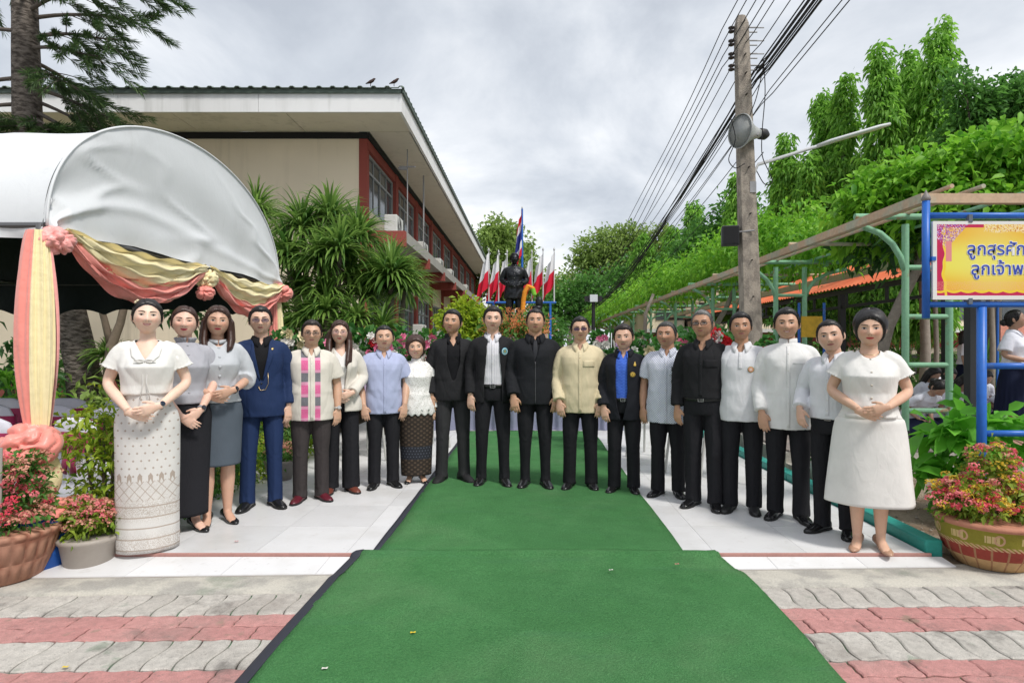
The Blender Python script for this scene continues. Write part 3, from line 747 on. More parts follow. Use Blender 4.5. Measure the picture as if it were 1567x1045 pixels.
me = leaf_cloud(np.array(nP), unit(np.array(nD)), np.array(nL), np.array(nL) * .085, np.array(nT), droop=.05, rs=rs, lite=True); stuff(obj('needles', me, leaf_mat('pine_needle', (0.034, 0.077, 0.028), (0.116, 0.193, 0.062), trans=.2), pine))

# ---- dracaenas
def strap_rosette(c, R_, n, rs, V, F, T, dirz=.35):
    for i in range(n):
        az = rs.rand() * 2 * PI; el = math.asin(rs.uniform(-.2, 1.0)); L = R_ * rs.uniform(.75, 1.12); w = .019 * rs.uniform(.8, 1.2)
        d = np.array((math.cos(az) * math.cos(el), math.sin(az) * math.cos(el), math.sin(el))); q = np.array(c, float) + d * .03; sd_ = np.cross(d, (0, 0, 1.0)); sd_ /= np.linalg.norm(sd_) + 1e-6
        t = rs.rand(); base = sum(len(v) for v in V); row = []
        for j in range(7):
            ww = w * (.7, 1, 1.05, 1, .85, .55, .05)[j]; nrm = np.cross(sd_, d); row += [q + sd_ * ww + nrm * ww * .35, q - nrm * 0, q - sd_ * ww + nrm * ww * .35]
            d = d + np.array((0, 0, -.03 - .070 * j * rs.uniform(.5, 1.4))); d /= np.linalg.norm(d); q = q + d * L / 6
        V.append(np.array(row)); T += [t] * 21
        for j in range(6):
            o = base + j * 3; F += [(o, o + 1, o + 4, o + 3), (o + 1, o + 2, o + 5, o + 4)]
def dracaena(label, base, heads, seed, group='dracaenas beside the school building'):
    t = plant('dracaena', label, 'tree', base, group); rs = np.random.RandomState(seed); V, F, T = [], [], []; paths = []
    for (px, py, Y, R_, n) in heads:
        c = np.array(at(px, py, Y) - Vector(base)); strap_rosette(c, R_ * .86, int(n * 2.0), rs, V, F, T)
        paths.append(([(rs.uniform(-.1, .1), rs.uniform(-.1, .1), 0), (c[0] * .35, c[1] * .3, c[2] * .45), (c[0] * .85, c[1] * .8, c[2] * .8), tuple(c)], [.085, .06, .045, .035]))
    me = bpy.data.meshes.new('leaves'); me.from_pydata(np.concatenate(V).tolist(), [], F); a = me.attributes.new('tone', 'FLOAT', 'POINT'); a.data.foreach_set('value', np.array(T, np.float32)); me.shade_smooth()
    stuff(obj('crown', me, leaf_mat('dracaena_leaf', (.045, .125, .022), (.25, .40, .085), .4), t)); trunk_mesh(t, paths)
dracaena('large dracaena with several strap-leaf crowns against the cream wall', (-3.35, 9.9, 0), [(462, 352, 9.8, .78, 120), (505, 338, 10.0, .80, 130), (548, 365, 9.8, .75, 120), (440, 395, 9.5, .7, 100), (490, 400, 9.4, .75, 110), (535, 425, 9.6, .7, 100), (520, 385, 9.2, .7, 100), (455, 440, 9.7, .7, 80), (500, 450, 9.3, .7, 80), (555, 455, 9.6, .65, 70), (425, 470, 9.8, .65, 70)], 1)
dracaena('lower dracaena with drooping crown beside the red ledge bracket', (-2.2, 9.6, 0), [(598, 425, 9.5, .78, 140), (618, 445, 9.7, .7, 110), (572, 430, 9.9, .68, 90), (600, 410, 10.0, .6, 80)], 2)
dracaena('low young dracaena at the foot of the large one', (-2.95, 9.0, 0), [(500, 478, 9.0, .55, 80), (545, 490, 9.0, .5, 70), (470, 488, 9.1, .5, 70), (445, 500, 9.3, .5, 50), (585, 500, 9.0, .5, 60), (525, 515, 8.8, .5, 60)], 3)
dracaena('slender dracaena showing behind the curve of the tent', (-4.75, 10.8, .2), [(392, 325, 10.8, .7, 100), (402, 375, 10.6, .6, 70)], 4)
dracaena('small spiky dracaena below the tent valance', (-6.9, 10.6, .2), [(165, 545, 10.2, .55, 60), (190, 560, 10.2, .5, 50)], 6)
# frangipani behind the tent
fp = plant('frangipani_tree', 'bare-branched frangipani against the cream wall under the tent valance', 'tree', (-6.75, 10.0, .2)); b0 = Vector((-6.75, 10.0, .2))
V_ = lambda px, py, Y=10.0: tuple(at(px, py, Y) - b0)
trunk_mesh(fp, [([V_(163, 625), V_(167, 560), V_(170, 530), V_(184, 495), V_(192, 460), V_(205, 400)], [.085, .08, .075, .06, .055, .03]), ([V_(170, 530), V_(160, 490), V_(150, 455), V_(140, 410)], [.06, .05, .045, .03]), ], std('frangipani_bark', (.22, .17, .125), .9, .3, 14, .6, 40))
crown(fp, [(*V_(205, 400), .5, .5, .3), (*V_(140, 410), .4, .4, .3), (*V_(275, 470), .35, .4, .25)], 500, .22, .07, G_DK, 10, .12)

# ---- vines over the pergola
vine = plant('pergola_vine', 'lush bright green climbing vine heaped over the pergola', 'vine', (4.6, 8.0, .17)); vb = np.array((4.6, 8.0, .17))
def rel(px, py, Y, r): q = np.array(at(px, py, Y)) - vb; return (*q, *r)
near = [rel(1345, 310, 8.6, (.55, .6, 0.30)), rel(1385, 286, 8.6, (.55, .7, 0.33)), rel(1440, 282, 8.2, (.6, .7, 0.35)), rel(1500, 262, 8.0, (.6, .7, 0.39)), rel(1560, 249, 7.8, (.6, .7, 0.43)), rel(1550, 314, 7.6, (.7, .6, 0.31)), rel(1470, 324, 7.8, (.7, .6, 0.27)), rel(1400, 342, 8.4, (.6, .7, 0.23)), rel(1330, 355, 9.2, (.5, .7, 0.23)), rel(1620, 274, 7.8, (.7, .8, 0.47)), rel(1700, 294, 7.8, (.8, .8, 0.47))]
crown(vine, near, 19000, .15, .07, leaf_mat('vine_leaf', (0.070, 0.263, 0.018), (0.322, 0.620, 0.056)), 8, .09, .45, 'near_leaves', fine=True)
mid = [rel(1290, 366, 10.4, (.7, 1.0, 0.28)), rel(1235, 379, 11.5, (.7, 1.2, 0.30)), rel(1190, 386, 12.6, (.8, 1.4, 0.36)), rel(1130, 404, 14.2, (.8, 1.6, 0.36)), rel(1085, 419, 16.0, (.9, 1.8, 0.36)), rel(1045, 434, 18.0, (.9, 2, 0.36)), rel(1010, 446, 21, (1, 2.4, 0.36)), rel(980, 456, 25, (1, 2.6, 0.36)), rel(955, 469, 29, (1, 3, 0.40)), rel(925, 482, 34, (1, 4, 0.48)), rel(1105, 386, 15.0, (.6, 1.2, 0.32)), rel(1160, 366, 13.2, (.6, 1.2, 0.36)), rel(1215, 344, 12.0, (.6, 1.0, 0.32)), rel(1030, 419, 19, (.6, 1.5, 0.32))]
crown(vine, mid, 20000, .15, .068, MATS['vine_leaf'], 9, .13, .45, 'far_leaves')
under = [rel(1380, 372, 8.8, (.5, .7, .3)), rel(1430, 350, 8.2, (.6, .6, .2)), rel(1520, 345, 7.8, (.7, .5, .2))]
crown(vine, under, 900, .17, .08, G_DK, 8, .12, .35, 'shade_tinted_leaves')  # darker leaf colour paints in the shade on the vine's underside
vt = lambda px, py, Y: tuple(np.array(at(px, py, Y)) - vb)
for path_ in [([vt(1350, 650, 8.4), vt(1345, 560, 8.4), vt(1360, 500, 8.4), vt(1385, 450, 8.3), vt(1410, 400, 8.2), vt(1425, 350, 8.2)], [.075, .07, .07, .06, .055, .04]), ([vt(1362, 655, 8.3), vt(1362, 590, 8.4), vt(1350, 520, 8.5), vt(1372, 470, 8.4), vt(1398, 415, 8.4), vt(1400, 340, 8.5)], [.06, .055, .055, .05, .05, .03]), ([vt(1090, 560, 14.8), vt(1095, 500, 14.6), vt(1112, 470, 14.5), vt(1128, 430, 14.5)], [.08, .07, .06, .04]), ([vt(985, 570, 17), vt(988, 480, 17), vt(1000, 450, 17)], [.06, .05, .04])]:
    trunk_mesh(vine, [path_], std('vine_bark', (.27, .235, .20), .95, .3, 14, .8, 30, bdist=.02), 'stem')

# ---- columnar ashoka trees and others behind the pergola
def ashoka(label, px, top, base_w, Y, seed, bend=0.0, lo=430):
    rs = np.random.RandomState(seed); c = at(px, 500, Y); t = plant('ashoka_tree', label, 'tree', (c.x, Y, -.13), 'columnar ashoka trees behind the pergola'); H = at(px, top, Y).z + .13; w = max(.16, base_w * Y / FPX / 2 - .26)
    z0 = at(px, lo, Y).z - 1.0; n = 14; balls = []
    for i in range(n):
        f = i / (n - 1); r_ = w * (1 - f ** 2.4) * (.85 + .3 * rs.rand()) + .22; balls.append((bend * f * f + rs.normal() * .14 * (1 - f), rs.normal() * .14, z0 + (H - z0 - .2) * f, r_, r_, (H - z0) / n * 1.05))
    crown(t, balls, int(19000 * ((w + .26) / 1.0) ** .8), .20, .066, G_ASH, 10, .09, .5, down=.8, rs=rs, shell=.65, lite=True)
    trunk_mesh(t, [([(0, 0, 0), (0, 0, H * .5), (bend * .7, 0, H * .9)], [.16, .12, .03])])
ashoka('tallest ashoka tree with leaning tip', 1412, 48, 92, 19, 1, .5); ashoka('ashoka tree just beside the tallest one, slightly shorter', 1350, 85, 74, 19.5, 2, .0); ashoka('ashoka tree with twin-like tip behind the street lamp arm', 1386, 92, 62, 20.5, 3, .1)
ashoka('slim ashoka tree rising above the street lamp arm', 1290, 135, 46, 21, 4); ashoka('slimmer ashoka tree touching the slim one', 1260, 148, 38, 22, 5); ashoka('narrow cone-shaped ashoka tree right of the utility pole', 1203, 218, 66, 22, 6); ashoka('short ashoka tree between the narrow cone and the slim one', 1236, 245, 48, 21, 7)
ashoka('ashoka tree half hidden behind the utility pole', 1130, 272, 50, 25, 8); ashoka('far pencil-thin ashoka tree left of the box speaker', 1058, 312, 26, 30, 9, .15); ashoka('far dark ashoka tree beside the pencil-thin one', 1030, 352, 40, 32, 10); ashoka('far short ashoka tree behind the vine', 985, 360, 44, 33, 11); ashoka('far low ashoka tree above the vine', 1090, 345, 60, 31, 12)
def round_tree(name, label, px, base_y, Y, balls, n, L, mat, seed, per=16, spread=.25, shell=.6, trunkr=.2):
    rs = np.random.RandomState(seed); c = at(px, 500, Y); t = plant(name, label, 'tree', (c.x, Y, -.13)); bb_ = np.array((c.x, Y, -.13)); B = []
    for (bx, by, rx, rz) in balls:
        q = np.array(at(bx, by, Y)) - bb_; k_ = Y / FPX; B.append((q[0], q[1] + rs.normal() * rx * k_ * .4, q[2], rx * k_, rx * k_ * .9, rz * k_))
    crown(t, B, n, L, L * .42, mat, per, spread, .25, rs=rs, shell=shell, lite=True); zc = np.mean([b_[2] for b_ in B])
    paths = [([(0, 0, 0), (0, 0, zc * .45), (B[0][0] * .3, 0, zc * .75)], [trunkr, trunkr * .8, trunkr * .6])] + [([(0, 0, zc * .5), (b_[0] * .5, b_[1] * .5, (zc * .5 + b_[2]) / 2), (b_[0], b_[1], b_[2] + b_[5] * .4)], [trunkr * .5, trunkr * .3, trunkr * .1]) for b_ in B]
    trunk_mesh(t, paths); return t
round_tree('broad_tree', 'broad tree with loose arching crown beside the tallest ashoka', 1520, 500, 17, [(1490, 165, 26, 20), (1530, 150, 28, 18), (1556, 160, 26, 20), (1468, 130, 16, 12), (1505, 215, 44, 34), (1600, 170, 36, 30), (1580, 200, 40, 30)], 8000, .22, G_MID, 21, 14, .22)
round_tree('broad_tree', 'airy light green tree behind the flags', 770, 500, 42, [(765, 355, 24, 16), (748, 372, 18, 18), (790, 370, 20, 20), (770, 395, 28, 22), (745, 420, 18, 24), (800, 420, 22, 26), (775, 440, 34, 26), (830, 440, 22, 20)], 8000, .36, G_OL, 22, 12, .28, .75)
round_tree('broad_tree', 'airy olive tree with open crown left of the overhead cables', 915, 500, 45, [(905, 385, 24, 18), (935, 372, 24, 18), (960, 365, 18, 16), (890, 405, 16, 14), (930, 405, 34, 22), (960, 400, 26, 24), (1010, 365, 28, 14), (985, 385, 24, 20)], 7600, .36, G_OL, 23, 12, .3, .8)
round_tree('broad_tree', 'dense darker tree under the airy olive tree', 940, 500, 40, [(940, 440, 44, 26), (900, 450, 34, 24), (985, 420, 34, 34), (870, 462, 30, 26), (1010, 440, 36, 34), (850, 478, 30, 26)], 7000, .34, G_MID, 24, 14, .3)
round_tree('broad_tree', 'hazy bushy tree low behind the teal roof', 860, 500, 60, [(845, 450, 30, 22), (875, 440, 30, 18), (820, 470, 24, 22), (905, 465, 30, 20)], 3600, .45, G_OL, 25, 14, .4)
round_tree('broad_tree', 'green tree filling the gap beyond the far ashokas', 1090, 500, 28, [(1085, 380, 36, 36), (1120, 350, 34, 40), (1050, 405, 34, 30), (1150, 375, 26, 28)], 5000, .30, G_MID, 26, 14, .26)
# low bright shrub in front of the long facade
round_tree('shrub', 'bright yellow-green shrub in front of the long school facade', 712, 540, 13, [(712, 485, 26, 26), (690, 500, 20, 20), (738, 492, 22, 22), (720, 515, 32, 24)], 3600, .13, G_YL, 27, 10, .08, .5, .04)
round_tree('shrub', 'green shrub behind the statue flowers', 770, 540, 16, [(760, 500, 30, 22), (800, 505, 34, 24), (840, 505, 26, 20)], 2000, .16, G_MID, 28, 10, .1, .5, .04)

# ---- hedges along the platform
def bush(name, label, X, Y, z, balls, n, L, mat, seed, cat='shrub', group=None, per=9, spread=.05, droop=.25, stems=True, wr=.42, fine=False):
    rs = np.random.RandomState(seed); t = plant(name, label, cat, (X, Y, z), group); P, D, tone = clumped(balls, n, per, spread, rs); Ls = L * (.7 + .6 * rs.rand(len(P)))
    stuff(obj('foliage', leaf_cloud(P, D, Ls, Ls * wr, tone, droop=droop, rs=rs, fine=fine), mat, t))
    if stems: trunk_mesh(t, [([(0, 0, -.02), (b_[0] * .5 + rs.normal() * .02, b_[1] * .5, b_[2] * .5), (b_[0], b_[1], b_[2])], [.014, .011, .007]) for b_ in balls], name='stem', n=6)
    return t
bush('shrub', 'yellow-green leafy shrub beside the woman in the patterned skirt', -2.93, 4.22, -.06, [(0, 0, .95, .10, .10, .10), (-.05, .02, .80, .17, .15, .14), (.06, .0, .68, .14, .14, .14), (-.13, .0, .70, .12, .12, .10), (-.03, .05, .50, .18, .16, .16), (.08, .05, .42, .14, .14, .14), (-.12, .02, .36, .12, .12, .12), (.04, .04, .22, .12, .12, .12)], 1500, .060, leaf_mat('hedge_lime_leaf', (0.077, 0.210, 0.017), (0.504, 0.620, 0.056)), 31)
k = 0
for (X, Y, h, w, lab) in [(-2.86, 5.5, .95, .26, 'clipped green hedge bush behind the navy-suited man'), (-2.86, 6.1, .9, .28, 'clipped green hedge bush behind the man with pink panels'), (-2.86, 6.8, .9, .3, 'clipped green hedge bush between the flower wreaths'), (-2.86, 7.5, .85, .3, 'clipped green hedge bush near the dracaenas'), (-2.86, 4.85, .8, .24, 'clipped green hedge bush behind the woman in black skirt')]:
    k += 1; bush('hedge_bush', lab, X, Y, -.06, [(0, 0, h * .8, w * .8, w, h * .22), (0, 0, h * .45, w, w * 1.1, h * .35), (.02, .1, h * .2, w * .8, w, h * .25)], 1300, .06, G_MID if k % 2 else leaf_mat('hedge_lime_leaf', 0, 0), 40 + k, 'hedge', 'hedge bushes along the platform')
# ground cover under the tent edge and lawn tufts
n = 9000; X_ = NR.uniform(-11, -3.2, n); Y_ = NR.uniform(6.8, 12.2, n); Z_ = -.075 + .02 * np.sin(X_ * 2 + Y_) + .42 * sstep(Y_, 7.0, 11.5); D = unit(NR.normal(size=(n, 3)) * .35 + np.array((0, 0, 1)))
stuff(tag(obj('grass', leaf_cloud(np.stack([X_, Y_, Z_], 1), D, NR.uniform(.06, .16, n), .012, NR.rand(n), droop=.3, lite=True), leaf_mat('grass_blade', (0.070, 0.182, 0.021), (0.238, 0.462, 0.056))), 'patch of bright grass on the lawn behind the tent', 'grass'))
for i, (px, py, Y, lab) in enumerate([(20, 560, 9.5, 'broad-leaved dark plant at the edge of the lawn'), (10, 590, 8.6, 'broad-leaved bright plant on the lawn'), (108, 560, 11.3, 'leafy shrub against the faded red wall'), (150, 610, 9.8, 'low grassy plant at the foot of the pine')]):
    c = at(px, py, Y); bush('lawn_plant', lab, c.x, Y, .1, [(0, 0, c.z - .15, .35, .3, .3), (.2, 0, c.z - .35, .3, .3, .25)], 260, .24, (G_DK, G_BR, G_MID, G_OL)[i], 60 + i, 'plant', wr=.3, spread=.1)
# leafy plant behind the decorated pot
t = bush('leafy_plant', 'broad-leaved green plant growing behind the decorated clay pot', 3.62, 4.95, -.05, [(0, 0, .78, .26, .2, .10), (-.22, 0, .66, .18, .2, .10), (.25, 0, .66, .2, .2, .10), (0, 0, .50, .3, .25, .12), (-.16, 0, .34, .2, .2, .12), (.12, 0, .3, .25, .2, .12)], 420, .21, leaf_mat('broad_leaf', (0.070, 0.280, 0.021), (0.210, 0.588, 0.056)), 71, 'plant', per=7, spread=.06, wr=.50, fine=True)
# shrubs, trunks and palms behind the students
for i, (px, py, Y, rx, rz, lab) in enumerate([(1330, 580, 11.5, .7, .35, 'low shrub beneath the orange roof'), (1260, 560, 12.5, .8, .5, 'leafy shrub behind the smiling man in white'), (1180, 560, 13, .8, .5, 'dark shrub behind the white polo man'), (1410, 570, 14.5, .9, .35, 'clipped low hedge behind the seated students'), (1480, 575, 14.5, .9, .35, 'clipped hedge section behind the far student'), (1560, 575, 14.5, .9, .35, 'clipped hedge section behind the standing student'), (1300, 480, 15, 1.0, .8, 'leafy shrub under the black roof frame'), (1230, 500, 15.5, 1.0, .7, 'leafy shrub beyond the black roof post')]):
    c = at(px, py, Y); bush('shrub', lab, c.x, Y, .15, [(0, 0, c.z - .15, rx, .5, rz), (rx * .4, 0, c.z - .5, rx * .8, .5, rz)], 1100, .10, (G_DK, G_MID)[i % 2], 80 + i)
def palm(px, py, Y, R_, n, lab, seed):
    rs = np.random.RandomState(seed); c = at(px, py, Y); t = plant('palm', lab, 'palm', (c.x, Y, .1), 'palms behind the students'); V, F, T = [], [], []
    strap_rosette((0, 0, c.z - .1), R_, n, rs, V, F, T); me = bpy.data.meshes.new('leaves'); me.from_pydata(np.concatenate(V).tolist(), [], F); a = me.attributes.new('tone', 'FLOAT', 'POINT'); a.data.foreach_set('value', np.array(T, np.float32))
    stuff(obj('crown', me, leaf_mat('palm_leaf', (0.042, 0.140, 0.021), (0.224, 0.420, 0.070)), t)); trunk_mesh(t, [([(0, 0, -.2), (0, 0, (c.z - .1) * .5), (0, 0, c.z - .1)], [.06, .05, .04])])
palm(1450, 545, 15, .9, 70, 'bushy palm between the pale trunks behind the students', 91); palm(1510, 550, 15.5, .9, 60, 'palm beside the dark post behind the students', 92); palm(1375, 545, 15.5, .8, 60, 'palm behind the vine trunk', 93)
for i, (px, w, Y, lab) in enumerate([(1413, 14, 13.5, 'thick pale tree trunk behind the pergola ladder'), (1430, 7, 14, 'slim pale tree trunk beside the thick one'), (1516, 8, 14, 'slim pale tree trunk beside the blue sign leg')]):
    c = at(px, 500, Y); t = plant('tree', lab, 'tree', (c.x, Y, .1)); trunk_mesh(t, [([(0, 0, -.1), (.05, 0, 1.2), (.0, 0, 2.6), (.15, 0, 4.2)], [w * Y / FPX * .6, w * Y / FPX * .5, w * Y / FPX * .45, .05])], std('pale_bark', (.30, .26, .22), .9, .3, 10, .6, 30)); crown(t, [(0, 0, 4.0, 1.3, 1.2, .8), (.8, 0, 3.6, 1, 1, .6)], 900, .2, .09, G_MID, 10, .15)
# ================================================================ pergola
GREENP = Mat('weathered_green_paint', .55, .3); _n = GREENP.noise(6, 5); GREENP.color(GREENP.mul(GREENP.mix(_n.smooth(.58, .70), (.22, .44, .28), (.30, .18, .10)), GREENP.noise(30, 3) * .4 + .8)); GREENP = GREENP.m
RUST = Mat('rusty_beam', .8, .2); _n = RUST.noise(4, 5); RUST.color(RUST.mul(RUST.mix(_n.smooth(.42, .62), (.54, .39, .27), (.44, .43, .33)), RUST.noise(25, 3) * .5 + .75)); RUST = RUST.m
per = empty('pergola', (4.27, 7.0, .17)); tag(per, 'long weathered green steel pergola with rusty edge beam and ladder-like columns', 'pergola')
po = np.array((4.27, 7.0, .17))
def pp(name, fn, mat, par=None, smooth=False):
    b = MB(); fn(b)
    for V in b.v: V -= po
    return b.build(name, mat, par or per, smooth)
pp('edge_beam', lambda b: b.bb(3.68, 3.76, 5.87, 36, 2.70, 2.79), RUST)
pp('front_beam', lambda b: b.bb(3.68, 8.5, 5.79, 5.868, 2.70, 2.79), RUST)
pp('far_beam', lambda b: b.bb(6.1, 6.2, 5.87, 36, 2.68, 2.80), RUST)
def arc(x0, z0, x1, z1, y, n=10):
    return [(x0 + (x1 - x0) * math.sin(t * PI / 2), y, z0 + (z1 - z0) * (1 - math.cos(t * PI / 2))) for t in np.linspace(0, 1, n)]
for k in range(8):
    Y = 7.0 + 3.7 * k
    for x in (4.27, 4.77):
        pp('post', lambda b: b.sweep([(x, Y, .17), (x, Y, 2.74)], .038 if k == 0 else .042, 12), GREENP)
        if k < 2: pp('post_boot', lambda b: b.sweep([(x, Y, .171), (x, Y, .40)], .046, 12), std('black_paint', (.02, .02, .022), .6))
    for z in (.62, 1.14, 1.69, 2.25): pp('rung', lambda b: b.sweep([(4.275, Y, z), (4.765, Y, z)], .03, 10), GREENP) if k < 4 else None
    pp('brace', lambda b: b.sweep([(4.27, Y, 2.19), (4.22, Y, 2.36), (4.12, Y, 2.52), (3.98, Y, 2.64), (3.80, Y, 2.71)], .034, 10), GREENP, None, True)
    pp('brace', lambda b: b.sweep([(4.77, Y, 2.19), (4.84, Y, 2.36), (4.96, Y, 2.52), (5.2, Y, 2.64), (5.5, Y, 2.71)], .034, 10), GREENP, None, True)
    pp('cross_bar', lambda b: b.sweep([(3.70, Y + .01, 2.83), (6.2, Y + .01, 2.83)], .036, 10), GREENP)
    if k: pp('rafter', lambda b: b.sweep([(3.72, Y - 1.85, 2.83), (6.15, Y - 1.85, 2.83)], .026, 8), RUST)
for x in (4.0, 4.3, 4.9, 5.5): pp('batten', lambda b: b.sweep([(x, 5.83, 2.87), (x, 36, 2.87)], .022, 8), RUST if x < 4.5 else GREENP)
# ---------------------------------------------------------------- shed with orange roof
sh = empty('open_shed', (7.0, 10.5, .17)); tag(sh, 'open shed with orange corrugated roof on black steel trusses', 'shed'); so = np.array((7.0, 10.5, .17))
ORG = Mat('orange_sheet', .5, .35); ORG.color(ORG.mul(ORG.mix(ORG.noise(.9, 4).smooth(.4, .7), (.66, .14, .05), (.72, .21, .09)), ORG.noise(14, 3) * .25 + .87)); ORG = ORG.m
STEEL = std('black_steel', (.018, .018, .02), .55)
b = MB()
for k in range(110):
    y0 = 9.8 + .16 * k
    b.grid([[(6.7 + 2.4 * d, y0 + .16 * t, 2.62 + 1.02 * d + h) for t, h in ((0, 0), (.2, .03), (.45, .03), (.65, 0), (1, 0))] for d in (0, 1)])
for V in b.v: V -= so
solid(b.build('roof', ORG, sh, False, True), .006, 1)
def sp_(name, fn):
    b = MB(); fn(b)
    for V in b.v: V -= so
    return b.build(name, STEEL, sh)
sp_('eave_rail', lambda b: b.bb(6.78, 6.83, 9.9, 27.3, 2.50, 2.60)); sp_('bottom_rail', lambda b: b.bb(6.78, 6.83, 9.9, 27.3, 2.20, 2.26))
for k in range(12): sp_('truss_strut', lambda b: b.bb(6.785, 6.825, 10.2 + 1.5 * k, 10.27 + 1.5 * k, 2.26, 2.5))
for k in range(6): sp_('post', lambda b: b.bb(6.76, 6.88, 10.0 + 3.4 * k, 10.12 + 3.4 * k, .15, 2.5))
for k in range(6): sp_('rafter', lambda b: b.sweep([(6.8, 10.06 + 3.4 * k, 2.56), (9.0, 10.06 + 3.4 * k, 3.48)], .03, 6))

# ================================================================ utility pole, horn, lamp, cables
def mat_pole():
    m = Mat('pole_concrete', .95, .15); x, y, z = m.xyz(); n = m.noise(6, 5, vec=m.vec(x * 2, y * 2, z * 1.2)); m.color(m.mul(m.mix(n.smooth(.4, .62), (.36, .315, .265), (.24, .21, .18)), m.noise(70, 3) * .6 + .7)); m.bump(m.noise(50, 3), .6, .015); return m.m
POLEM = mat_pole()
PX, PY = 3.28, 9.0
def upole(name, label, x, y, h, lean=0.0, k=1.0):
    t = empty(name, (x, y, -.13)); tag(t, label, 'utility pole', 'concrete utility poles')
    b = MB(); rings = [ell((lean * z / h, 0, z), (1, 0, 0), (0, 1, 0), (.165 - .07 * z / h) * k, (.15 - .06 * z / h) * k, 8, 5) for z in (0, h * .3, h * .6, h * .98)]; rings.append(ell((lean, 0, h), (1, 0, 0), (0, 1, 0), .06 * k, .06 * k, 8, 3)); b.loft(rings); b.build('shaft', POLEM, t)
    return t
ZT = at(1132, 26, PY).z
pole = upole('utility_pole', 'weathered square concrete utility pole carrying a horn speaker and cables', PX, PY, ZT + .13, -.20)
INS = std('brown_porcelain', (.05, .04, .038), .3); GALV = std('galvanised', (.32, .32, .33), .5)
for i, (py) in enumerate((46, 66, 86, 104)):
    z = at(0, py, PY).z + .13
    b = MB(); b.sweep([(-.36, 0, z + .035), (.12 - .08, 0, z + .035)], .010, 6); b.sweep([(-.36, 0, z - .035), (.04, 0, z - .035)], .010, 6); b.build('insulator_bracket', GALV, pole)
    b = MB(); b.lathe([(.028, -.045), (.045, -.035), (.045, -.02), (.022, -.006), (.022, .006), (.045, .02), (.045, .035), (.028, .045)], 14, (-.34, 0, z)); b.build('insulator', INS, pole, True)
    b = MB(); b.sweep([(-.08, 0, z + .03), (.14, 0, z + .03)], .009, 6); b.build('bolt', GALV, pole)
for py in (40, 60, 90, 118, 150, 260, 330, 400, 455):
    q = at(0, py, PY).z + .13; b = MB(); x = -.2 * q / (ZT + .13); b.sweep([(x, -.16, q), (x, -.10, q)], .010, 8); b.build('bolt_hole', std('dark_hole', (.02, .018, .016), .9), pole)
# horn speaker
hz = at(0, 206, 8.85).z; horn = empty('horn_speaker', (2.98, 8.72, hz)); tag(horn, 'grey horn loudspeaker clamped to the utility pole', 'loudspeaker')
b = MB(); prof = [(.235, -.02), (.24, 0), (.22, .03), (.165, .10), (.11, .19), (.075, .30), (.065, .34)]
b.lathe(prof, 36, cap=False); inner = MB(); inner.lathe([(.225, 0), (.155, .10), (.10, .19), (.06, .28), (.045, .30)], 36, cap=True)
M_ = Vector((.90, .40, .04)).to_track_quat('Z', 'Y').to_matrix()
def tfm(mb, M): mb.v = [V @ np.array(M).T for V in mb.v]; return mb
tfm(b, M_).build('bell', std('horn_grey', (.42, .43, .42), .5), horn, True); solid(horn.children[0], .006, -1)
tfm(inner, M_).build('throat', std('horn_inner', (.34, .35, .34), .5), horn, True)
c_ = MB(); c_.lathe([(.03, .06), (.038, .07), (.038, .24), (.02, .26)], 16); tfm(c_, M_).build('reflector', std('horn_grey', 0), horn, True)
c_ = MB(); c_.lathe([(.07, .34), (.078, .36), (.078, .45), (.06, .48), (.03, .52)], 20); tfm(c_, M_).build('driver', std('driver_black', (.025, .025, .027), .5), horn, True)
c_ = MB(); c_.bb(.02, .26, -.0, .10, -.05, -.01); c_.build('clamp', GALV, horn)
# box speaker
q = at(1118, 360, 8.9); bs_ = empty('box_speaker', (q.x, 8.9, q.z)); tag(bs_, 'small black box speaker bracketed to the left of the utility pole', 'loudspeaker'); bs_.rotation_euler = (0, 0, R(-12))
b = MB(); b.bb(-.12, .12, -.02, .16, -.14, .14); bevel(b.build('cabinet', std('speaker_black', (.03, .032, .036), .5), bs_), .012); b = MB(); b.bb(-.095, .11, -.028, -.021, -.12, .12); b.build('grille', std('speaker_grille', (.012, .012, .014), .8), bs_); b = MB(); b.sweep([(.1, .05, .05), (.33, .02, .06)], .012, 6); b.build('bracket', GALV, bs_)
# street lamp arm
L0, L1, Lm = at(1160, 252, 9.0), at(1362, 190, 8.7), at(1258, 222, 8.86); lamp = empty('street_lamp', L0); tag(lamp, 'slim white street lamp on a long arm from the utility pole', 'street lamp')
b = MB(); b.sweep([tuple(at(1152, 290, 9.0) - L0), tuple(at(1153, 268, 9.0) - L0), tuple(at(1160, 252, 9.0) - L0), tuple(Lm - L0), tuple(at(1280, 215, 8.83) - L0)], .024, 10); b.build('arm', std('lamp_white', (.62, .63, .64), .4), lamp, True)
b = MB(); b.sweep([tuple(at(1250, 224, 8.87) - L0), tuple(at(1270, 217, 8.84) - L0), tuple(at(1345, 195, 8.72) - L0), tuple(L1 - L0)], [(.03, .025), (.075, .03), (.075, .03), (.03, .02)], 12, (0, 1, 0)); b.build('lamp_head', std('lamp_white', 0), lamp, True)
b = MB(); b.box(tuple(at(1150, 288, 8.95) - L0), (.09, .14, .16)); b.build('bracket', GALV, lamp)
far_pole = upole('utility_pole', 'distant concrete utility pole among the trees where the cables meet', 2.9, 45, 6.3, 0, 1.0)
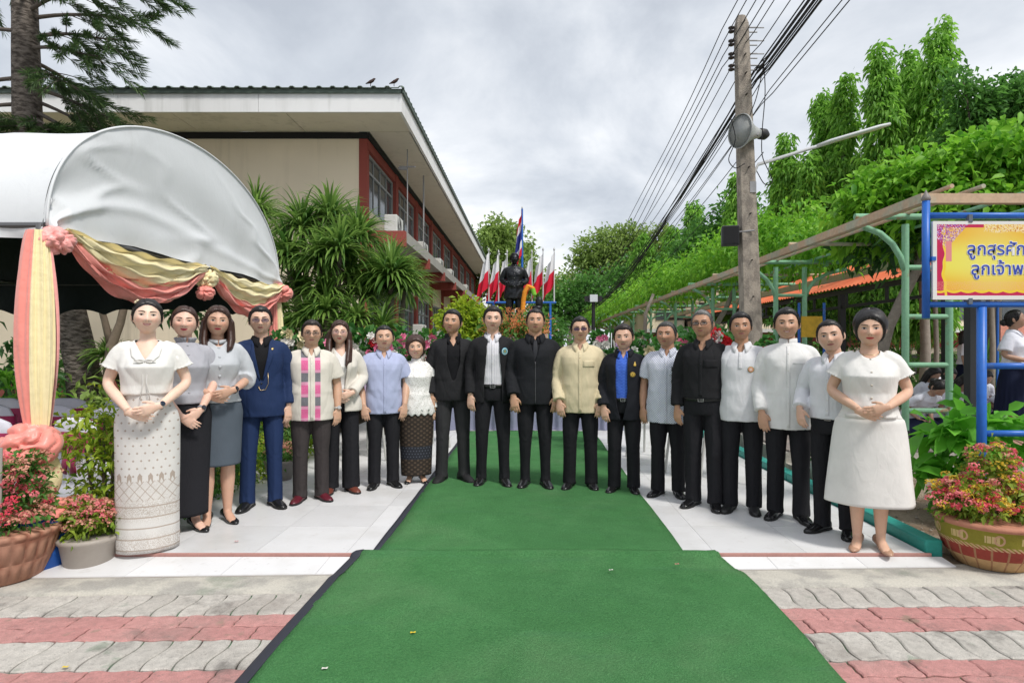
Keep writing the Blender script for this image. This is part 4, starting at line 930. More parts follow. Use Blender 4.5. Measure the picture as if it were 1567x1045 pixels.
# cables
CAB = std('cable_black', (.012, .012, .013), .6)
def cable(x, z, sag, r, label, x2=None, z2=None, seed=0, group='overhead cables along the walk', near_=True):
    rs = np.random.RandomState(seed); pts = []
    x2 = x if x2 is None else x2; z2 = z - .3 if z2 is None else z2
    for t in np.linspace(0, 1, 41):
        pts.append((x + (x2 - x) * t + .02 * math.sin(t * 25 + seed), 9 + 36 * t, z + (z2 - z) * t - sag * 4 * t * (1 - t)))
    near = [(x + .012 * seed % .05, 9 - 18 * t, z + 1.1 * t) for t in np.linspace(.02, 1, 12)][::-1]
    b = MB(); P = np.array((near if near_ else []) + pts); o_ = np.array((x, 9, z)); b.sweep(P - o_, r, 5, (1, 0, 0)); o = b.build('overhead_cable', CAB, None, True); o.location = o_; tag(o, label, 'cable', group); return o
for i, py in enumerate((46, 66, 86, 104)): cable(PX - .48, at(0, py, 9).z, 1.3 + .08 * i, .007, 'thin black power cable tied to a spool insulator on the pole', 2.5, 5.2 - .2 * i, i)
for i in range(5): cable(PX - .16 + .09 * i, 5.75 - .16 * i, 1.25 + .06 * i, .007, 'thin black overhead cable passing the top of the pole', 2.9 + .1 * i, 4.9 - .1 * i, 10 + i)
for i in range(8): cable(PX + .05 * math.cos(i * 2.3), 5.30 + .07 * math.sin(i * 2.3), 1.35 + .03 * i, .010, 'thick black telephone cable in the heavy bundle beside the pole', 2.95, 4.4, 20 + i)
for i in range(3): cable(PX + .12, 4.9 - .35 * i, .9 + .1 * i, .007, 'low slack black overhead cable below the heavy bundle', 3.0, 3.9 - .2 * i, 30 + i, near_=i == 0)
# loose loops of wire on the pole
for i, (pts, lab) in enumerate([([(1170, 95), (1158, 150), (1150, 170), (1146, 182)], 'black drop wire hanging from the bundle to the pole'), ([(1168, 90), (1172, 140), (1166, 200), (1165, 240), (1178, 265), (1184, 280), (1170, 285), (1158, 262)], 'loose loop of wire hanging beside the street lamp bracket'), ([(1118, 180), (1128, 215), (1112, 245), (1125, 260), (1140, 250)], 'loose wire loop below the horn speaker')]):
    b = MB(); P = np.array([tuple(at(x, y, 8.75)) for x, y in pts]); o_ = P[0].copy()
    Q = np.concatenate([np.linspace(P[j], P[j + 1], 6)[:-1] for j in range(len(P) - 1)] + [P[-1:]]); 
    for _ in range(4): Q[1:-1] = (Q[:-2] + 2 * Q[1:-1] + Q[2:]) / 4
    b.sweep(Q - o_, .007, 5, (0, 1, 0)); o = b.build('loose_wire', CAB, None, True); o.location = o_; tag(o, lab, 'wire')

# ================================================================ sign board
SY = 4.62
sg = empty('sign_board', (3.38, SY, -.05)); tag(sg, 'yellow and crimson Thai sign board in a blue tube frame', 'sign'); sgo = Vector((3.38, SY, -.05))
BLUE = Mat('blue_paint', .4, .4); BLUE.color(BLUE.mul(BLUE.mix(BLUE.noise(7, 4).smooth(.62, .72) * .5, (.02, .13, .50), (.10, .16, .28)), BLUE.noise(30, 3) * .3 + .85)); BLUE = BLUE.m
def sgp(name, fn, mat, par=None, sm=False):
    b = MB(); fn(b)
    for V in b.v: V -= np.array(sgo)
    return b.build(name, mat, par or sg, sm)
zt, zb = at(0, 330, SY).z, at(0, 466, SY).z; xl = at(1417, 0, SY).x; xr = xl + 1.28
for x, z0 in ((xl, at(0, 487, SY).z), (xr, at(0, 487, SY).z)):
    sgp('frame_post', lambda b: b.sweep([(x, SY, z0), (x, SY, at(0, 308, SY).z)], .027, 14), BLUE, None, True)
    sgp('finial', lambda b: b.lathe([(.027, 0), (.034, .012), (.03, .03), (.012, .06), (.002, .085)], 14, (x, SY, at(0, 308, SY).z)), std('finial_grey', (.22, .2, .19), .5), None, True)
sgp('frame_rail', lambda b: b.sweep([(xl, SY, zt), (xr, SY, zt)], .022, 12), BLUE, None, True); sgp('frame_rail', lambda b: b.sweep([(xl, SY, zb), (xr, SY, zb)], .022, 12), BLUE, None, True)
for x in (at(1502, 0, SY).x, at(1502, 0, SY).x + .62): sgp('leg', lambda b: b.sweep([(x, SY, -.06), (x, SY, zb - .02)], .033, 12), BLUE, None, True)
for py in (560, 663): sgp('leg_rail', lambda b: b.sweep([(at(1502, 0, SY).x, SY, at(0, py, SY).z), (at(1502, 0, SY).x + .62, SY, at(0, py, SY).z)], .024, 12), BLUE, None, True)
bx0, bx1, bz0, bz1 = at(1423, 0, SY).x, xr - .05, at(0, 459, SY).z, at(0, 340, SY).z
def mat_sign():
    m = Mat('printed_sign', .35, .4); x, y, z = m.xyz(); u = (x - (bx0 - sgo.x)); v = (z - (bz0 - sgo.z)); H = bz1 - bz0; 
    base = m.mix((v / H - .5).abs().smooth(.05, .38), (.80, .72, .10), (.80, .42, .012))
    base = m.mix((u - .45).abs().smooth(.0, .4, .35, 0.), base, (.82, .78, .25))
    wob = (v * 60).sin() * .004 + (v * 23).sin() * .008
    edge_l = (u - wob) < .075; edge_b = (v + (u * 30).sin().abs() * .012) < .062; edge_t = (v > H - .048) * (((u * 14).sin() * .5 + (u * 5).sin()) > -.2) * (u < .38)
    base = m.mix(edge_l.mx(edge_b).mx(edge_t), base, (.52, .008, .075))
    gold = ((u - .088 - wob).abs() < .009).mx(((v + (u * 30).sin().abs() * .012) - .068).abs() < .008)
    base = m.mix(gold, base, (.85, .60, .03))
    orn = m.noise(90, 2).smooth(.45, .55); topo = (v > H - .075 - (u * 16).sin().abs() * .012) * (u > .38)
    base = m.mix(topo * orn, base, (.86, .70, .42)); base = m.mix(topo * m.noise(60, 2).smooth(.56, .62), base, (.60, .22, .04))
    fl = ((u - .10).abs() + (H - .04 - v) * .9) < .15
    base = m.mix(fl * m.noise(130, 1).smooth(.50, .54), base, (.30, .04, .36)); base = m.mix(fl * m.noise(150, 1).smooth(.58, .62), base, (.80, .70, .82))
    rb_ = ((u - .118).abs() < .022) * (v > H - .30) * (v < H - .15); base = m.mix(rb_, base, (.72, .25, .25))
    pink = (v < .135) * (v > .072) * m.noise(200, 1).smooth(.5, .6); base = m.mix(pink * .6, base, (.84, .45, .30))
    bord = (u < .030).mx(v < .030).mx(v > H - .024); base = m.mix(bord, base, (.74, .73, .70))
    m.color(base); return m.m
sgp('panel', lambda b: b.bb(bx0, bx1, SY - .035, SY - .015, bz0, bz1), mat_sign())
for x in (at(1480, 0, SY).x, at(1480, 0, SY).x + .62):
    for (a, c) in ((bz1 - .01, zt), (zb, bz0 + .01)): sgp('hanger', lambda b: b.bb(x - .014, x + .014, SY - .040, SY - .004, min(a, c), max(a, c)), std('hanger_grey', (.12, .14, .17), .5))
sgp('hanger', lambda b: b.bb(xl + .02, bx0 + .02, SY - .042, SY - .005, at(0, 400, SY).z, at(0, 394, SY).z), BLUE)
INK = std('sign_ink', (.035, .07, .42), .4, .05); HALO = std('sign_white', (.80, .80, .78), .4, .05)
def thai(txt, x, z, size, par):
    for nm, mat, off, dy in (('lettering_outline', HALO, .0055, -.0370), ('lettering', INK, .0012, -.0385)):
        cu = bpy.data.curves.new('txt', 'FONT'); cu.body = txt; cu.size = size; cu.offset = off; cu.extrude = .0004; cu.resolution_u = 6
        o = bpy.data.objects.new('txt', cu); COL.objects.link(o); dg = bpy.context.evaluated_depsgraph_get(); me = bpy.data.meshes.new_from_object(o.evaluated_get(dg)); bpy.data.objects.remove(o)
        me.transform(Matrix.Rotation(R(90), 4, 'X')); me.materials.clear(); w = obj(nm, me, mat, par); w.location = Vector((x, SY + dy, z)) - sgo
l1 = at(1474, 391, SY); l2 = at(1480, 421, SY)
thai('ลูกสุรศักดิ์', l1.x, l1.z, .128, sg); thai('ลูกเจ้าพระ', l2.x, l2.z, .128, sg)
# dark post behind the sign
dp = MB(); q = at(1493, 0, 6.4); dp.bb(q.x - .055, q.x + .055, 6.4, 6.5, -.06, 2.4); dp.bb(q.x - .09, q.x + .09, 6.36, 6.54, -.06, -.02); tag(dp.build('dark_post', std('charcoal_post', (.028, .030, .034), .6)), 'dark square steel post behind the blue sign leg', 'post')
# small boards further back
for i, (px, py, Y, w, h, col, lab) in enumerate([(1242, 500, 10.0, .34, .34, (.75, .45, .04), 'small yellow notice board in blue frame between the white-jacketed men'), (1552, 512, 11.0, .5, .5, (.70, .30, .22), 'small coloured notice board behind the standing student')]):
    c = at(px, py, Y); t = empty('notice_board', (c.x, Y, .15)); tag(t, lab, 'sign'); 
    for s in (-1, 1): b = MB(); b.sweep([(s * w * .6, 0, 0), (s * w * .6, 0, c.z + h * .7)], .022, 8); b.build('post', BLUE, t)
    b = MB(); b.bb(-w / 2, w / 2, -.01, .01, c.z - .15 - h / 2, c.z - .15 + h / 2); b.build('panel', std('board_%d' % i, col, .5, .4, 9), t)

# ================================================================ tent
TX, T0, T1, TZ, TR_ = -3.20, 4.05, 7.75, 2.13, 1.12
tent = empty('marquee_tent', (TX, T0, -.06)); tag(tent, 'white barrel-roofed marquee tent with dark green lining', 'tent'); to = np.array((TX, T0, -.06))
def mat_canvas():
    m = Mat('white_canvas', .7, .25); x, y, z = m.xyz(); n = m.noise(1.6, 5); f = m.noise(7, 5, vec=m.vec(x, y * 1.0, z * .6), dist=1.5)
    c = m.mix(n.smooth(.5, .75) * .5, (.70, .72, .74), (.60, .615, .63)); c = m.mix(m.noise(4, 5, vec=m.vec(x, y * 2.5, z * .35)).smooth(.62, .74) * .22, c, (.45, .46, .44)); m.color(c); m.bump(f, .06, .06); return m.m
CANV = mat_canvas(); LIN = std('dark_lining', (.006, .016, .014), .75, .3, 3, .5, 5, bdist=.05)
def vault(off, x0, x1, nx=26, ny=40):
    G = []
    for i in range(nx):
        x = x0 + (x1 - x0) * i / (nx - 1); dx = TX - x; row = []
        sag = .20 * (1 - math.exp(-dx / 2.2)) + .015 * math.sin(dx * 5)
        for j in range(ny + 1):
            t = PI * j / ny; y = (T0 + T1) / 2 - math.cos(t) * (1.85 - off); z = TZ + (TR_ - sag * 1.0 - off) * math.sin(t) ** .9 + .012 * math.sin(t * 9 + x * 3) * math.sin(t)
            row.append((x, y, z))
        G.append(row)
    return np.array(G)
G_ = vault(0, TX, -9.5, 60, 70); Q_ = G_.reshape(-1, 3); rg_ = np.abs(snoise(Q_ * np.array((.45, 1.6, 1)), 3.2, 4, 2)); G_[:, :, 2] -= ((1 - np.clip(rg_ / .35, 0, 1)) ** 2 * .022).reshape(G_.shape[:2]); b = MB(); b.grid(G_ - to); b.build('canopy', CANV, tent, True, True)
b = MB(); b.grid(vault(.03, TX - .02, -9.5) - to); b.build('lining', LIN, tent, True, True)
# gable panel
ys = np.linspace(0, PI, 91); G = []; Gi = []
for f in np.linspace(0, 1, 40):
    row = []; rowi = []
    for t in ys:
        y = (T0 + T1) / 2 - math.cos(t) * 1.85; top = TZ + TR_ * math.sin(t) ** .9; bot = TZ - .02 + .05 * math.sin(t) - .03 * abs(math.sin(t * 3)); z = bot + (top - bot) * f
        wr = .010 * math.sin(t * 17 + f * 4) * (1 - f) ** 1.5 + .022 * math.sin(t * 2 + f * 6) * math.sin(f * PI) + .016 * math.exp(-((f - .22 - .1 * math.sin(t * 2.0)) / .05) ** 2)
        row.append((TX + .015 + wr, y, z)); rowi.append((TX - .012 + wr * .5, y, z))
    G.append(row); Gi.append(rowi)
Q_ = np.array(G).reshape(-1, 3); rg_ = np.abs(snoise(Q_ * np.array((1, .8, 1.7)), 4.2, 7, 2)); fz = np.clip((Q_[:, 2] - TZ) / TR_, 0, 1); Q_[:, 0] += (1 - np.clip(rg_ / .3, 0, 1)) ** 2 * .030 * (1 - fz) + .01 * snoise(Q_, 9, 3, 1) * (1 - fz) ** 2; G = Q_.reshape(len(G), -1, 3)
b = MB(); b.grid(np.array(G) - to); b.build('gable_panel', CANV, tent, True, True); b = MB(); b.grid(np.array(Gi) - to); b.build('gable_lining', LIN, tent, True, True)
arcp = [(TX + .02, (T0 + T1) / 2 - math.cos(t) * 1.86, TZ + TR_ * math.sin(t) ** .9 + .006) for t in ys]; b = MB(); b.sweep(np.array(arcp) - to, .009, 8, (1, 0, 0)); b.build('piping', CANV, tent, True)
# front and back valances
def valance(y, x0, x1, z0, drop, mat, name, scallop=.06, per=.55):
    G = []
    for x in np.linspace(x0, x1, 160):
        d = drop - scallop * abs(math.sin((x - x0) / per * PI)); G.append([(x, y + .012 * math.sin(x * 9), z0), (x, y + .018 * math.sin(x * 9 + 1), z0 - d * .5), (x, y + .03 * math.sin(x * 9 + .5), z0 - d)])
    b = MB(); b.grid(np.array(G) - to); return b.build(name, mat, tent, True, True)
valance(T0 - .02, TX, -9.5, TZ + .02, .10, CANV, 'front_valance', .01); valance(T1 + .01, TX, -9.5, TZ + .02, .40, LIN, 'back_valance', .07); valance(T1 + .04, TX, -9.5, TZ + .02, .10, CANV, 'back_band', .01)
TUBE = std('grey_tube', (.16, .16, .165), .45, metal=.6)
for x, y in ((TX - .03, T0), (TX - .03, T1), (-6.3, T0), (-6.3, T1), (-9.4, T0), (-9.4, T1)):
    b = MB(); b.sweep(np.array([(x, y, -.07), (x, y, TZ + .02)]) - to, .028, 12); b.build('post', TUBE, tent, True)
for p0, p1 in (((TX - .03, T0, TZ), (TX - .03, T1, TZ)), ((TX, T0, TZ + .01), (-9.5, T0, TZ + .01)), ((TX, T1, TZ + .01), (-9.5, T1, TZ + .01)), ((-6.3, T0, TZ), (-6.3, T1, TZ))):
    b = MB(); b.sweep(np.array([p0, p1]) - to, .022, 10); b.build('rail', TUBE, tent)
# swags
def satin(name, col):
    m = Mat(name, .38, .4); m.color(m.mul(col, m.noise(5, 3) * .25 + .88)); m.b.inputs['Sheen Weight'].default_value = .3; m.bump(m.noise(22, 3), .25, .02); return m.m
CORAL = satin('coral_satin', (.88, .30, .25)); YELL = satin('yellow_satin', (.88, .77, .45)); PINK = satin('pink_satin', (.88, .38, .35))
def swag(y0, y1, drop, depth, x, label, parts, seed):
    t = empty('fabric_swag', (x, y0, TZ)); tag(t, label, 'drape', 'satin swags along the tent gable'); 
    for nm, mat, k0, k1, dx in parts:
        G = []
        for f in np.linspace(0, 1, 40):
            row = []; s_ = 4 * f * (1 - f)
            for j, u in enumerate(np.linspace(0, 1, 22)):
                a = k0 + (k1 - k0) * u; hang = drop * s_ * (.25 + .75 * a) + depth * a * (.25 + .75 * s_)
                fold = .028 * math.sin(u * 15 + seed + 2 * f + 1.2 * math.sin(f * 5)) * (.35 + .65 * s_) + .012 * math.sin(u * 37 + seed)
                row.append((dx + .035 * math.sin(u * PI) + fold, (y1 - y0) * f + .02 * math.sin(f * 9 + j), -hang + .012 * math.sin(f * 30 + j * .7)))
            G.append(row)
        b = MB(); b.grid(G); b.build(nm, mat, t, True, True)
    return t
PR_ = [('yellow_fold', YELL, .0, .62, .05), ('coral_fold', CORAL, .55, 1.0, .035)]
swag(T0 + .06, T0 + 1.82, .17, .28, TX + .03, 'larger yellow and coral satin swag along the tent gable beside the draped post', PR_, 1); swag(T0 + 1.92, T1 - .05, .17, .30, TX + .03, 'yellow and coral satin swag along the tent gable further from the draped post', PR_, 3)
def rosette(name, c, r, mat, label, seed, n=44):
    t = empty(name, c); tag(t, label, 'rosette', 'satin rosettes on the tent'); rs = np.random.RandomState(seed); mb = MB()
    mb.ball((0, 0, 0), 1.0, 72, 48); V = mb.v[0]; U = V / np.linalg.norm(V, axis=1)[:, None]
    n1_ = np.abs(snoise(U, 3.2, seed, 2)); n2_ = np.abs(snoise(U, 6.5, seed + 9, 2)); h = .62 + .42 * (1 - np.exp(-n1_ * 4.5)) + .16 * (1 - np.exp(-n2_ * 5))
    mb.v[0] = U * (h * r)[:, None] * np.array((1, 1, .86)); mb.build('gathers', mat, t, True); return t
rosette('rosette', (TX + .05, T0 + .03, TZ - .09), .10, PINK, 'pink satin knot at the top of the draped tent post', 1); rosette('rosette', (TX + .07, T0 + 1.87, TZ - .13), .10, YELL, 'pale yellow satin knot between the two swags', 2); rosette('rosette', (TX + .08, T0 + 1.84, TZ - .27), .075, CORAL, 'coral satin knot hanging under the yellow one', 3); rosette('rosette', (TX + .05, T1 - .02, TZ - .10), .13, CORAL, 'coral satin knot at the far tent corner', 4); rosette('rosette', (TX - .02, T0 - .10, .70), .155, CORAL, 'big coral satin rosette tied round the draped post', 5, 80)
def post_drape(c, z0, z1, r0, r1, mats, label, seed, bottom=None):
    t = empty('post_drape', (c[0], c[1], z0)); tag(t, label, 'drape', 'satin drapes on the tent posts')
    for nm, mat, a0, a1, rr in mats:
        G = []
        for f in np.linspace(0, 1, 40):
            z = (z1 - z0) * f; mid = math.sin(f * PI) ** .7; r = (r0 + (r1 - r0) * mid) * rr; row = []
            for u in np.linspace(0, 1, 40):
                a = a0 + (a1 - a0) * u; w = 1 + .09 * math.sin(u * 9 + seed + f * 2) + .07 * math.sin(u * 21 + seed * 2 - f * 3) * (.4 + f) + .05 * math.sin(u * 37 + f * 6 + 2 * math.sin(f * 4)); row.append((math.cos(a) * r * w, math.sin(a) * r * w * .8, z))
            G.append(row)
        b = MB(); b.grid(G); b.build(nm, mat, t, True, True)
    return t
post_drape((TX - .02, T0 - .04, 0), .74, TZ - .03, .055, .115, [('coral_cloth', CORAL, -PI * 1.25, -PI * .42, 1.0), ('yellow_cloth', YELL, -PI * .44, PI * .05, .98), ('pink_cloth', PINK, PI * .02, PI * .78, 1.0)], 'coral and yellow satin drape wrapped round the near tent post', 1)
post_drape((TX - .02, T0 - .04, 0), .30, .66, .07, .12, [('yellow_cloth', YELL, -PI, PI, 1.0)], 'yellow satin puff below the big coral rosette', 2)
post_drape((TX - .02, T1, 0), .3, TZ - .1, .05, .10, [('coral_cloth', CORAL, -PI * 1.1, -PI * .3, 1.0), ('yellow_cloth', YELL, -PI * .3, PI * .4, 1.0)], 'coral and yellow satin drape on the far tent post', 3)
dr = empty('plastic_drum', (TX + .05, T0 - .12, -.06)); tag(dr, 'blue plastic drum with coral cloth on its lid weighting the tent post', 'drum')
b = MB(); b.lathe([(.19, 0), (.205, .01), (.205, .10), (.215, .12), (.205, .14), (.205, .28), (.215, .30), (.205, .32), (.19, .36)], 32); b.build('barrel', std('drum_blue', (.012, .08, .33), .4), dr, True); b = MB(); b.grid([[(math.cos(a) * r, math.sin(a) * r, z + .008 * math.sin(a * 7)) for a in np.linspace(0, 2 * PI, 49)] for r, z in ((.03, .41), (.12, .405), (.20, .385), (.225, .36), (.228, .335))]); b.build('lid_cloth', CORAL, dr, True)

# ---------------------------------------------------------------- covered chairs
CHW = cloth('chair_cover', (.80, .80, .88), wr=.4); SASH = satin('magenta_sash', (.42, .015, .10))
def make_chair(x, y, rz, label):
    t = empty('covered_chair', (x, y, -.06), rz); tag(t, label, 'chair', 'white covered chairs under the tent')
    rs = np.random.RandomState(int(abs(x * 100 + y * 10))); b = MB(); rings = []
    for z in np.linspace(0, .44, 14):
        f = 1 - z / .44; th = np.linspace(0, 2 * PI, 48, False); w = 1 + .05 * f * np.sin(th * 9 + x * 7); rings.append(np.stack([np.sign(np.cos(th)) * np.abs(np.cos(th)) ** .5 * (.22 + .05 * f) * w, -.02 + np.sign(np.sin(th)) * np.abs(np.sin(th)) ** .5 * (.22 + .05 * f) * w, np.full(48, z)], 1))
    rings.append(rings[-1] * np.array((.9, .9, 1)) + np.array((0, 0, .02))); b.loft(rings); b.build('seat_cover', CHW, t, True)
    b = MB(); rings = []
    for z, w, d, cy in ((.10, .24, .06, .25), (.30, .235, .055, .23), (.46, .225, .045, .225), (.62, .22, .038, .235), (.76, .215, .034, .25), (.83, .18, .030, .258), (.86, .10, .02, .26)): rings.append(ell((0, cy, z), (1, 0, 0), (0, 1, 0), w, d, 28, 3))
    b.loft(rings); b.build('back_cover', CHW, t, True)
    b = MB(); rings = [ell((0, .243, z), (1, 0, 0), (0, 1, 0), .232, .050, 36, 3) for z in (.60, .62, .68, .73, .755)]; b.loft(rings, False); sa = b.build('sash', SASH, t, True)
    b = MB()
    for s in (-1, 1): b.sweep([(0, .30, .68), (s * .06, .315, .71), (s * .12, .31, .68), (s * .06, .315, .65), (0, .30, .675)], [(.01, .02)] + [(.012, .03)] * 3 + [(.01, .02)], 8); b.sweep([(0, .30, .67), (s * .03, .31, .56), (s * .05, .31, .44)], [(.006, .012), (.006, .03), (.006, .035)], 8, (0, 1, 0))
    b.build('bow', SASH, sa, True)
chs = [(-3.42, 4.95, -15), (-4.06, 4.9, -8), (-4.68, 4.95, 0), (-3.70, 5.75, -12), (-4.5, 6.0, 4), (-5.1, 6.05, 0), (-4.3, 6.75, 0), (-4.95, 6.8, 3), (-5.6, 6.8, 0)]
words = ['white covered chair with magenta sash nearest the big coral rosette', 'white covered chair with magenta sash behind the draped tent post', 'white covered chair with magenta sash at the open end of the front row', 'second-row covered chair beside the lime shrub', 'second-row covered chair behind the draped post', 'second-row covered chair at the open end', 'back-row covered chair beside the frangipani', 'back-row covered chair in front of the lawn', 'back-row covered chair at the open end']
for (x, y, a), w in zip(chs, words): make_chair(x, y, R(a + 180), w)

# ================================================================ flower pots
PETAL = {}
def blossoms(t, balls, n, cols, seed, size=.015, name='blossoms'):
    """domed heads of small round petals on the outside of the foliage"""
    rs = np.random.RandomState(seed); per_ = 26
    for ci, (col, frac) in enumerate(cols):
        m = int(n * frac / per_ * 1.5); C, d, k_ = blob_points(balls, m * 2, 1.0, rs); k2 = (C[:, 2] - np.array(balls)[k_, 2]) > -.02; C, d = C[k2][:m], d[k2][:m]; m = len(C)
        u_ = unit(rs.normal(size=(m * per_, 3)) + np.repeat(d, per_, 0) * .8 + np.array((0, 0, .5))); P = np.repeat(C + d * .02 + np.array((0, 0, .015)), per_, 0) + u_ * np.array((.034, .034, .022)); D = unit(np.cross(u_, rs.normal(size=(m * per_, 3)))); S_ = size * (.8 + .5 * rs.rand(len(P)))
        tn = np.repeat(rs.rand(m), per_) * .6 + rs.rand(m * per_) * .4
        me = leaf_cloud(P - D * S_[:, None] * .5, D, S_, S_ * .95, tn, fold=.05, droop=0, rs=rs); stuff(obj(name, me, leaf_mat('petal_%02d%02d%02d' % tuple(int(v * 99) for v in col), tuple(v * .75 for v in col), col, trans=.25), t))
PK, RD, DSTY, YW = (.86, .24, .27), (.80, .10, .15), (.72, .36, .26), (.78, .56, .06)
def pot(name, label, c, prof, mat, balls, leafmat, nb, cols, seed, nl=900):
    t = empty(name, c); tag(t, label, 'flower pot'); b = MB(); b.lathe(prof, 48); b.build('pot', mat, t, True)
    top = prof[-1][1]; rtop = prof[-2][0] * .93 if len(prof) > 1 else .2
    b = MB(); b.lathe([(rtop, top - .03), (.02, top - .02)], 32); b.build('soil', std('pot_soil', (.05, .035, .025), .95), t)
    rs = np.random.RandomState(seed); P, D, tone = clumped(balls, nl, 9, .03, rs, .4); Ls = .05 * (.7 + .6 * rs.rand(len(P))); stuff(obj('foliage', leaf_cloud(P, D, Ls, Ls * .45, tone, rs=rs), leafmat, t)); blossoms(t, balls, nb, cols, seed + 1)
    return t
def mat_terra(name, pat):
    m = Mat(name, .75, .25); x, y, z = m.xyz(); a = m.nt.nodes.new('ShaderNodeMath'); a.operation = 'ARCTAN2'; m.nt.links.new(y.s, a.inputs[0]); m.nt.links.new(x.s, a.inputs[1]); a = E(m.nt, a.outputs[0]); n = m.noise(8, 4)
    c, h = pat(m, a, z, n); m.color(m.mul(c, m.noise(30, 3) * .35 + .82)); 
    if h is not None: m.bump(h, .8, .02)
    return m.m
def terra_pat(m, a, z, n):
    w = (a * 7).sin() * .5 + .5; v = ((z * 18).sin() * .5 + .5); petals = ((a * 14).sin().abs() * (z * 24).sin().abs()); h = petals + w * .3
    return m.mix(n.smooth(.35, .65), m.mix(petals.smooth(.1, .7), (.26, .105, .065), (.46, .24, .16)), (.40, .21, .145)), h
def band_pat(m, a, z, n):
    k = (a * 16 / 2).frac if False else None
    seg = ((a * 3.2).frac() - .5).abs()
    c = m.mix((z > .165), m.mix((z > .085), (.52, .33, .16), (.30, .055, .04)), (.24, .22, .03))
    c = m.mix((seg > .43) * (z < .165), c, (.36, .19, .10)); c = m.mix(((z - .168).abs() < .014) * ((a * 60 + z * 300).sin() > -.2), c, (.55, .36, .2))
    lf = (((a * 1.6).frac() - .5).abs() < .2) * ((z - .225).abs() < .022) * ((a * 40).sin().abs() > .25); c = m.mix(lf, c, (.55, .42, .20))
    ring_ = ((((a * 1.6 + .8).frac() - .5) * .22).sq() + (z - .225).sq()).m('SQRT'); c = m.mix((ring_ - .027).abs() < .006, c, (.52, .32, .20)); c = m.mix((z > .275), c, (.44, .20, .13)); return c, n
pot('flower_pot', 'large carved terracotta pot full of pink flowers beside the ramp', (-3.22, 3.72, -.06), [(.20, 0), (.225, .02), (.275, .14), (.305, .25), (.32, .275), (.325, .30), (.30, .305)], mat_terra('carved_terracotta', terra_pat), [(0, 0, .40, .28, .26, .12), (.14, -.05, .38, .16, .16, .08), (-.15, .05, .62, .20, .20, .16), (-.05, .05, .55, .22, .2, .14), (.12, .02, .60, .16, .16, .12), (-.25, 0, .5, .2, .2, .2)], G_MID, 5200, [(PK, .4), (RD, .2), (DSTY, .4)], 101, 2200)
pot('flower_pot', 'plain beige plastic pot of small pink and yellow-green flowers beside the terracotta one', (-2.83, 3.94, -.06), [(.125, 0), (.135, .01), (.16, .15), (.175, .17), (.178, .19), (.165, .195)], std('beige_plastic', (.36, .32, .28), .5), [(0, 0, .27, .17, .15, .08), (.03, 0, .33, .11, .11, .06), (-.08, 0, .34, .09, .09, .06)], leaf_mat('lime_small_leaf', (.10, .22, .02), (.34, .44, .06)), 1600, [(PK, .4), (DSTY, .6)], 103, 900)
pot('flower_pot', 'olive and red banded clay pot of pink and yellow flowers on the soil', (2.98, 3.98, -.06), [(.17, 0), (.20, .01), (.265, .10), (.30, .20), (.31, .27), (.325, .285), (.325, .305), (.295, .31)], mat_terra('banded_pot', band_pat), [(-.02, 0, .38, .30, .26, .10), (-.16, -.05, .38, .14, .14, .08), (.02, .03, .55, .15, .14, .09), (.03, .03, .66, .10, .1, .08), (.24, 0, .40, .12, .16, .08), (-.1, .03, .46, .18, .16, .06)], leaf_mat('lime_small_leaf', 0, 0), 5600, [(PK, .45), (YW, .3), (RD, .15), (DSTY, .1)], 105, 2600)
pot('flower_pot', 'grey plastic pot of small flowers behind the pink-panelled shirt', (-2.55, 6.25, 0), [(.11, 0), (.15, .17), (.16, .19), (.145, .195)], std('grey_plastic', (.30, .28, .26), .5), [(0, 0, .27, .16, .15, .08)], G_MID, 700, [(DSTY, 1.0)], 107, 400)
pot('flower_pot', 'white plastic pot of greenery behind the kerb', (2.95, 6.2, -.05), [(.11, 0), (.14, .22), (.15, .24), (.135, .245)], std('white_plastic', (.6, .6, .58), .5), [(0, 0, .36, .17, .16, .12)], G_DK, 200, [(DSTY, 1.0)], 109, 600)
sk_ = MB(); sk_.sweep([(0, 0, 0), (.01, 0, .55)], .011, 8); o = sk_.build('plant_stake', std('grey_stake', (.35, .33, .3), .6)); o.location = (-3.10, 3.58, .2); tag(o, 'thin grey stake standing in the carved terracotta pot', 'stake')

# ================================================================ wreaths on stands
def flower_mesh(name, col, seed):
    rs = np.random.RandomState(seed); b = MB()
    for ring, (n_, r, tilt, z) in enumerate(((7, 1.0, .35, 0), (6, .75, .75, .12), (4, .45, 1.15, .25))):
        for i in range(n_):
            a = 2 * PI * i / n_ + ring * .4; d = np.array((math.cos(a), math.sin(a), 0)); u_ = np.array((0, 0, 1.0)); s_ = np.cross(u_, d)
            tip = d * r * math.cos(tilt) + u_ * (z + r * math.sin(tilt)); mid = d * r * .55 * math.cos(tilt * .6) + u_ * (z + r * .45 * math.sin(tilt)); b.add([d * .05 + u_ * z, mid + s_ * r * .36, tip + s_ * r * .12, tip - s_ * r * .12, mid - s_ * r * .36], [(0, 1, 2, 3, 4)])
    me = b.mesh(name); me.materials.append(std('flower_' + name, col, .7, .2, 3, rnd=.12)); return me
FM = [flower_mesh('white', (.72, .70, .66), 1), flower_mesh('pink', (.72, .22, .36), 2), flower_mesh('red', (.55, .02, .03), 3), flower_mesh('cream', (.72, .64, .40), 4), flower_mesh('lilac', (.55, .34, .60), 5)]
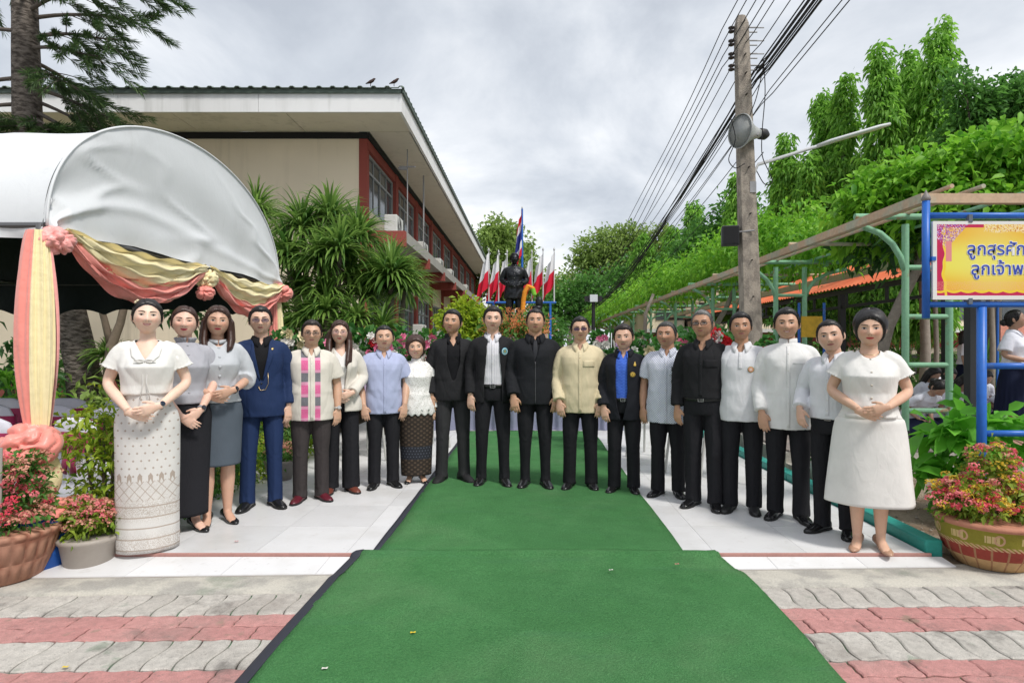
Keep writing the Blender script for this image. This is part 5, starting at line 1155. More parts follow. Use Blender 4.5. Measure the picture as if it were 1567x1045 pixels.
def wreath(px, Y, lab, pal, seed, board=None):
    rs = np.random.RandomState(seed); c = at(px, 533, Y); rz = math.atan2(-c.x, Y) * .7
    st_ = empty('wreath_stand', (c.x, Y, 0), rz); tag(st_, 'easel stand of the ' + lab, 'stand', 'wreath stands behind the people')
    for (x, y) in ((-.24, -.08), (.24, -.08), (0, .30)):
        b = MB(); b.sweep([(x, y, 0), (x * .25, .06, 1.45)], .014, 8); b.build('leg', std('stand_white', (.5, .5, .48), .5), st_)
    b = MB(); b.bb(-.16, .16, -.035, -.01, .62, .64); b.build('ledge', std('stand_white', 0), st_)
    w = empty('flower_wreath', (c.x, Y, .95), rz); tag(w, lab, 'wreath', 'flower wreaths behind the people')
    b = MB(); b.bb(-.30, .30, -.058, -.045, -.28, .22); b.build('message_board', std('board_lilac_%d' % (seed % 3), [(.52, .52, .66), (.60, .58, .68), (.55, .42, .58)][seed % 3], .6), w)
    bl = [(-.26, -.02, .34, .14, .07, .10), (0, -.02, .42, .16, .07, .12), (.26, -.02, .34, .14, .07, .10), (-.36, 0, .16, .08, .06, .12), (.36, 0, .16, .08, .06, .12)]
    P, D, tone = clumped([(x, y + .05, z, rx * 1.3, ry, rz_ * 1.3) for x, y, z, rx, ry, rz_ in bl], 420, 6, .04, rs); Ls = .13 * (.7 + .6 * rs.rand(len(P))); stuff(obj('leaves', leaf_cloud(P, D, Ls, Ls * .5, tone, rs=rs), leaf_mat('wreath_leaf', (.02, .10, .02), (.09, .26, .05)), w))
    for i in range(30):
        bl_ = bl[rs.randint(5)]; o = bpy.data.objects.new('flower', FM[pal[rs.randint(len(pal))]]); COL.objects.link(o); o.parent = w; k_ = rs.uniform(.048, .078); o.scale = (k_,) * 3
        o.location = (bl_[0] + rs.uniform(-1, 1) * bl_[3], -.09 + rs.uniform(-.03, .02), bl_[2] + rs.uniform(-1, 1) * bl_[5]); o.rotation_euler = (R(90) + rs.uniform(-.5, .5), rs.uniform(-.5, .5), rs.uniform(-.5, .5))
wreath(458, 6.7, 'white and pink flower wreath behind the man with pink panels', (0, 0, 1, 3), 1); wreath(560, 7.3, 'white and red flower wreath beside the light blue shirt', (0, 0, 2, 1), 2); wreath(610, 7.9, 'red and white flower wreath beside the lace blouse', (2, 0, 0, 1), 3); wreath(661, 8.3, 'pink and cream flower wreath behind the lace blouse', (1, 3, 3, 0), 4)
wreath(932, 8.3, 'pink and white flower wreath behind the blue patterned shirt', (0, 1, 0, 1), 5); wreath(988, 7.6, 'lilac and white flower wreath between the blue and the dotted shirts', (0, 4, 4, 0), 6); wreath(1052, 6.6, 'white and magenta flower wreath behind the grey-haired man', (0, 3, 1, 0), 7); wreath(1108, 6.1, 'white and red flower wreath behind the white polo shirt', (0, 0, 2, 1), 8)

# ================================================================ altar table, statue, flags
tb_ = empty('draped_table', (-.1, 10.3, 0)); tag(tb_, 'long table skirted in grey-blue satin at the end of the carpet', 'table'); G = []
for f in np.linspace(0, 1, 200):
    x = -1.75 + 3.5 * f; G.append([(x, -.35 + .03 * math.sin(f * 150) * (1 - z / .78) + .01 * math.sin(f * 41), z) for z in np.linspace(.005, .78, 8)])
b = MB(); b.grid(G); b.build('skirting', satin('grey_blue_satin', (.24, .25, .36)), tb_, True, True); b = MB(); b.bb(-1.77, 1.77, -.38, .45, .78, .81); b.build('tabletop', CHW, tb_)
ped = empty('statue_pedestal', (-.37, 14, -.13)); tag(ped, 'stepped pale stone pedestal under the bronze statue', 'pedestal')
for nm, w, z0, z1 in (('base_step', 2.0, 0, .35), ('plinth', 1.3, .35, 1.6), ('cap', 1.5, 1.6, 1.77)): b = MB(); b.bb(-w / 2, w / 2, -w / 2, w / 2, z0, z1); bevel(b.build(nm, std('pedestal_stone', (.42, .40, .37), .7, .2), ped), .015)
fa = empty('flower_mound', (-.30, 12.4, 0)); tag(fa, 'big mound of orange flowers at the feet of the statue', 'flowers'); rs = np.random.RandomState(8)
b = MB(); b.lathe([(.25, 0), (.3, .3), (.22, .8), (.4, 1.35), (.3, 1.4)], 20); b.build('urn', std('urn_dark', (.08, .1, .07), .6), fa, True)
bl = [(0, 0, 1.62, .62, .35, .22), (-.3, 0, 1.75, .3, .3, .2), (.3, 0, 1.78, .3, .3, .2), (0, 0, 1.88, .35, .3, .18)]
crown(fa, bl, 500, .16, .07, G_MID, 8, .06, name='leaves', rs=rs); P, D, tone = clumped(bl, 1500, 7, .05, rs, .9); Ls = .12 * (.6 + .6 * rs.rand(len(P))); stuff(obj('blossoms', leaf_cloud(P + D * .05, unit(D + np.array((0, -.2, .5))), Ls, Ls * .22, tone, rs=rs), leaf_mat('orange_petal', (.60, .16, .05), (.82, .42, .20)), fa))
# flags
rail = empty('flag_rail', (-.22, 15.2, -.13)); tag(rail, 'blue rail holding the red and white flags behind the statue', 'rail'); ry = at(0, 463, 15.2).z + .13
b = MB(); b.sweep([(at(744, 0, 15.2).x + .22, 0, ry), (at(851, 0, 15.2).x + .22, 0, ry)], .028, 8); b.build('bar', BLUE, rail)
for px in (755, 842): b = MB(); b.sweep([(at(px, 0, 15.2).x + .22, 0, 0), (at(px, 0, 15.2).x + .22, 0, ry)], .03, 8); b.build('post', BLUE, rail)
def flag_mat(name, pat):
    m = Mat(name, .7, .2); x, y, z = m.xyz(); m.color(pat(m, x, y, z)); return m.m
RW = flag_mat('red_white_flag', lambda m, x, y, z: m.mix((m.xyz(m.attr('fuv'))[1] < .5), (.74, .74, .76), (.62, .02, .05)))
TH = flag_mat('tricolour_flag', lambda m, x, y, z: (lambda v: m.mix((v - .5).abs() < .17, m.mix((v - .5).abs() < .335, (.60, .02, .04), (.72, .72, .74)), (.03, .04, .22)))(m.xyz(m.attr('fuv'))[1]))
def hanging_flag(px, ytop, ybot, Y, mat, label, group, seed, wid=.42, hang=.85, side=1, polemat=None, zbase=None):
    p0 = at(px, ybot, Y); p1 = at(px, ytop, Y); t = empty('flag', p0 if zbase is None else Vector((p0.x, Y, zbase))); tag(t, label, 'flag', group); H = p1.z - (p0.z if zbase is None else zbase); zt_ = H - .03
    b = MB(); b.sweep([(0, 0, 0), (0, 0, H)], [.018, .012] if zbase is None else [.05, .03], 8); b.build('pole', polemat or std('flag_pole_white', (.6, .6, .6), .4), t)
    b = MB(); b.lathe([(.012, 0), (.025, .02), (.02, .05), (.002, .1)], 10, (0, 0, H)); b.build('finial', std('flag_tip', (.5, .5, .5), .4), t, True)
    G = []; UV = []
    for u in np.linspace(0, 1, 16):
        row = []
        for v in np.linspace(0, 1, 18):
            wv = side * (wid * (u * (.55 + .30 * (1 - v) * 0 + .35 * v * 0)) ) ; x = side * wid * u * (.35 + .35 * (1 - v)); z = zt_ - hang * (1 - v) * .72 - u * hang * .38 * (1 - .2 * v); y = -.03 + .05 * math.sin(u * 8 + seed + v * 2) * (.4 + u)
            row.append((x + .02 * math.sin(u * 10 + v * 3 + seed), y, z)); UV.append((u, v, 0))
        G.append(row)
    b = MB(); b.grid(G); o = b.build('cloth', mat, t, True, True); a = o.data.attributes.new('fuv', 'FLOAT_VECTOR', 'POINT'); a.data.foreach_set('vector', np.array(UV, np.float32).ravel()); return t
for i, (px, y0, s, lab) in enumerate([(748, 385, -.6, 'outermost one of the three left of the statue'), (763, 388, -.6, 'middle one of the three left of the statue'), (776, 388, -.6, 'one next to the statue on its left'), (814, 388, -.6, 'one next to the statue on its right'), (831, 384, -.6, 'middle one of the three right of the statue'), (848, 384, -.6, 'outermost one of the three right of the statue')]):
    hanging_flag(px, y0, 462, 15.2, RW, 'red and white flag, ' + lab, 'red and white flags on the blue rail', i, .44, 1.12, -1)
hanging_flag(799, 320, 460, 19, TH, 'national tricolour flag hanging on the tall blue pole behind the statue', None, 9, .45, 1.9, -1, BLUE, -.13)
# floodlight post
fl_ = empty('floodlight_post', at(908, 0, 12).to_2d().to_3d() + Vector((0, 0, -.0))); tag(fl_, 'black post with a small square floodlight', 'floodlight'); zf = at(0, 458, 12).z
b = MB(); b.sweep([(0, 0, -.01), (0, 0, zf)], .035, 10); b.build('post', STEEL, fl_); b = MB(); b.bb(-.17, .17, -.05, .05, zf - .04, zf + .06); b.build('arm', STEEL, fl_); b = MB(); b.bb(-.075, .075, -.09, -.052, zf - .055, zf + .085); b.build('lamp_glass', std('lamp_glass', (.62, .64, .66), .2), fl_)
# ================================================================ people
def skin_mat(name, col, lip, smile=0.0, stubble=0.0, teeth=False, blush=0.5):
    m = Mat(name, 0.46, 0.35)
    x, y, z = m.xyz(m.attr('hp'))
    n = (m.noise(18, 3) * 0.2 + 0.9) * (m.noise(140, 2) * .12 + .94)
    front = (y * -1.0).smooth(0.045, 0.07)
    base = m.mul(col, n)
    ch = ((x.abs() - 0.04).sq() / 0.0006 + (z + 0.02).sq() / 0.0006).smooth(0.0, 1.6, 1.0, 0.0) * front * blush
    base = m.mix(ch, base, (min(1, col[0] * 1.06), col[1] * 0.78, col[2] * 0.76))
    if stubble:
        st = (z + 0.045).smooth(-0.02, 0.012, 1.0, 0.0) * front * stubble
        base = m.mix(st, base, (col[0] * 0.62, col[1] * 0.62, col[2] * 0.66))
    zc = z + 0.058 - x.sq() * (smile * 16.0)
    le = ((x / 0.0245).sq() + (zc / 0.0085).sq()).smooth(0.55, 1.1, 1.0, 0.0) * front
    base = m.mix(le, base, lip)
    ln = (x.abs().smooth(0.012, 0.026, 1.0, 0.0)) * ((zc - 0.0005).abs().smooth(0.0006, 0.0022, 1.0, 0.0)) * front
    base = m.mix(ln * 0.8, base, (lip[0] * 0.25, lip[1] * 0.15, lip[2] * 0.15))
    if teeth:
        te = ((x / 0.016).sq() + (zc / 0.0024).sq()).smooth(0.6, 1.0, 1.0, 0.0) * front
        base = m.mix(te, base, (0.82, 0.78, 0.72))
    # nostrils
    no = (((x.abs() - 0.0075) / 0.0045).sq() + ((z + 0.037) / 0.0026).sq()).smooth(0.4, 1.2, 0.6, 0.0) * front
    base = m.mix(no, base, (col[0] * 0.25, col[1] * 0.15, col[2] * 0.12))
    m.color(base)
    m.b.inputs['Subsurface Weight'].default_value = 0.12
    m.b.inputs['Subsurface Radius'].default_value = (0.02, 0.008, 0.004)
    m.b.inputs['Subsurface Scale'].default_value = 0.5
    return m.m

def hair_mat(name, col):
    if name in MATS: return MATS[name]
    m = Mat(name, 0.42, 0.45)
    x, y, z = m.xyz()
    v = m.vec(x * 1.0, y * 1.0, z * 0.18)
    s = m.noise(150, 3, vec=v)
    m.color(m.mul(col, s * 1.3 + 0.4))
    m.bump(s, 0.3, 0.005)
    MATS[name] = m.m
    return m.m

def eye_mat():
    if 'eye' in MATS: return MATS['eye']
    m = Mat('eye', 0.15, 0.5)
    x, y, z = m.xyz()
    r = (x.sq() + z.sq()).m('SQRT')
    c = m.mix((r < 0.0064), (0.62, 0.58, 0.55), (0.035, 0.018, 0.01))
    c = m.mix((r < 0.0028), c, (0.004, 0.004, 0.004))
    m.color(c); MATS['eye'] = m.m
    return m.m

HA, HB, HCc, HP_ = 0.0745, 0.096, 0.115, 2.35
def head_base(D, jaw=1.0, wide=1.0):
    """unit directions -> points of the bare skull and jaw (head space, face towards -y)"""
    dx, dy, dz = D[:, 0], D[:, 1], D[:, 2]
    r = (np.abs(dx / HA) ** HP_ + np.abs(dy / HB) ** HP_ + np.abs(dz / HCc) ** HP_) ** (-1 / HP_)
    P = D * r[:, None]
    x, y, z = P[:, 0].copy(), P[:, 1].copy(), P[:, 2].copy()
    t = np.clip(-z / HCc, 0, 1)
    x *= (1 - (0.36 / jaw - 0.04) * t ** 1.7) * wide
    x *= 1 - 0.06 * np.clip(z / HCc, 0, 1) ** 2
    back = (y > 0)
    y = np.where(back, y * (1 - 0.42 * sstep(t, 0.25, 1.0)), y * (1 - 0.10 * t ** 2))
    y = np.where(~back, y * (1 - 0.10 * np.clip(z / HCc, 0, 1) ** 1.5), y)
    return np.stack([x, y, z], 1)
def sphere_dirs(nu, nv):
    th = np.linspace(0, 2 * PI, nu, endpoint=False); ph = np.linspace(-PI / 2 * 0.985, PI / 2 * 0.985, nv)
    return [np.stack([np.sin(th) * math.cos(p), -np.cos(th) * math.cos(p), np.full(nu, math.sin(p))], 1) for p in ph]
def face_detail(P, fem, nosew=1.0, smile=0.0):
    x, y, z = P[:, 0], P[:, 1].copy(), P[:, 2]
    fr = sstep(-y, 0.02, 0.05); ax = np.abs(x)
    g = lambda v, s: np.exp(-(v / s) ** 2)
    sig = (0.0085 + 0.0075 * sstep(-z, -0.012, 0.028)) * nosew
    prof = 0.005 * sstep(z, 0.045, 0.02) + 0.023 * sstep(z, 0.03, -0.027)
    prof = prof * sstep(z, -0.043, -0.030)
    dy = -prof * g(x, sig)
    dy -= 0.006 * g(ax - 0.0135 * nosew, 0.006) * g(z + 0.031, 0.007)           # nostril wings
    dy += 0.0085 * g(ax - 0.031, 0.017) * g(z - 0.008, 0.0125)                  # eye sockets
    dy -= (0.0035 if fem else 0.0055) * g(z - 0.034, 0.010) * g(ax - 0.025, 0.03)   # brows
    dy -= 0.0055 * g(x, 0.021) * g(z + 0.0525, 0.005)                            # upper lip
    dy -= 0.0065 * g(x, 0.019) * g(z + 0.0645, 0.0055)                           # lower lip
    dy += 0.003 * g(x, 0.03) * g(z + 0.079, 0.007)                               # under lip
    dy -= (0.006 if fem else 0.009) * g(x, 0.022) * g(z + 0.098, 0.016)          # chin
    dy -= (0.004 + 0.004 * smile) * g(ax - 0.045, 0.02) * g(z + 0.015, 0.022)    # cheeks
    t_ = np.clip((-.026 - z) / .040, 0, 1); dy += .0032 * g(ax - (.019 + .014 * t_), .0045) * sstep(z, -.075, -.06) * sstep(z, -.018, -.03)   # fold beside the mouth
    dy += .002 * g(ax - .030, .016) * g(z + .008, .004)                          # under the eyes
    Q = P.copy(); Q[:, 1] = y + dy * fr
    return Q

def head_shells(mb, tf, fem, S):
    rings = [tf(face_detail(head_base(r, S.get('jaw', 0.93 if fem else 1.05), S.get('facew', 1.0)), fem, S.get('nosew', 1.05), S.get('smile', 0))) for r in sphere_dirs(72, 60)]
    mb.loft(rings)
    for s in (-1, 1):
        e_ = MB().ball((s * 0.0785 * S.get('facew', 1.0), 0.012, -0.004), (0.010, 0.019, 0.032), 14, 10)
        V = e_.v[0]; V[:, 0] += s * 0.35 * (V[:, 1] - 0.012)
        mb.add(tf(V), e_.f)

def hairline(phi, pts):
    return np.interp(phi, [p[0] for p in pts], [p[1] for p in pts])
HL_MEN = [(0, .072), (.45, .075), (.75, .066), (.95, .048), (1.12, .012), (1.3, -.016), (1.45, -.02), (1.6, .02), (1.9, .018), (2.15, -.04), (2.6, -.075), (PI, -.08)]
HL_RECEDE = [(0, .078), (.35, .082), (.6, .088), (.9, .056), (1.12, .018), (1.3, -.008), (1.45, -.01), (1.6, .02), (1.9, .018), (2.15, -.04), (2.6, -.07), (PI, -.075)]
HL_WOMAN = [(0, .072), (.3, .066), (.6, .050), (.85, .030), (1.05, -.006), (1.25, -.03), (1.6, -.04), (2.0, -.06), (PI, -.09)]
HL_BOB = [(0, .066), (.35, .056), (.65, .036), (.85, .0), (1.05, -.045), (1.3, -.062), (1.8, -.085), (2.4, -.1), (PI, -.105)]
HAIR = {'men': (HL_MEN, .016), 'crop': (HL_MEN, .010), 'recede': (HL_RECEDE, .013), 'up': (HL_WOMAN, .013), 'long': (HL_WOMAN, .017), 'bob': (HL_BOB, .019)}
def make_hair(S, tf, root, mat, seed):
    style = S.get('hair', 'men'); line, th = HAIR[style]
    mb = MB(); rings = []
    rng = np.random.RandomState(seed); part = S.get('part', 0.02)
    for D in sphere_dirs(64, 42):
        P = head_base(D, S.get('jaw', 1.0), S.get('facew', 1.0)); x, y, z = P.T
        phi = np.abs(np.arctan2(x, -y))
        jt = 1.0 if style in ('men', 'crop', 'recede') else 0.25
        h = z - hairline(phi, line) + jt * (0.0022 * np.sin(23 * phi + seed) + 0.0022 * np.sin(61 * np.arctan2(x, -y) + seed * 2))
        t = sstep(h, -0.004, 0.02)
        up = np.clip(z / HCc, 0, 1)
        ang = np.arctan2(x - part, -y)
        thick = th * ((0.30 + 1.0 * up) if style in ('men', 'crop', 'recede') else (0.55 + 0.75 * up))
        if style in ('men', 'crop'): thick += 0.010 * sstep(h, 0.0, 0.03) * np.exp(-((phi) / 0.7) ** 2) * (1 - 0.4 * up)
        if style == 'bob': thick += 0.012 * sstep(z, -0.03, 0.05) * sstep(phi, 0.6, 1.4)
        if style in ('up', 'long'): thick -= 0.005 * np.exp(-((x - part) / 0.006) ** 2) * (y < 0.03)
        thick += 0.0012 * np.sin(55 * ang + 9 * z / HCc + seed) * t + 0.0009 * np.sin(97 * ang + 30 * z + seed)
        rad = (thick + 0.012) * t - 0.012
        n = P / (np.linalg.norm(P, axis=1)[:, None] + 1e-9)
        rings.append(tf(P + n * rad[:, None]))
    mb.loft(rings)
    if style == 'up':
        b = MB().ball((0.0, 0.115, -0.005), (0.05, 0.042, 0.045), 16, 12); mb.add(tf(b.v[0]), b.f)
    if style == 'long':
        L = S.get('hairlen', 0.26); ex = MB()
        for s in (-1, 1):
            for k, (xo, yo, rr) in enumerate([(0.070, -0.020, .020), (0.078, 0.010, .026), (0.066, 0.045, .030)]):
                f_ = S.get('hairfront', 0.0)
                pts = [(s * xo * 0.8, yo, 0.055), (s * (xo + .008), yo, 0.0), (s * (xo + .014), yo + 0.006, -0.07), (s * (xo + .018), yo + 0.004 - f_ * .04, -0.14), (s * (xo + 0.012 + 0.01 * math.sin(k + seed)), yo - f_ * .10, -L * .85), (s * (xo - .002), yo - f_ * .12, -L - 0.02 * k)]
                ex.sweep(pts, [rr * .6, rr, rr * 1.05, rr * 1.05, rr, rr * .35], 10, (0, 1, 0))
        ex.sweep([(0, .07, .05), (0, .088, -.02), (0, .085, -.12), (0, .08, -L)], [(.06, .03), (.078, .03), (.085, .03), (.07, .018)], 18, (1, 0, 0))
        for V in ex.v: mb.v.append(tf(V))
        mb.f.extend([[i + mb.n for i in f] for f in ex.f]); mb.mi.extend(ex.mi); mb.n += ex.n
        me = remesh(mb, 0.006, 1, 0.3)
    else:
        me = mb.mesh('hair', True)
    o = obj('hair', me, mat, root)
    # loose strands break up the outline and the hairline
    n = 2200; D = unit(rng.normal(size=(n * 3, 3))); P = head_base(D, S.get('jaw', 1.0), S.get('facew', 1.0)); x, y, z = P.T
    phi = np.abs(np.arctan2(x, -y)); h = z - hairline(phi, line); k = np.nonzero(h > (.001 if style in ('men', 'crop', 'recede') else .014))[0][:n]; P, D, h, phi, z = P[k], D[k], h[k], phi[k], z[k]
    up = np.clip(z / HCc, 0, 1); th_ = th * (0.3 + 0.9 * up) * sstep(h, -.004, .02); Nn = unit(P / np.array((HA, HB, HCc)) ** 2)
    flow = np.array((.5, .35, .55)) if style in ('men', 'crop', 'recede') else np.array((0, .8, -.5))
    if style in ('bob', 'long'): flow = np.array((0, .1, -1.0))
    fl = np.broadcast_to(flow, P.shape).copy()
    if style in ('men', 'crop', 'recede'): fl[phi > .9] = (0, .35, -.8)
    fl += rng.normal(size=P.shape) * .28; fl -= Nn * np.sum(fl * Nn, 1)[:, None]; fl = unit(fl) + Nn * (.28 if style in ('men', 'crop', 'recede') else .08)
    L = rng.uniform(.010, .028, len(P)) * (1.0 if style in ('men', 'crop', 'recede') else 1.3); B = tf(P + Nn * (th_ * .8)[:, None]); T_ = tf(P + Nn * (th_ * .8)[:, None] + unit(fl) * L[:, None])
    sm = leaf_cloud(B, unit(T_ - B), L, .0024, rng.rand(len(P)), fold=.1, droop=.15, rs=rng, lite=True); stuff(obj('strands', sm, mat, o))
    return o

# ---- trunk profile at a body height of 1.70 m: z, centre y, half width, half depth
TM = [(.78, .008, .144, .106), (.86, .006, .158, .118), (.92, .004, .157, .118), (1.0, -.004, .144, .110), (1.12, -.008, .142, .111), (1.24, -.012, .150, .118), (1.31, -.008, .156, .108), (1.36, .002, .138, .090), (1.395, .006, .100, .075), (1.428, .010, .066, .062)]
TF = [(.78, .006, .160, .116), (.86, .006, .170, .124), (.92, .002, .160, .116), (1.02, -.004, .124, .098), (1.12, -.008, .126, .100), (1.24, -.024, .138, .126), (1.31, -.006, .140, .100), (1.36, .002, .122, .082), (1.395, .006, .088, .068), (1.428, .010, .058, .056)]
def trunk(S, z, ease=0.0):
    T = TF if S['fem'] else TM; g = S.get('girth', 1.0)
    zs = [t[0] for t in T]
    cy, rx, ry = (np.interp(z, zs, [t[i] for t in T]) for i in (1, 2, 3))
    bel = math.exp(-((z - 1.03) / 0.16) ** 2); wid = sstep(np.array([1.40 - z]), 0.0, 0.12)[0]
    sh = 1 + (S.get('broad', 1.0) - 1) * math.exp(-((z - 1.31) / 0.12) ** 2)
    gx = 1 + (g - 1) * wid
    return cy - (g - 1) * 0.10 * bel, rx * gx * sh + ease, ry * gx * (1 + (g - 1) * 0.6 * bel) + ease

def arm_path(S, s):
    """shoulder..wrist points for side s (-1 the person's right at -x, +1 left)"""
    sw = (0.148 if S['fem'] else 0.166) * S.get('broad', 1.0)
    a = S['arms'][0 if s < 0 else 1]
    g = S.get('girth', 1.0) - 1
    if a == 'hang': el, wr = (sw + .056 + .13 * g, .035, 1.09), (sw + .050 + .15 * g, -.035, .855)
    elif a == 'hangf': el, wr = (sw + .056 + .13 * g, .02, 1.09), (sw + .026 + .10 * g, -.11, .865)
    elif a == 'clasp': el, wr = (sw + .085 + .1 * g, .03, 1.125), (.085, -.205 - .16 * g, 1.0 + S.get('claspz', 0) + (.012 if s > 0 else -.004))
    elif a == 'low': el, wr = (sw + .055, .01, 1.11), (.065, -.185, .905 + (.02 if s > 0 else -.02))
    elif a == 'bent': el, wr = (sw + .09, .05, 1.12), (sw + .055, -.13, .99)
    elif a == 'lap': el, wr = (sw + .04, -.06, 1.10), (.10, -.24, .97)
    elif a == 'statue': el, wr = (sw + .075, .05, 1.13), (sw - .04, -.17, 1.03)
    sh = (sw, 0.004, 1.346)
    P = [(.085, .004, 1.368), sh, None, el, None, wr]
    P[2] = tuple(np.array(sh) * .5 + np.array(el) * .5 + np.array([.004, .004, 0])); P[4] = tuple(np.array(el) * .52 + np.array(wr) * .48)
    return [np.array((s * p[0], p[1], p[2])) for p in P], a

def make_hand(mb, w, d, n, t, fem, curl=0.5, k=1.0):
    """palm + four fingers + thumb: w wrist, d along the fingers, n out of the palm, t towards the thumb"""
    nz = lambda v: np.asarray(v, float) / np.linalg.norm(v)
    d = nz(d); t = nz(np.asarray(t, float) - d * np.dot(t, d)); n0 = np.cross(d, t); n = n0 if np.dot(n0, n) > 0 else -n0
    k *= 0.92 if fem else 1.03
    mb.sweep([w - d * .02, w + d * .012 * k, w + d * .045 * k, w + d * .088 * k, w + d * .098 * k], [(.026 * k, .02 * k), (.029 * k, .0185 * k), (.038 * k, .0165 * k), (.041 * k, .0135 * k), (.037 * k, .010 * k)], 14, t)
    for i, (off, L, st) in enumerate([(.0305, .070, .090), (.0102, .078, .094), (-.0102, .073, .091), (-.0295, .057, .084)]):
        b = w + d * st * k + t * off * k; a = 0.0; p = [b - d * .018 * k + n * 0.002, b]; q = b
        fan = d + t * off * 1.6; fan = nz(fan)
        for j, seg in enumerate((.44, .31, .25)):
            a += curl * (0.30, 0.55, 0.42)[j] * (1 + .12 * i)
            q = q + (fan * math.cos(a) + n * math.sin(a)) * L * k * seg; p.append(q)
        r = (.0088 if not fem else .0080) * k
        mb.sweep(p, [r, r * 1.02, r * .98, r * .90, r * .70], 8, t)
    b = w + d * .022 * k + t * .024 * k
    mb.sweep([b - t * .012 * k, b + (d * .5 + t * .6) * .022 * k, b + (d * .75 + t * .55 + n * .25) * .048 * k, b + (d * .85 + t * .42 + n * .45) * .074 * k], [.0135 * k, .0125 * k, .0105 * k, .0075 * k], 8, n)

def hand_frame(a, s, P):
    """fingers, palm normal, thumb for an arm pose"""
    if a == 'hang': return (-.03 * s, -.10, -1), (-.45 * s, .9, 0), (-.9 * s, -.45, 0), .75
    if a == 'hangf': return (-.15 * s, -.12, -1), (-.2 * s, .95, 0), (-1 * s, -.2, 0), .7
    if a == 'clasp': return (-.92 * s, -.28, -.30), (-.1 * s, .95, -.2), (-.25 * s, -.15, 1), .55
    if a == 'low': return (-.75 * s, -.2, -.62), (-.1 * s, .95, -.1), (-.6 * s, -.2, .75), .5
    if a == 'bent': return (-.25 * s, -.35, -.9), (-.3 * s, .9, 0), (-.9 * s, -.4, 0), .75
    if a == 'lap': return (-.8 * s, -.4, -.3), (0, .2, -1), (-.3 * s, -1, 0), .5
    if a == 'statue': return (-.6 * s, -.5, -.4), (-.6 * s, .6, -.3), (-.2 * s, -.4, 1), 1.1

def cut_faces(me, fn):
    """remove faces whose centre satisfies fn(x,y,z) arrays"""
    n = len(me.polygons); c = np.empty(n * 3, np.float32); me.polygons.foreach_get('center', c); c = c.reshape(-1, 3)
    k = fn(c[:, 0], c[:, 1], c[:, 2])
    bm = bmesh.new(); bm.from_mesh(me); bm.faces.ensure_lookup_table()
    bmesh.ops.delete(bm, geom=[bm.faces[i] for i in np.nonzero(k)[0]], context='FACES')
    be = [e_ for e_ in bm.edges if e_.is_boundary]; nb = {}
    for e_ in be:
        a, b = e_.verts; nb.setdefault(a, []).append(b); nb.setdefault(b, []).append(a)
    for _ in range(8):
        new = {v: v.co * .5 + sum((w.co for w in ws), Vector()) / len(ws) * .5 for v, ws in nb.items() if len(ws) == 2}
        for v, c_ in new.items(): v.co = c_
    bm.to_mesh(me); bm.free(); return me

class Skin_of:
    """projects x,z points on the front of a garment"""
    def __init__(s, me):
        bm = bmesh.new(); bm.from_mesh(me); s.t = BVHTree.FromBMesh(bm); bm.free()
    def y(s, x, z, default=-.12):
        h = s.t.ray_cast(Vector((x, -1.2, z)), Vector((0, 1, 0)))
        return h[0].y if h[0] is not None else default
    def strip(s, name, L, Rr, mat, root, off=.004, th=.003, k=4, sub=8):
        """band between two polylines of (x,z) laid on the front"""
        def resamp(A):
            A = np.asarray(A, float); u = np.linspace(0, len(A) - 1, sub + 1); i = np.minimum(u.astype(int), len(A) - 2); f = (u - i)[:, None]
            return A[i] * (1 - f) + A[i + 1] * f
        L, Rr = resamp(L), resamp(Rr); G = []
        for a, b in zip(L, Rr):
            row = []
            for j in range(k + 1):
                q = a + (b - a) * j / k; row.append((q[0], s.y(q[0], q[1]) - off, q[1]))
            G.append(row)
        G = np.array(G)
        mb = MB(); mb.grid(G); o = mb.build(name, mat, root, True, True); solid(o, th, 0); return o
    def button(s, x, z, mat, root, r=.0055, name='button'):
        mb = MB(); mb.ball((x, s.y(x, z) - .002, z), (r, r * .45, r), 10, 6); return mb.build(name, mat, root, True)
    def disc(s, name, x, z, r, mat, root, rz=None):
        mb = MB(); y = s.y(x, z); G = []
        rings = []
        for rr in (0.02, .5, .85, 1.0):
            t = np.linspace(0, 2 * PI, 24, False); X = x + np.cos(t) * r * rr; Z = z + np.sin(t) * (rz or r) * rr
            rings.append(np.array([(a, s.y(a, b) - (.005 if rr < 1 else .001), b) for a, b in zip(X, Z)]))
        mb.loft(rings, True); return mb.build(name, mat, root, True)

def wrinkle(me, amp, seed, elbow=True):
    P = vco(me); N = vnorm(me)
    d = snoise(P * np.array([1.0, 1.0, 0.55]), 26, seed, 2) * amp * .5
    ar = sstep(np.abs(P[:, 0]), .16, .21)
    fold = np.sin(P[:, 2] * 70 + 3.0 * np.sin(P[:, 0] * 21 + seed) + 2.6 * np.sin(P[:, 1] * 34 + seed * 2.1) + 1.5 * np.sin(P[:, 2] * 27 + seed))
    el = .35 + np.exp(-((P[:, 2] - 1.10) / .09) ** 2) + .5 * np.exp(-((P[:, 2] - .90) / .06) ** 2)
    d += ar * np.sign(fold) * np.abs(fold) ** .7 * amp * 0.55 * el
    diag = np.sin((P[:, 2] * 40 - np.abs(P[:, 0]) * 55) + 2 * np.sin(P[:, 0] * 14 + seed))
    d += (1 - ar) * diag * amp * 0.6
    rg = np.abs(snoise(P * np.array([1.0, 1.0, .6]), 15, seed + 3, 1)); d -= (1 - np.clip(rg / .35, 0, 1)) ** 2 * amp * 1.9
    rg = np.abs(snoise(P * np.array([1.5, 1.0, .45]), 17, seed + 8, 1)); d += (1 - np.clip(rg / .3, 0, 1)) ** 2 * amp * 1.3 * sstep(P[:, 2], 1.3, .95)
    vset(me, P + N * d[:, None]); return me

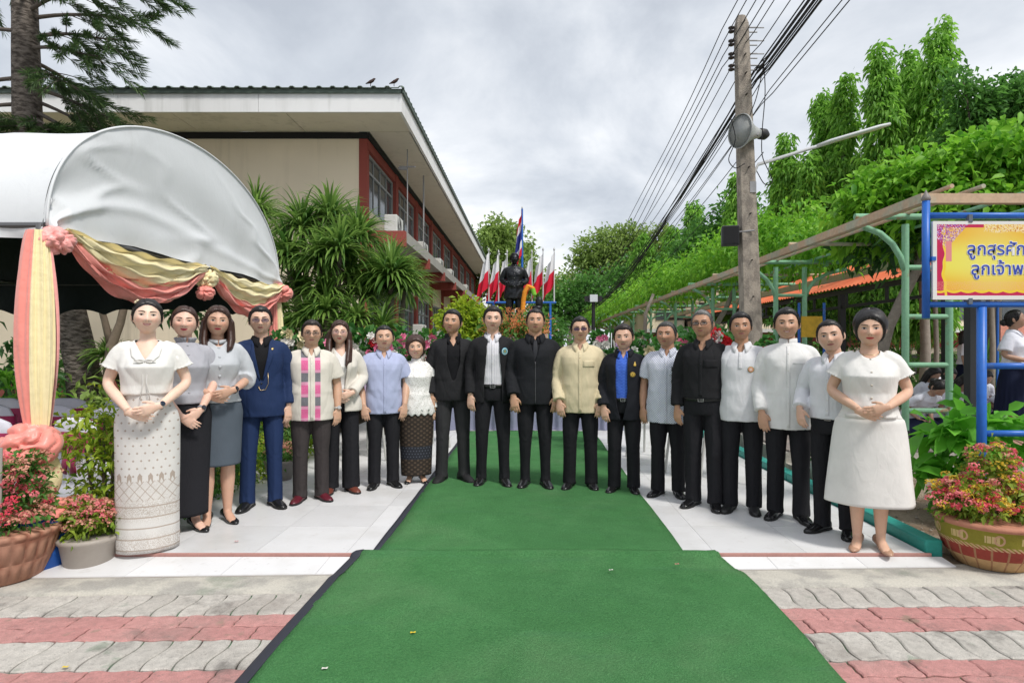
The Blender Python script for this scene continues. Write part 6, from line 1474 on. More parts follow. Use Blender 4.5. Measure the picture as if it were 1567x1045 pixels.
SLV = {'none': 0.16, 'short': 2.05, 'elbow': 2.5, '34': 3.6, 'long': 4.9}
def make_top(S, root, mat, name='shirt', sleeve='short', hem=.80, ease=.018, flare=.02, slack=.02, voxel=.0085, cut=None, wr=.0022, thick=None, neck=0.0, ratio=.36, cuffw=0.0, low=None):
    mb = MB(); top = 1.424 + neck
    zs = [hem] + [z for z in np.arange(.82, 1.40, .03) if z > hem + .02] + [1.405, top]
    rings = []
    for z in zs:
        cy, rx, ry = trunk(S, max(z, .78), ease)
        if z < 1.1:
            cw = trunk(S, 1.1, ease); f = min(1, (1.1 - z) / .3)
            if flare >= 0 and z < 1.05:      # cloth hangs straight from the chest instead of hugging the waist
                ch = trunk(S, 1.2, ease); rx = max(rx, ch[1] * (1 - .02)); ry = max(ry, ch[2] * .96)
            rx += flare * f; ry += flare * f
        if z > 1.375: rx -= ease * .35; ry -= ease * .2
        rings.append(ell((0, cy, z), (1, 0, 0), (0, 1, 0), rx, ry, 40, 2.35 if 1.0 < z < 1.34 else 2.1))
    mb.loft(rings)
    if sleeve != 'none' or True:
        fr = SLV[sleeve]
        for s in (-1, 1):
            P, a = arm_path(S, s)
            base = [.046, .051, .048, .042, .039, .032] if not S['fem'] else [.046, .053, .048, .042, .038, .031]
            g = 1 + (S.get('girth', 1) - 1) * .7
            n = int(fr); pts = P[:n + 1]; rad = [b * g + slack * (.25 if i < 2 else .8) for i, b in enumerate(base[:n + 1])]
            if fr > n and n < 5:
                f = fr - n; pts = pts + [P[n] * (1 - f) + P[n + 1] * f]; rad.append((base[n] * (1 - f) + base[n + 1] * f) * g + slack + cuffw)
            if len(pts) >= 2: 
                # resample for rounder elbows
                Q = []; Rr = []
                for i in range(len(pts) - 1):
                    for f in np.linspace(0, 1, 5)[:-1]: Q.append(pts[i] * (1 - f) + pts[i + 1] * f); Rr.append(rad[i] * (1 - f) + rad[i + 1] * f)
                Q.append(pts[-1]); Rr.append(rad[-1]); Q = np.array(Q)
                for _ in range(2): Q[1:-1] = (Q[:-2] + 2 * Q[1:-1] + Q[2:]) / 4
                mb.sweep(Q, Rr, 18, (1, 0.2, 0))
    me = remesh(mb, voxel, 3, None)
    wrinkle(me, wr, S['seed'])
    if low is not None:      # lower edge of an uneven hem
        P = vco(me); k = P[:, 2] < hem + .05; P[k, 2] += low(P[k, 0], P[k, 1]); vset(me, P)
    full = Skin_of(me); S['_sk'] = full
    if cut: cut_faces(me, cut)
    o = obj(name, me, mat, root)
    if thick: solid(o, thick, -1)
    if ratio:
        q = o.modifiers.new('d', 'DECIMATE'); q.ratio = ratio
        if thick: o.modifiers.move(1, 0)
    return o, full

def make_collar(S, root, mat, open_=.32, h=.020, fall=.045, point=.030, z0=1.430, r=.063, name='collar'):
    mb = MB(); rows = []
    if S['fem']: r -= .008
    th = np.linspace(open_, 2 * PI - open_, 33)
    for t in th:
        f = min(t, 2 * PI - t); fr = math.exp(-((f - open_) / .5) ** 2)     # 1 at the front points
        dx, dy = math.sin(t), -math.cos(t)
        zb = z0 - .020 * fr; cy = .006
        ins = (dx * r, cy + dy * r * .98, zb - .02)
        topi = (dx * (r + .002), cy + dy * (r + .002) * .98, zb + h)
        topo = (dx * (r + .006), cy + dy * (r + .008), zb + h + .001)
        ro = r + .022 + .022 * fr
        tp = t + math.copysign(.22 * fr, PI - t) * 0
        low_ = (dx * ro, cy + dy * (ro + .008 * fr), zb + h - fall - point * fr)
        mid = tuple((np.array(topo) + np.array(low_)) / 2 + np.array((dx * .004, dy * .004, .002)))
        rows.append([ins, topi, topo, mid, low_])
    sk = S.get('_sk')
    if sk is not None:
        A = np.array(rows)
        for j in (3, 4):
            d_ = np.array([max(0.0, y - (sk.y(x, z, y) - (.008 if j == 4 else .012))) if y < -.01 else 0.0 for x, y, z in A[:, j]])
            for _ in range(2): d_[1:-1] = np.maximum(d_[1:-1], (d_[:-2] + d_[2:]) / 2)
            A[:, j, 1] -= np.minimum(d_, .06)
        rows = A
    mb.grid(rows); o = mb.build(name, mat, root, True, True); solid(o, .003, 0); return o

def make_band(S, root, mat, name='collar', z0=1.425, h=.032, r=.062, gap=.06):
    mb = MB(); rows = []
    if S['fem']: r -= .008
    for t in np.linspace(gap, 2 * PI - gap, 33):
        dx, dy = math.sin(t), -math.cos(t); f = math.exp(-(min(t, 2 * PI - t) / .6) ** 2)
        rows.append([(dx * (r + .004), .006 + dy * (r + .004), z0 - .018 - .01 * f), (dx * r, .006 + dy * r, z0 + h - .008 * f)])
    mb.grid(rows); o = mb.build(name, mat, root, True, True); solid(o, .005, 0); return o

def make_trousers(S, root, mat, top=.96, wide=0.0, hem=.035, ease=.012, seed=0, taper=0.0):
    mb = MB(); g = 1 + (S.get('girth', 1) - 1) * .6
    fs = S.get('stance', .0)
    rings = []
    for z in (.80, .84, .88, .92, top):
        cy, rx, ry = trunk(S, z, ease * .7)
        rings.append(ell((0, cy, z), (1, 0, 0), (0, 1, 0), rx, ry, 36, 2.2))
    mb.loft(rings)
    for s in (-1, 1):
        st = S.get('step', (0, 0))[0 if s < 0 else 1]
        P = [(.082, .008, .89), (.088, .004, .78), (.092 + fs * .3, -.004 + st * .3, .62), (.094 + fs * .6, -.010 + st * .6, .46), (.096 + fs * .8, .008 + st * .8, .25), (.098 + fs, .016 + st, .10), (.098 + fs, .012 + st, hem)]
        Rr = [.088 * g, .087 * g, .077 * g + wide * .3, .061 + wide * .7, .056 + wide - taper, .054 + wide - taper, .057 + wide - taper]
        Q = []; Rq = []
        for i in range(len(P) - 1):
            for f in np.linspace(0, 1, 4)[:-1]: Q.append(np.array(P[i]) * (1 - f) + np.array(P[i + 1]) * f); Rq.append((Rr[i] * (1 - f) + Rr[i + 1] * f) + ease * .4)
        Q.append(np.array(P[-1])); Rq.append(Rr[-1] + ease * .4); Q = np.array(Q) * np.array([s, 1, 1])
        mb.sweep(Q, [(a * .95, a * 1.08) for a in Rq], 20, (1, 0, 0))
    me = remesh(mb, .009, 3, None)
    P = vco(me); N = vnorm(me); sd = S['seed']
    d = snoise(P * np.array([1, 1, .5]), 22, sd + 5, 2) * .0022
    for s in (-1, 1): d += .0045 * np.exp(-((P[:, 0] - s * (.094 + fs * .6)) / .010) ** 2) * (P[:, 1] < .0) * sstep(P[:, 2], .80, .66)
    brk = np.exp(-((P[:, 2] - .08) / .07) ** 2) + .6 * np.exp(-((P[:, 2] - .46) / .07) ** 2) + .5 * np.exp(-((P[:, 2] - .80) / .05) ** 2)
    d += brk * np.sin(P[:, 2] * 75 + 4 * np.sin(P[:, 1] * 28 + sd) + 4 * np.sin(P[:, 0] * 33 + sd) + 2 * np.sin(P[:, 2] * 31)) * .0024
    vset(me, P + N * d[:, None])
    o = obj('trousers', me, mat, root); q = o.modifiers.new('d', 'DECIMATE'); q.ratio = .3
    return o

def make_belt(S, root, z=.945, col=(.012, .012, .012)):
    mb = MB(); rows = []
    for dz, e_ in ((-.016, .012), (-.015, .016), (.015, .016), (.016, .012)):
        cy, rx, ry = trunk(S, z, e_); rows.append(ell((0, cy, z + dz), (1, 0, 0), (0, 1, 0), rx, ry, 48, 2.2))
    mb.loft(rows, False); b = mb.build('belt', std('belt_leather', (.012, .012, .012), .35, .1), root, True)
    cy, rx, ry = trunk(S, z, .016)
    q = MB(); y = cy - ry - .003
    for c, sz in (((-.022, y, z), (.004, .005, .034)), ((.022, y, z), (.004, .005, .034)), ((0, y, z + .016), (.044, .005, .004)), ((0, y, z - .016), (.044, .005, .004)), ((.006, y - .001, z), (.03, .004, .003))): q.box(c, sz)
    q.build('buckle', std('steel', (.55, .55, .56), .25, .1, metal=1.0), b)
    return b

def make_skirt(S, root, mat, top=1.0, hem=.10, hipw=.018, hemr=(.17, .13), folds=0.0, name='skirt', nf=9, slit=False):
    mb = MB(); rings = []; n = 72
    zs = np.linspace(hem, top, 34)
    th = np.linspace(0, 2 * PI, n, endpoint=False)
    for z in zs:
        cy, rx, ry = trunk(S, max(z, .80), hipw if z < .95 else hipw * .6)
        if z < .86:
            f = (.86 - z) / (.86 - hem); f = f ** .85
            h0 = trunk(S, .86, hipw); rx = h0[1] * (1 - f) + hemr[0] * f; ry = h0[2] * (1 - f) + hemr[1] * f; cy = h0[0] * (1 - f) + .01 * f
            w = 1 + folds * f * np.sin(th * nf + S['seed'] + .8 * np.sin(th * 2)) + .010 * f * np.sin(th * 5 + z * 9 + S['seed'])
        else: w = np.ones(n)
        rings.append(np.stack([np.cos(th) * rx * w, cy + np.sin(th) * ry * w, np.full(n, z)], 1))
    mb.loft(rings); return mb.build(name, mat, root, True, True)

def shoe_mesh(kind='oxford'):
    mb = MB()
    if kind == 'pump':
        prof = [(.100, .018, .070, .030), (.088, .030, .085, .028), (.05, .032, .072, .030), (.0, .031, .056, .026), (-.05, .036, .040, .012), (-.09, .040, .038, .006), (-.13, .036, .034, .004), (-.16, .022, .026, .004), (-.178, .006, .016, .006)]
    elif kind == 'sneaker':
        prof = [(.100, .020, .060, 0), (.090, .036, .088, 0), (.04, .040, .100, 0), (-.02, .042, .090, 0), (-.08, .047, .066, 0), (-.13, .047, .052, 0), (-.168, .036, .044, 0), (-.185, .012, .028, 0)]
    else:
        prof = [(.098, .020, .055, .004), (.088, .034, .082, .004), (.04, .037, .092, .004), (-.02, .038, .080, .004), (-.08, .044, .056, .004), (-.13, .043, .044, .004), (-.170, .031, .036, .005), (-.192, .010, .024, .008)]
    rings = []
    for y, w, h, zb in prof:
        t = np.linspace(0, 2 * PI, 20, False); c, s_ = np.cos(t), np.sin(t)
        X = np.sign(c) * np.abs(c) ** .8 * w; Z = np.where(s_ > 0, s_ ** .9 * (h - zb) * .62, -np.abs(s_) ** .45 * (h - zb) * .38) + zb + (h - zb) * .38
        rings.append(np.stack([X, np.full(20, y), Z], 1))
    mb.loft(rings)
    return mb
def make_shoes(S, root, mat, kind='oxford', k=1.0):
    fs = S.get('stance', 0)
    for s in (-1, 1):
        st = S.get('step', (0, 0))[0 if s < 0 else 1]
        x = (.098 + fs if not S.get('bare') else .075) * s
        mb = shoe_mesh(kind); ang = S.get('toe', R(14)) * s
        M_ = Matrix.Rotation(ang, 3, 'Z')
        V = (mb.v[0] * k) @ np.array(M_).T + np.array((x, .0 + st, .0)); mb.v = [V]
        sh = mb.build('shoe', mat, root, True, True)
        if kind != 'pump':
            so = MB(); pts = []
            for y, w in [(.102, .014), (.092, .036), (.04, .039), (-.02, .039), (-.08, .047), (-.13, .046), (-.172, .034), (-.197, .010)]: pts.append((w, y))
            out = [(a, b) for a, b in pts] + [(-a, b) for a, b in reversed(pts)]
            so.prism(out, 0.0, .016 if kind == 'oxford' else .026, 'z'); so.v[0] = (so.v[0] * k) @ np.array(M_).T + np.array((x, st, 0.002))
            so.build('sole', std('black_rubber', (.015, .015, .015), .6) if kind == 'oxford' else std('dark_rubber', (.03, .03, .03), .7), sh)
        else:
            hl = MB(); hl.sweep([(x, .082 + st, .0), (x, .086 + st, .03), (x, .09 + st, .05)], [.009, .012, .022], 10); hl.build('heel', mat, sh)

def make_person(S, loc, label=None, group=None, name='person', statue=None, fast=False):
    """body as one skin mesh; hair, clothes and shoes as its children"""
    root = empty(name, loc, S.get('rz', 0.0)); s_ = S['h'] / 1.70; root.scale = (s_, s_, s_)
    if label: tag(root, label, S.get('cat', 'person'), group)
    fem = S['fem']
    hc = np.array((S.get('hx', 0.0), -.020 + S.get('hy', 0), 1.572)); hr = Euler((R(S.get('pitch', 0)), R(S.get('roll', 0)), R(S.get('yaw', 0))), 'XYZ').to_matrix(); H = np.array(hr)
    hk = np.array((1.06, 1.03, .97)) * S.get('headk', 1.0); hks = float(hk.mean())
    bend = S.get('bend')      # seated: lean the upper body and lower it
    def post(V):
        V = np.asarray(V, float)
        if bend is None: return V
        a, dz = bend; V = V.copy(); zp = .86
        k = V[:, 2] > zp; t = np.clip((V[:, 2] - zp) / .5, 0, 1) * a
        y, z = V[:, 1].copy(), V[:, 2].copy() - zp
        c, s1 = np.cos(t), np.sin(t)
        V[:, 1] = np.where(k, y * c - z * s1, y); V[:, 2] = np.where(k, y * s1 + z * c, z) + zp
        V[:, 2] -= dz
        return V
    tf = lambda P: (P * hk) @ H.T + hc
    mb = MB()
    head_shells(mb, tf, fem, S)
    nr = (.046 if fem else .055) * S.get('neckw', 1.0)
    mb.sweep([(0, .014, 1.39), (0, .008, 1.435), (hc[0] * .5, .000, 1.49), (hc[0], hc[1] + .022, 1.555)], [nr * 1.35, nr * 1.04, nr, nr * 1.0], 20, (1, 0, 0))
    mb.loft([ell((0, c, z), (1, 0, 0), (0, 1, 0), a, b, 28, 2.2) for z, (c, a, b) in [(z, trunk(S, z, -.012)) for z in (.90, 1.0, 1.1, 1.2, 1.28, 1.33, 1.37, 1.40, 1.428)]])
    for s in (-1, 1):
        P, a = arm_path(S, s); g = 1 + (S.get('girth', 1) - 1) * .7
        base = [.038, .048, .043, .0360, .039, .0255] if not fem else [.034, .041, .037, .0310, .033, .0215]
        Q = []; Rr = []
        for i in range(5):
            for f in np.linspace(0, 1, 5)[:-1]: Q.append(P[i] * (1 - f) + P[i + 1] * f); Rr.append((base[i] * (1 - f) + base[i + 1] * f) * (g if i < 4 else 1 + (g - 1) * .5))
        Q.append(P[5]); Rr.append(base[5]); Q = np.array(Q)
        for _ in range(2): Q[1:-1] = (Q[:-2] + 2 * Q[1:-1] + Q[2:]) / 4
        mb.sweep(Q, Rr, 16, (1, .2, 0))
        d, n, t, curl = hand_frame(a, s, P)
        if a == 'clasp':
            w = P[5] + np.array((0, -.016 if s > 0 else .010, .008 if s > 0 else -.012))
        else: w = P[5]
        make_hand(mb, w, d, n, t, fem, curl)
    if S.get('bare'):
        for s in (-1, 1):
            x = .075 * s; st = S.get('step', (0, 0))[0 if s < 0 else 1]
            mb.sweep([(s * .08, .0, .92), (s * .08, 0, .75), (x, -.004 + st * .5, .50), (x, .006 + st * .7, .44), (x, .02 + st, .33), (x, .022 + st, .2), (x, .022 + st, .10), (x, .020 + st, .06)], [.085, .078, .056, .052, .054, .042, .032, .031], 18)
            mb.sweep([(x, .055 + st, .065), (x - s * 0, .0 + st, .060), (x + s * .012, -.07 + st, .036), (x + s * .022, -.135 + st, .020)], [(.026, .03), (.029, .030), (.034, .022), (.026, .012)], 14, (1, 0, 0))
    if bend is not None: mb.v = [post(V) for V in mb.v]
    me = remesh(mb, .0052 if not fast else .008, 2 if not fast else 1, .16 if not fast else .25, .35)
    V = vco(me)
    if bend is None:
        hp = ((V - hc) @ H) / hk
    else:
        hp = V * 0 + np.array((0, .2, 0))
        a, dz = bend; c, s1 = math.cos(a), math.sin(a)
        W_ = V + np.array((0, 0, dz - .86)); y, z = W_[:, 1] * c + W_[:, 2] * s1, -W_[:, 1] * s1 + W_[:, 2] * c
        U = np.stack([W_[:, 0], y, z + .86], 1); hp = ((U - hc) @ H) / hk
    at_ = me.attributes.new('hp', 'FLOAT_VECTOR', 'POINT'); at_.data.foreach_set('vector', hp.astype(np.float32).ravel())
    skin = statue or skin_mat('skin', S.get('skin', (.48, .27, .18)), S.get('lip', (.42, .16, .14)), S.get('smile', .2), S.get('stubble', 0 if fem else .05), S.get('teeth', False), S.get('blush', .5 if fem else .25))
    body = obj('body', me, skin, root)
    tfp = lambda P: post(tf(P))
    hm = statue or hair_mat('hair_' + S.get('haircol', 'black'), {'black': (.012, .010, .010), 'brown': (.045, .020, .014), 'grey': (.16, .155, .15), 'dark': (.022, .015, .013), 'salt': (.06, .058, .056)}[S.get('haircol', 'black')])
    make_hair(S, tfp, root, hm, S['seed'])
    # eyes, brows
    if not fast:
        bm = bmesh.new(); bm.from_mesh(me); bv = BVHTree.FromBMesh(bm); bm.free()
        fwd = H @ np.array((0, -1.0, 0))
        def surf(x, z):
            o_ = tf(np.array([[x, -.2, z]]))[0]; h = bv.ray_cast(Vector(o_), Vector(-fwd))
            return ((np.array(h[0]) - hc) @ H) / hk if h[0] is not None else np.array((x, -.09, z))
        open_ = S.get('eye', 1.0)
        for s in (-1, 1):
            ez = .009; ex = .0315 * S.get('facew', 1.0); c = surf(s * ex, ez)
            G = []; mid = []
            for u in np.linspace(-1, 1, 13):
                row = []
                for v in np.linspace(-1, 1, 7):
                    xx = .0148 * u; hz = .0056 * open_ * (1 - abs(u) ** 2.2) ** .75
                    zz_ = hz * v - .0015 * (u * s < 0) * abs(u) * 0 + .001 * u * s
                    p = surf(s * ex + xx, ez + zz_)
                    p = p + np.array((0, -.0012 - .0022 * (1 - u * u) * (1 - .5 * v * v), 0)); row.append(p)
                G.append(row); mid.append(row[-1])
            G = np.array(G); cc = G[6, 3].copy()
            em = MB(); em.grid(G - cc); eo = em.build('eye', statue or eye_mat(), body, True, True)
            Mx = Matrix.Translation(Vector(hc)) @ hr.to_4x4() @ Matrix.Scale(hks, 4) @ Matrix.Translation(Vector(cc * hk / hks)); eo.matrix_local = Mx
            ll = MB(); mid = np.array(mid); mid[:, 1] -= .0012; ll.sweep(tf(mid), [.0006 + .0012 * (1 - abs(u)) for u in np.linspace(-1, 1, 13)], 6, (0, 0, 1))
            ll.build('eyelash', statue or std('lash', (.012, .009, .008), .6), body, True)
            br = []; rr = []
            for u in np.linspace(0, 1, 9):
                p = surf(s * (.013 + .036 * u), .0285 + .0065 * math.sin(u * PI * .75) - .002 * u); p[1] -= .0012; br.append(p); rr.append(((.0028 if fem else .0038) * (1 - .55 * u ** 2), .0016))
            b2 = MB(); b2.sweep(tf(np.array(br)), rr, 8, (0, 0, 1)); b2.build('eyebrow', statue or std('brow_' + S.get('haircol', 'black'), {'grey': (.10, .09, .085)}.get(S.get('haircol'), (.035, .025, .020)), .8), body, True)
        gl = S.get('glasses')
        if gl:
            g = empty('glasses'); g.parent = root
            fm = {'dark': std('glasses_frame', (.015, .012, .012), .3), 'wire': std('glasses_wire', (.25, .2, .16), .3, metal=1.0)}[gl[0]]
            lm = Mat('lens_' + str(S['seed']), .05, .5); lm.color(gl[1]); lm.b.inputs['Alpha'].default_value = gl[2]
            yl = min(surf(0, .008)[1], surf(.03, .008)[1], surf(-.03, .02)[1]) - .006
            fr = MB(); le = MB()
            for s in (-1, 1):
                t = np.linspace(0, 2 * PI, 29); ox = np.sign(np.cos(t)) * np.abs(np.cos(t)) ** .6 * .0265; oz = np.sign(np.sin(t)) * np.abs(np.sin(t)) ** .8 * (.0165 if gl[0] == 'wire' else .0135)
                pts = np.stack([s * .033 + ox, np.full(29, yl) + .004 * ((s * .033 + ox) / .06) ** 2, .004 + oz], 1)
                fr.sweep(tf(pts), .0011 if gl[0] == 'wire' else .0022, 6, (0, 1, 0))
                le.add(tf(np.concatenate([pts[:-1], pts[:-1] + np.array((0, .001, 0))])), [tuple(range(28)), tuple(range(55, 27, -1))])
                fr.sweep(tf(np.array([(s * .0585, yl + .004, .010), (s * .074, yl + .012, .012), (s * .081 * S.get('facew', 1.0), -.03, .012), (s * .083 * S.get('facew', 1.0), .012, .012)])), .0014, 6, (0, 0, 1))
            fr.sweep(tf(np.array([(-.009, yl, .009), (0, yl - .001, .012), (.009, yl, .009)])), .0015, 6, (0, 0, 1))
            fr.build('glasses_frame', fm, g, True); le.build('lens', lm.m, g)
    return root, post
# ---------------------------------------------------------------- garments of the group
BLK = dict(rough=.8, wr=.5)
def trouser_mat(): return cloth('black_trousers', (.014, .014, .017), **BLK)
def leather(name='black_shoe_leather', col=(.012, .012, .013), rough=.22): return std(name, col, rough, .1, spec=.5)
vneck = lambda w, z0: (lambda x, y, z: (y < .0) & (np.abs(x) < (z - z0) * w))
def place(px, feet, top, **S):
    p = onz(px, feet, S.pop('gz', 0.0)); S['h'] = (feet - top) * p.y / FPX
    face = math.degrees(math.atan2(-p.x, p.y)); S.setdefault('turn', face); S['rz'] = R(S['turn'])
    S['yaw'] = max(-45, min(45, face - S['turn'] + S.get('look', 0)))
    S['skin'] = tuple(min(.8, a * b) for a, b in zip(S['skin'], (1.14, 1.12, 1.08))); S.setdefault('arms', ('hang', 'hang')); q_ = random.Random(S['seed'] * 7)
    S.setdefault('step', (q_.uniform(-.035, .035), q_.uniform(-.035, .035))); S.setdefault('facew', q_.uniform(.97, 1.06)); S.setdefault('jaw', q_.uniform(.88, 1.0) if S['fem'] else q_.uniform(.95, 1.25)); S.setdefault('nosew', q_.uniform(.95, 1.25)); S.setdefault('smile', q_.uniform(.1, .5)); S.setdefault('roll', q_.uniform(-3, 3)); S.setdefault('hx', q_.uniform(-.012, .012)); S.setdefault('pitch', q_.uniform(-3, 3))
    return S, p
def watch(S, root, s, col=(.02, .02, .022), face=(.01, .012, .016), f=.93):
    P, a = arm_path(S, s); c = P[4] * (1 - f) + P[5] * f; d = P[5] - P[4]; d /= np.linalg.norm(d)
    if a == 'clasp': c = c + np.array((0, -.008 if s > 0 else .005, .004 if s > 0 else -.006))
    r = .027 if S['fem'] else .031
    mb = MB(); mb.sweep([c - d * .009, c - d * .008, c + d * .008, c + d * .009], [r, r + .003, r + .003, r], 20, (1, 0, 0), cap=False)
    w = mb.build('wristwatch', std('watch_band_%d' % S['seed'], col, .4), root, True)
    out = np.array((.35 * s, -1.0, .25)); out = out - d * out.dot(d); out /= np.linalg.norm(out)
    q = MB(); q.sweep([c + out * (r - .002), c + out * (r + .006), c + out * (r + .007)], [.017, .017, .015], 16, d); q.build('dial', std('watch_dial_%d' % S['seed'], face, .15), w)
def badge(sk, name, x, z, r, root, rings, rz=None):
    m = Mat(name + '_enamel', .35, .5); a, b, c = m.xyz(m.tc('Generated'))
    d = (((a - .5).sq() + (c - .5).sq()).m('SQRT'))
    col = rings[0][1]
    for lim, cc in rings[1:]: col = m.mix((d < lim), col, cc)
    m.color(col); return sk.disc(name, x, z, r, m.m, root, rz)
def lapels(sk, root, mat, zb, ztop=1.385, xi=.008, xo=.075, notch=1.275, x0=0.0):
    for s in (-1, 1):
        L = [(x0 + s * xi, zb), (x0 + s * (xi + .018), (zb + notch) / 2), (x0 + s * .046, notch), (x0 + s * .056, 1.345), (x0 + s * .060, ztop)]
        Q = [(x0 + s * (xi + .006), zb), (x0 + s * (xi + .060), (zb + notch) / 2 + .03), (x0 + s * (xo + .018), notch + .01), (x0 + s * xo, 1.345), (x0 + s * .074, ztop)]
        sk.strip('lapel', L, Q, mat, root, .007, .004, 4, 12)
def placket(sk, root, mat, z0, z1, w=.014, x=0.0, n=5, bmat=None, off=.0025):
    p = sk.strip('placket', [(x - w, z0), (x - w, z1)], [(x + w, z0), (x + w, z1)], mat, root, off, .002, 3, 16)
    for i in range(n): sk.button(x, z0 + (z1 - z0) * (i + .5) / n, bmat or std('pale_button', (.6, .58, .52), .4), p, .0055)
def pocket(sk, root, mat, x, z, w=.055, h=.065):
    return sk.strip('pocket', [(x - w, z - h), (x - w, z)], [(x + w, z - h), (x + w, z)], mat, root, .003, .002, 4, 5)
SKL, SKM, SKT, SKD = (.66, .44, .345), (.52, .315, .225), (.40, .225, .15), (.29, .15, .095)
LIPR = (.50, .07, .09); LIPN = (.40, .17, .14)
GRP = 'people lined up across the tiled platform'

# 1 woman, white blouse and long white patterned skirt
def pat_sarong(m, x, y, z):
    u = (y / (x.abs() + .0001)).m('ARCTANGENT'); base = (.66, .645, .62); ink = (.36, .29, .235)
    a = x * 22.0; b = z * 20.0
    da = ((a + (b.floor() * .5)).frac() - .5).abs(); db = (b.frac() - .5).abs()
    dot = ((da + db) < .17) * (z > .50)
    lat = (((a * .75 + z * 13).frac() - .5).abs().mn(((a * .75 - z * 13).frac() - .5).abs()) < .045) * (z > .36) * (z < .49)
    tri = ((((a * .75).frac() - .5).abs() * .10 + z) < .545) * ((((a * .75).frac() - .5).abs() * .16 + z) > .505) * (((a * .75).frac() - .5).abs() < .22)
    fine = (m.noise(210, 1, vec=m.vec(x, y * .3, z)).smooth(.48, .54)) * ((z * 26).sin() * .5 + .6) * (z < .37)
    bands = (((z * 14).frac() - .5).abs() < .06) * (z < .37)
    lac = (m.noise(320, 1).smooth(.5, .56)) * (z < .49) * (z > .36) * .4
    k = (dot + lat + tri + bands).mn(1.0).mx(fine * .75).mx(lac)
    return m.mix(k * .85, base, ink)
S, p = place(226, 841, 457, fem=True, seed=1, turn=26, arms=('clasp', 'clasp'), hair='up', part=-.02, skin=(.72, .50, .405), lip=(.58, .16, .17), smile=.9, teeth=True, girth=1.04, eye=.9, roll=3, claspz=-.03, facew=1.03)
r, _ = make_person(S, p, 'woman in white bow-neck blouse and long white skirt with brown woven pattern', GRP)
wb = cloth('white_blouse', (0.758, 0.744, 0.714), wr=.3)
o, sk = make_top(S, r, wb, 'blouse', 'short', 1.055, .020, .012, .026, cut=lambda x, y, z: (y < 0) & (np.abs(x) < (z - 1.285) * .55), cuffw=.012, thick=.004)
for s in (-1, 1):
    sk.strip('collar', [(s * .008, 1.285), (s * .034, 1.33), (s * .056, 1.378)], [(s * .035, 1.27), (s * .080, 1.31), (s * .092, 1.365)], wb, r, .006, .003)
bw = MB()
for s in (-1, 1):
    y = sk.y(0, 1.28) - .012
    bw.sweep([(0, y, 1.283), (s * .03, y - .006, 1.292), (s * .06, y, 1.280), (s * .03, y - .003, 1.272), (0, y, 1.28)], .005, 8, (0, 1, 0))
    bw.sweep([(s * .004, y, 1.28), (s * .012, y + .004, 1.22), (s * .010, y + .006, 1.14), (s * .028, y + .004, 1.03)], .0035, 6, (0, 1, 0))
bw.build('bow', wb, r, True)
pat1 = cloth('patterned_sarong', 0, pat=pat_sarong, wr=.15)
make_skirt(S, r, pat1, 1.10, .012, .016, (.185, .14), .012)
watch(S, r, 1, (.55, .53, .5), (.02, .03, .05))
fl = MB()
for i in range(7): fl.ball((-.055 + .02 * math.cos(i), .07 + .012 * math.sin(i * 2), 1.675 + .012 * math.sin(i)), .012, 8, 6)
fl.build('hair_flower', std('cream_flower', (.7, .6, .4), .7), r, True)

# 2 woman, grey ruffled top and long black skirt
S, p = place(284, 812, 468, fem=True, seed=2, turn=40, look=-2, arms=('low', 'low'), hair='up', haircol='brown', part=.02, skin=(.66, .43, .345), lip=(.55, .06, .10), smile=.7, girth=.98, bare=True, eye=.6, hx=-.01)
r, _ = make_person(S, p, 'woman in grey ruffle-neck sleeveless top and long black skirt', GRP)
gm = cloth('grey_brocade', (.40, .40, .44), wr=.25)
o, sk = make_top(S, r, gm, 'blouse', 'short', .965, .014, .02, .018, cut=None)
rf = MB(); rows = []
for t in np.linspace(.1, 2 * PI - .1, 90):
    dx, dy = math.sin(t), -math.cos(t); w = .006 * math.sin(t * 22); rows.append([(dx * .060, .006 + dy * .060, 1.42), (dx * (.066 + w), .006 + dy * (.068 + w), 1.444), (dx * (.074 - w), .006 + dy * (.078 - w), 1.458 + w)])
rf.grid(rows); solid(rf.build('ruffle_collar', gm, r, True), .003, 0)
for i in range(6): sk.button(.0, 1.40 - i * .07, gm, r, .008)
make_skirt(S, r, cloth('black_skirt', (.018, .018, .022), wr=.3), 1.02, .125, .016, (.155, .125), .015)
make_shoes(S, r, leather(), 'pump'); watch(S, r, 1, (.25, .25, .27), (.03, .03, .04))

# 3 woman, pale grey blouse and slate pencil skirt
S, p = place(333, 799, 468, fem=True, seed=3, turn=33, look=0, arms=('clasp', 'clasp'), hair='long', haircol='brown', hairlen=.24, hairfront=.5, part=.0, skin=(.52, .32, .235), lip=(.52, .05, .08), smile=.3, girth=1.0, bare=True, claspz=.03)
r, _ = make_person(S, p, 'woman in pale grey buttoned blouse and slate knee-length pencil skirt', GRP)
gm = cloth('pale_grey_blouse', (.50, .52, .55), wr=.25)
o, sk = make_top(S, r, gm, 'blouse', '34', .945, .016, .014, .022, cuffw=.012, cut=lambda x, y, z: (y < 0) & (np.abs(x) < (z - 1.37) * 1.2))
for i in range(6): sk.button(.0, 1.37 - i * .072, gm, r, .010)
make_band(S, r, gm, h=.012, r=.07)
rs = MB()
for i in range(9): a = i * 2.4; rs.ball((-.10 + .018 * math.cos(a) * (i / 9 + .3), sk.y(-.1, 1.36) - .012, 1.365 + .018 * math.sin(a) * (i / 9 + .3)), (.012, .006, .010), 8, 6)
rs.build('brooch', std('grey_silk', (.3, .31, .34), .5), r, True)
make_skirt(S, r, cloth('slate_skirt', (.085, .105, .13), wr=.2), 1.0, .455, .014, (.165, .13), .0)
make_shoes(S, r, leather(), 'pump'); watch(S, r, 1)

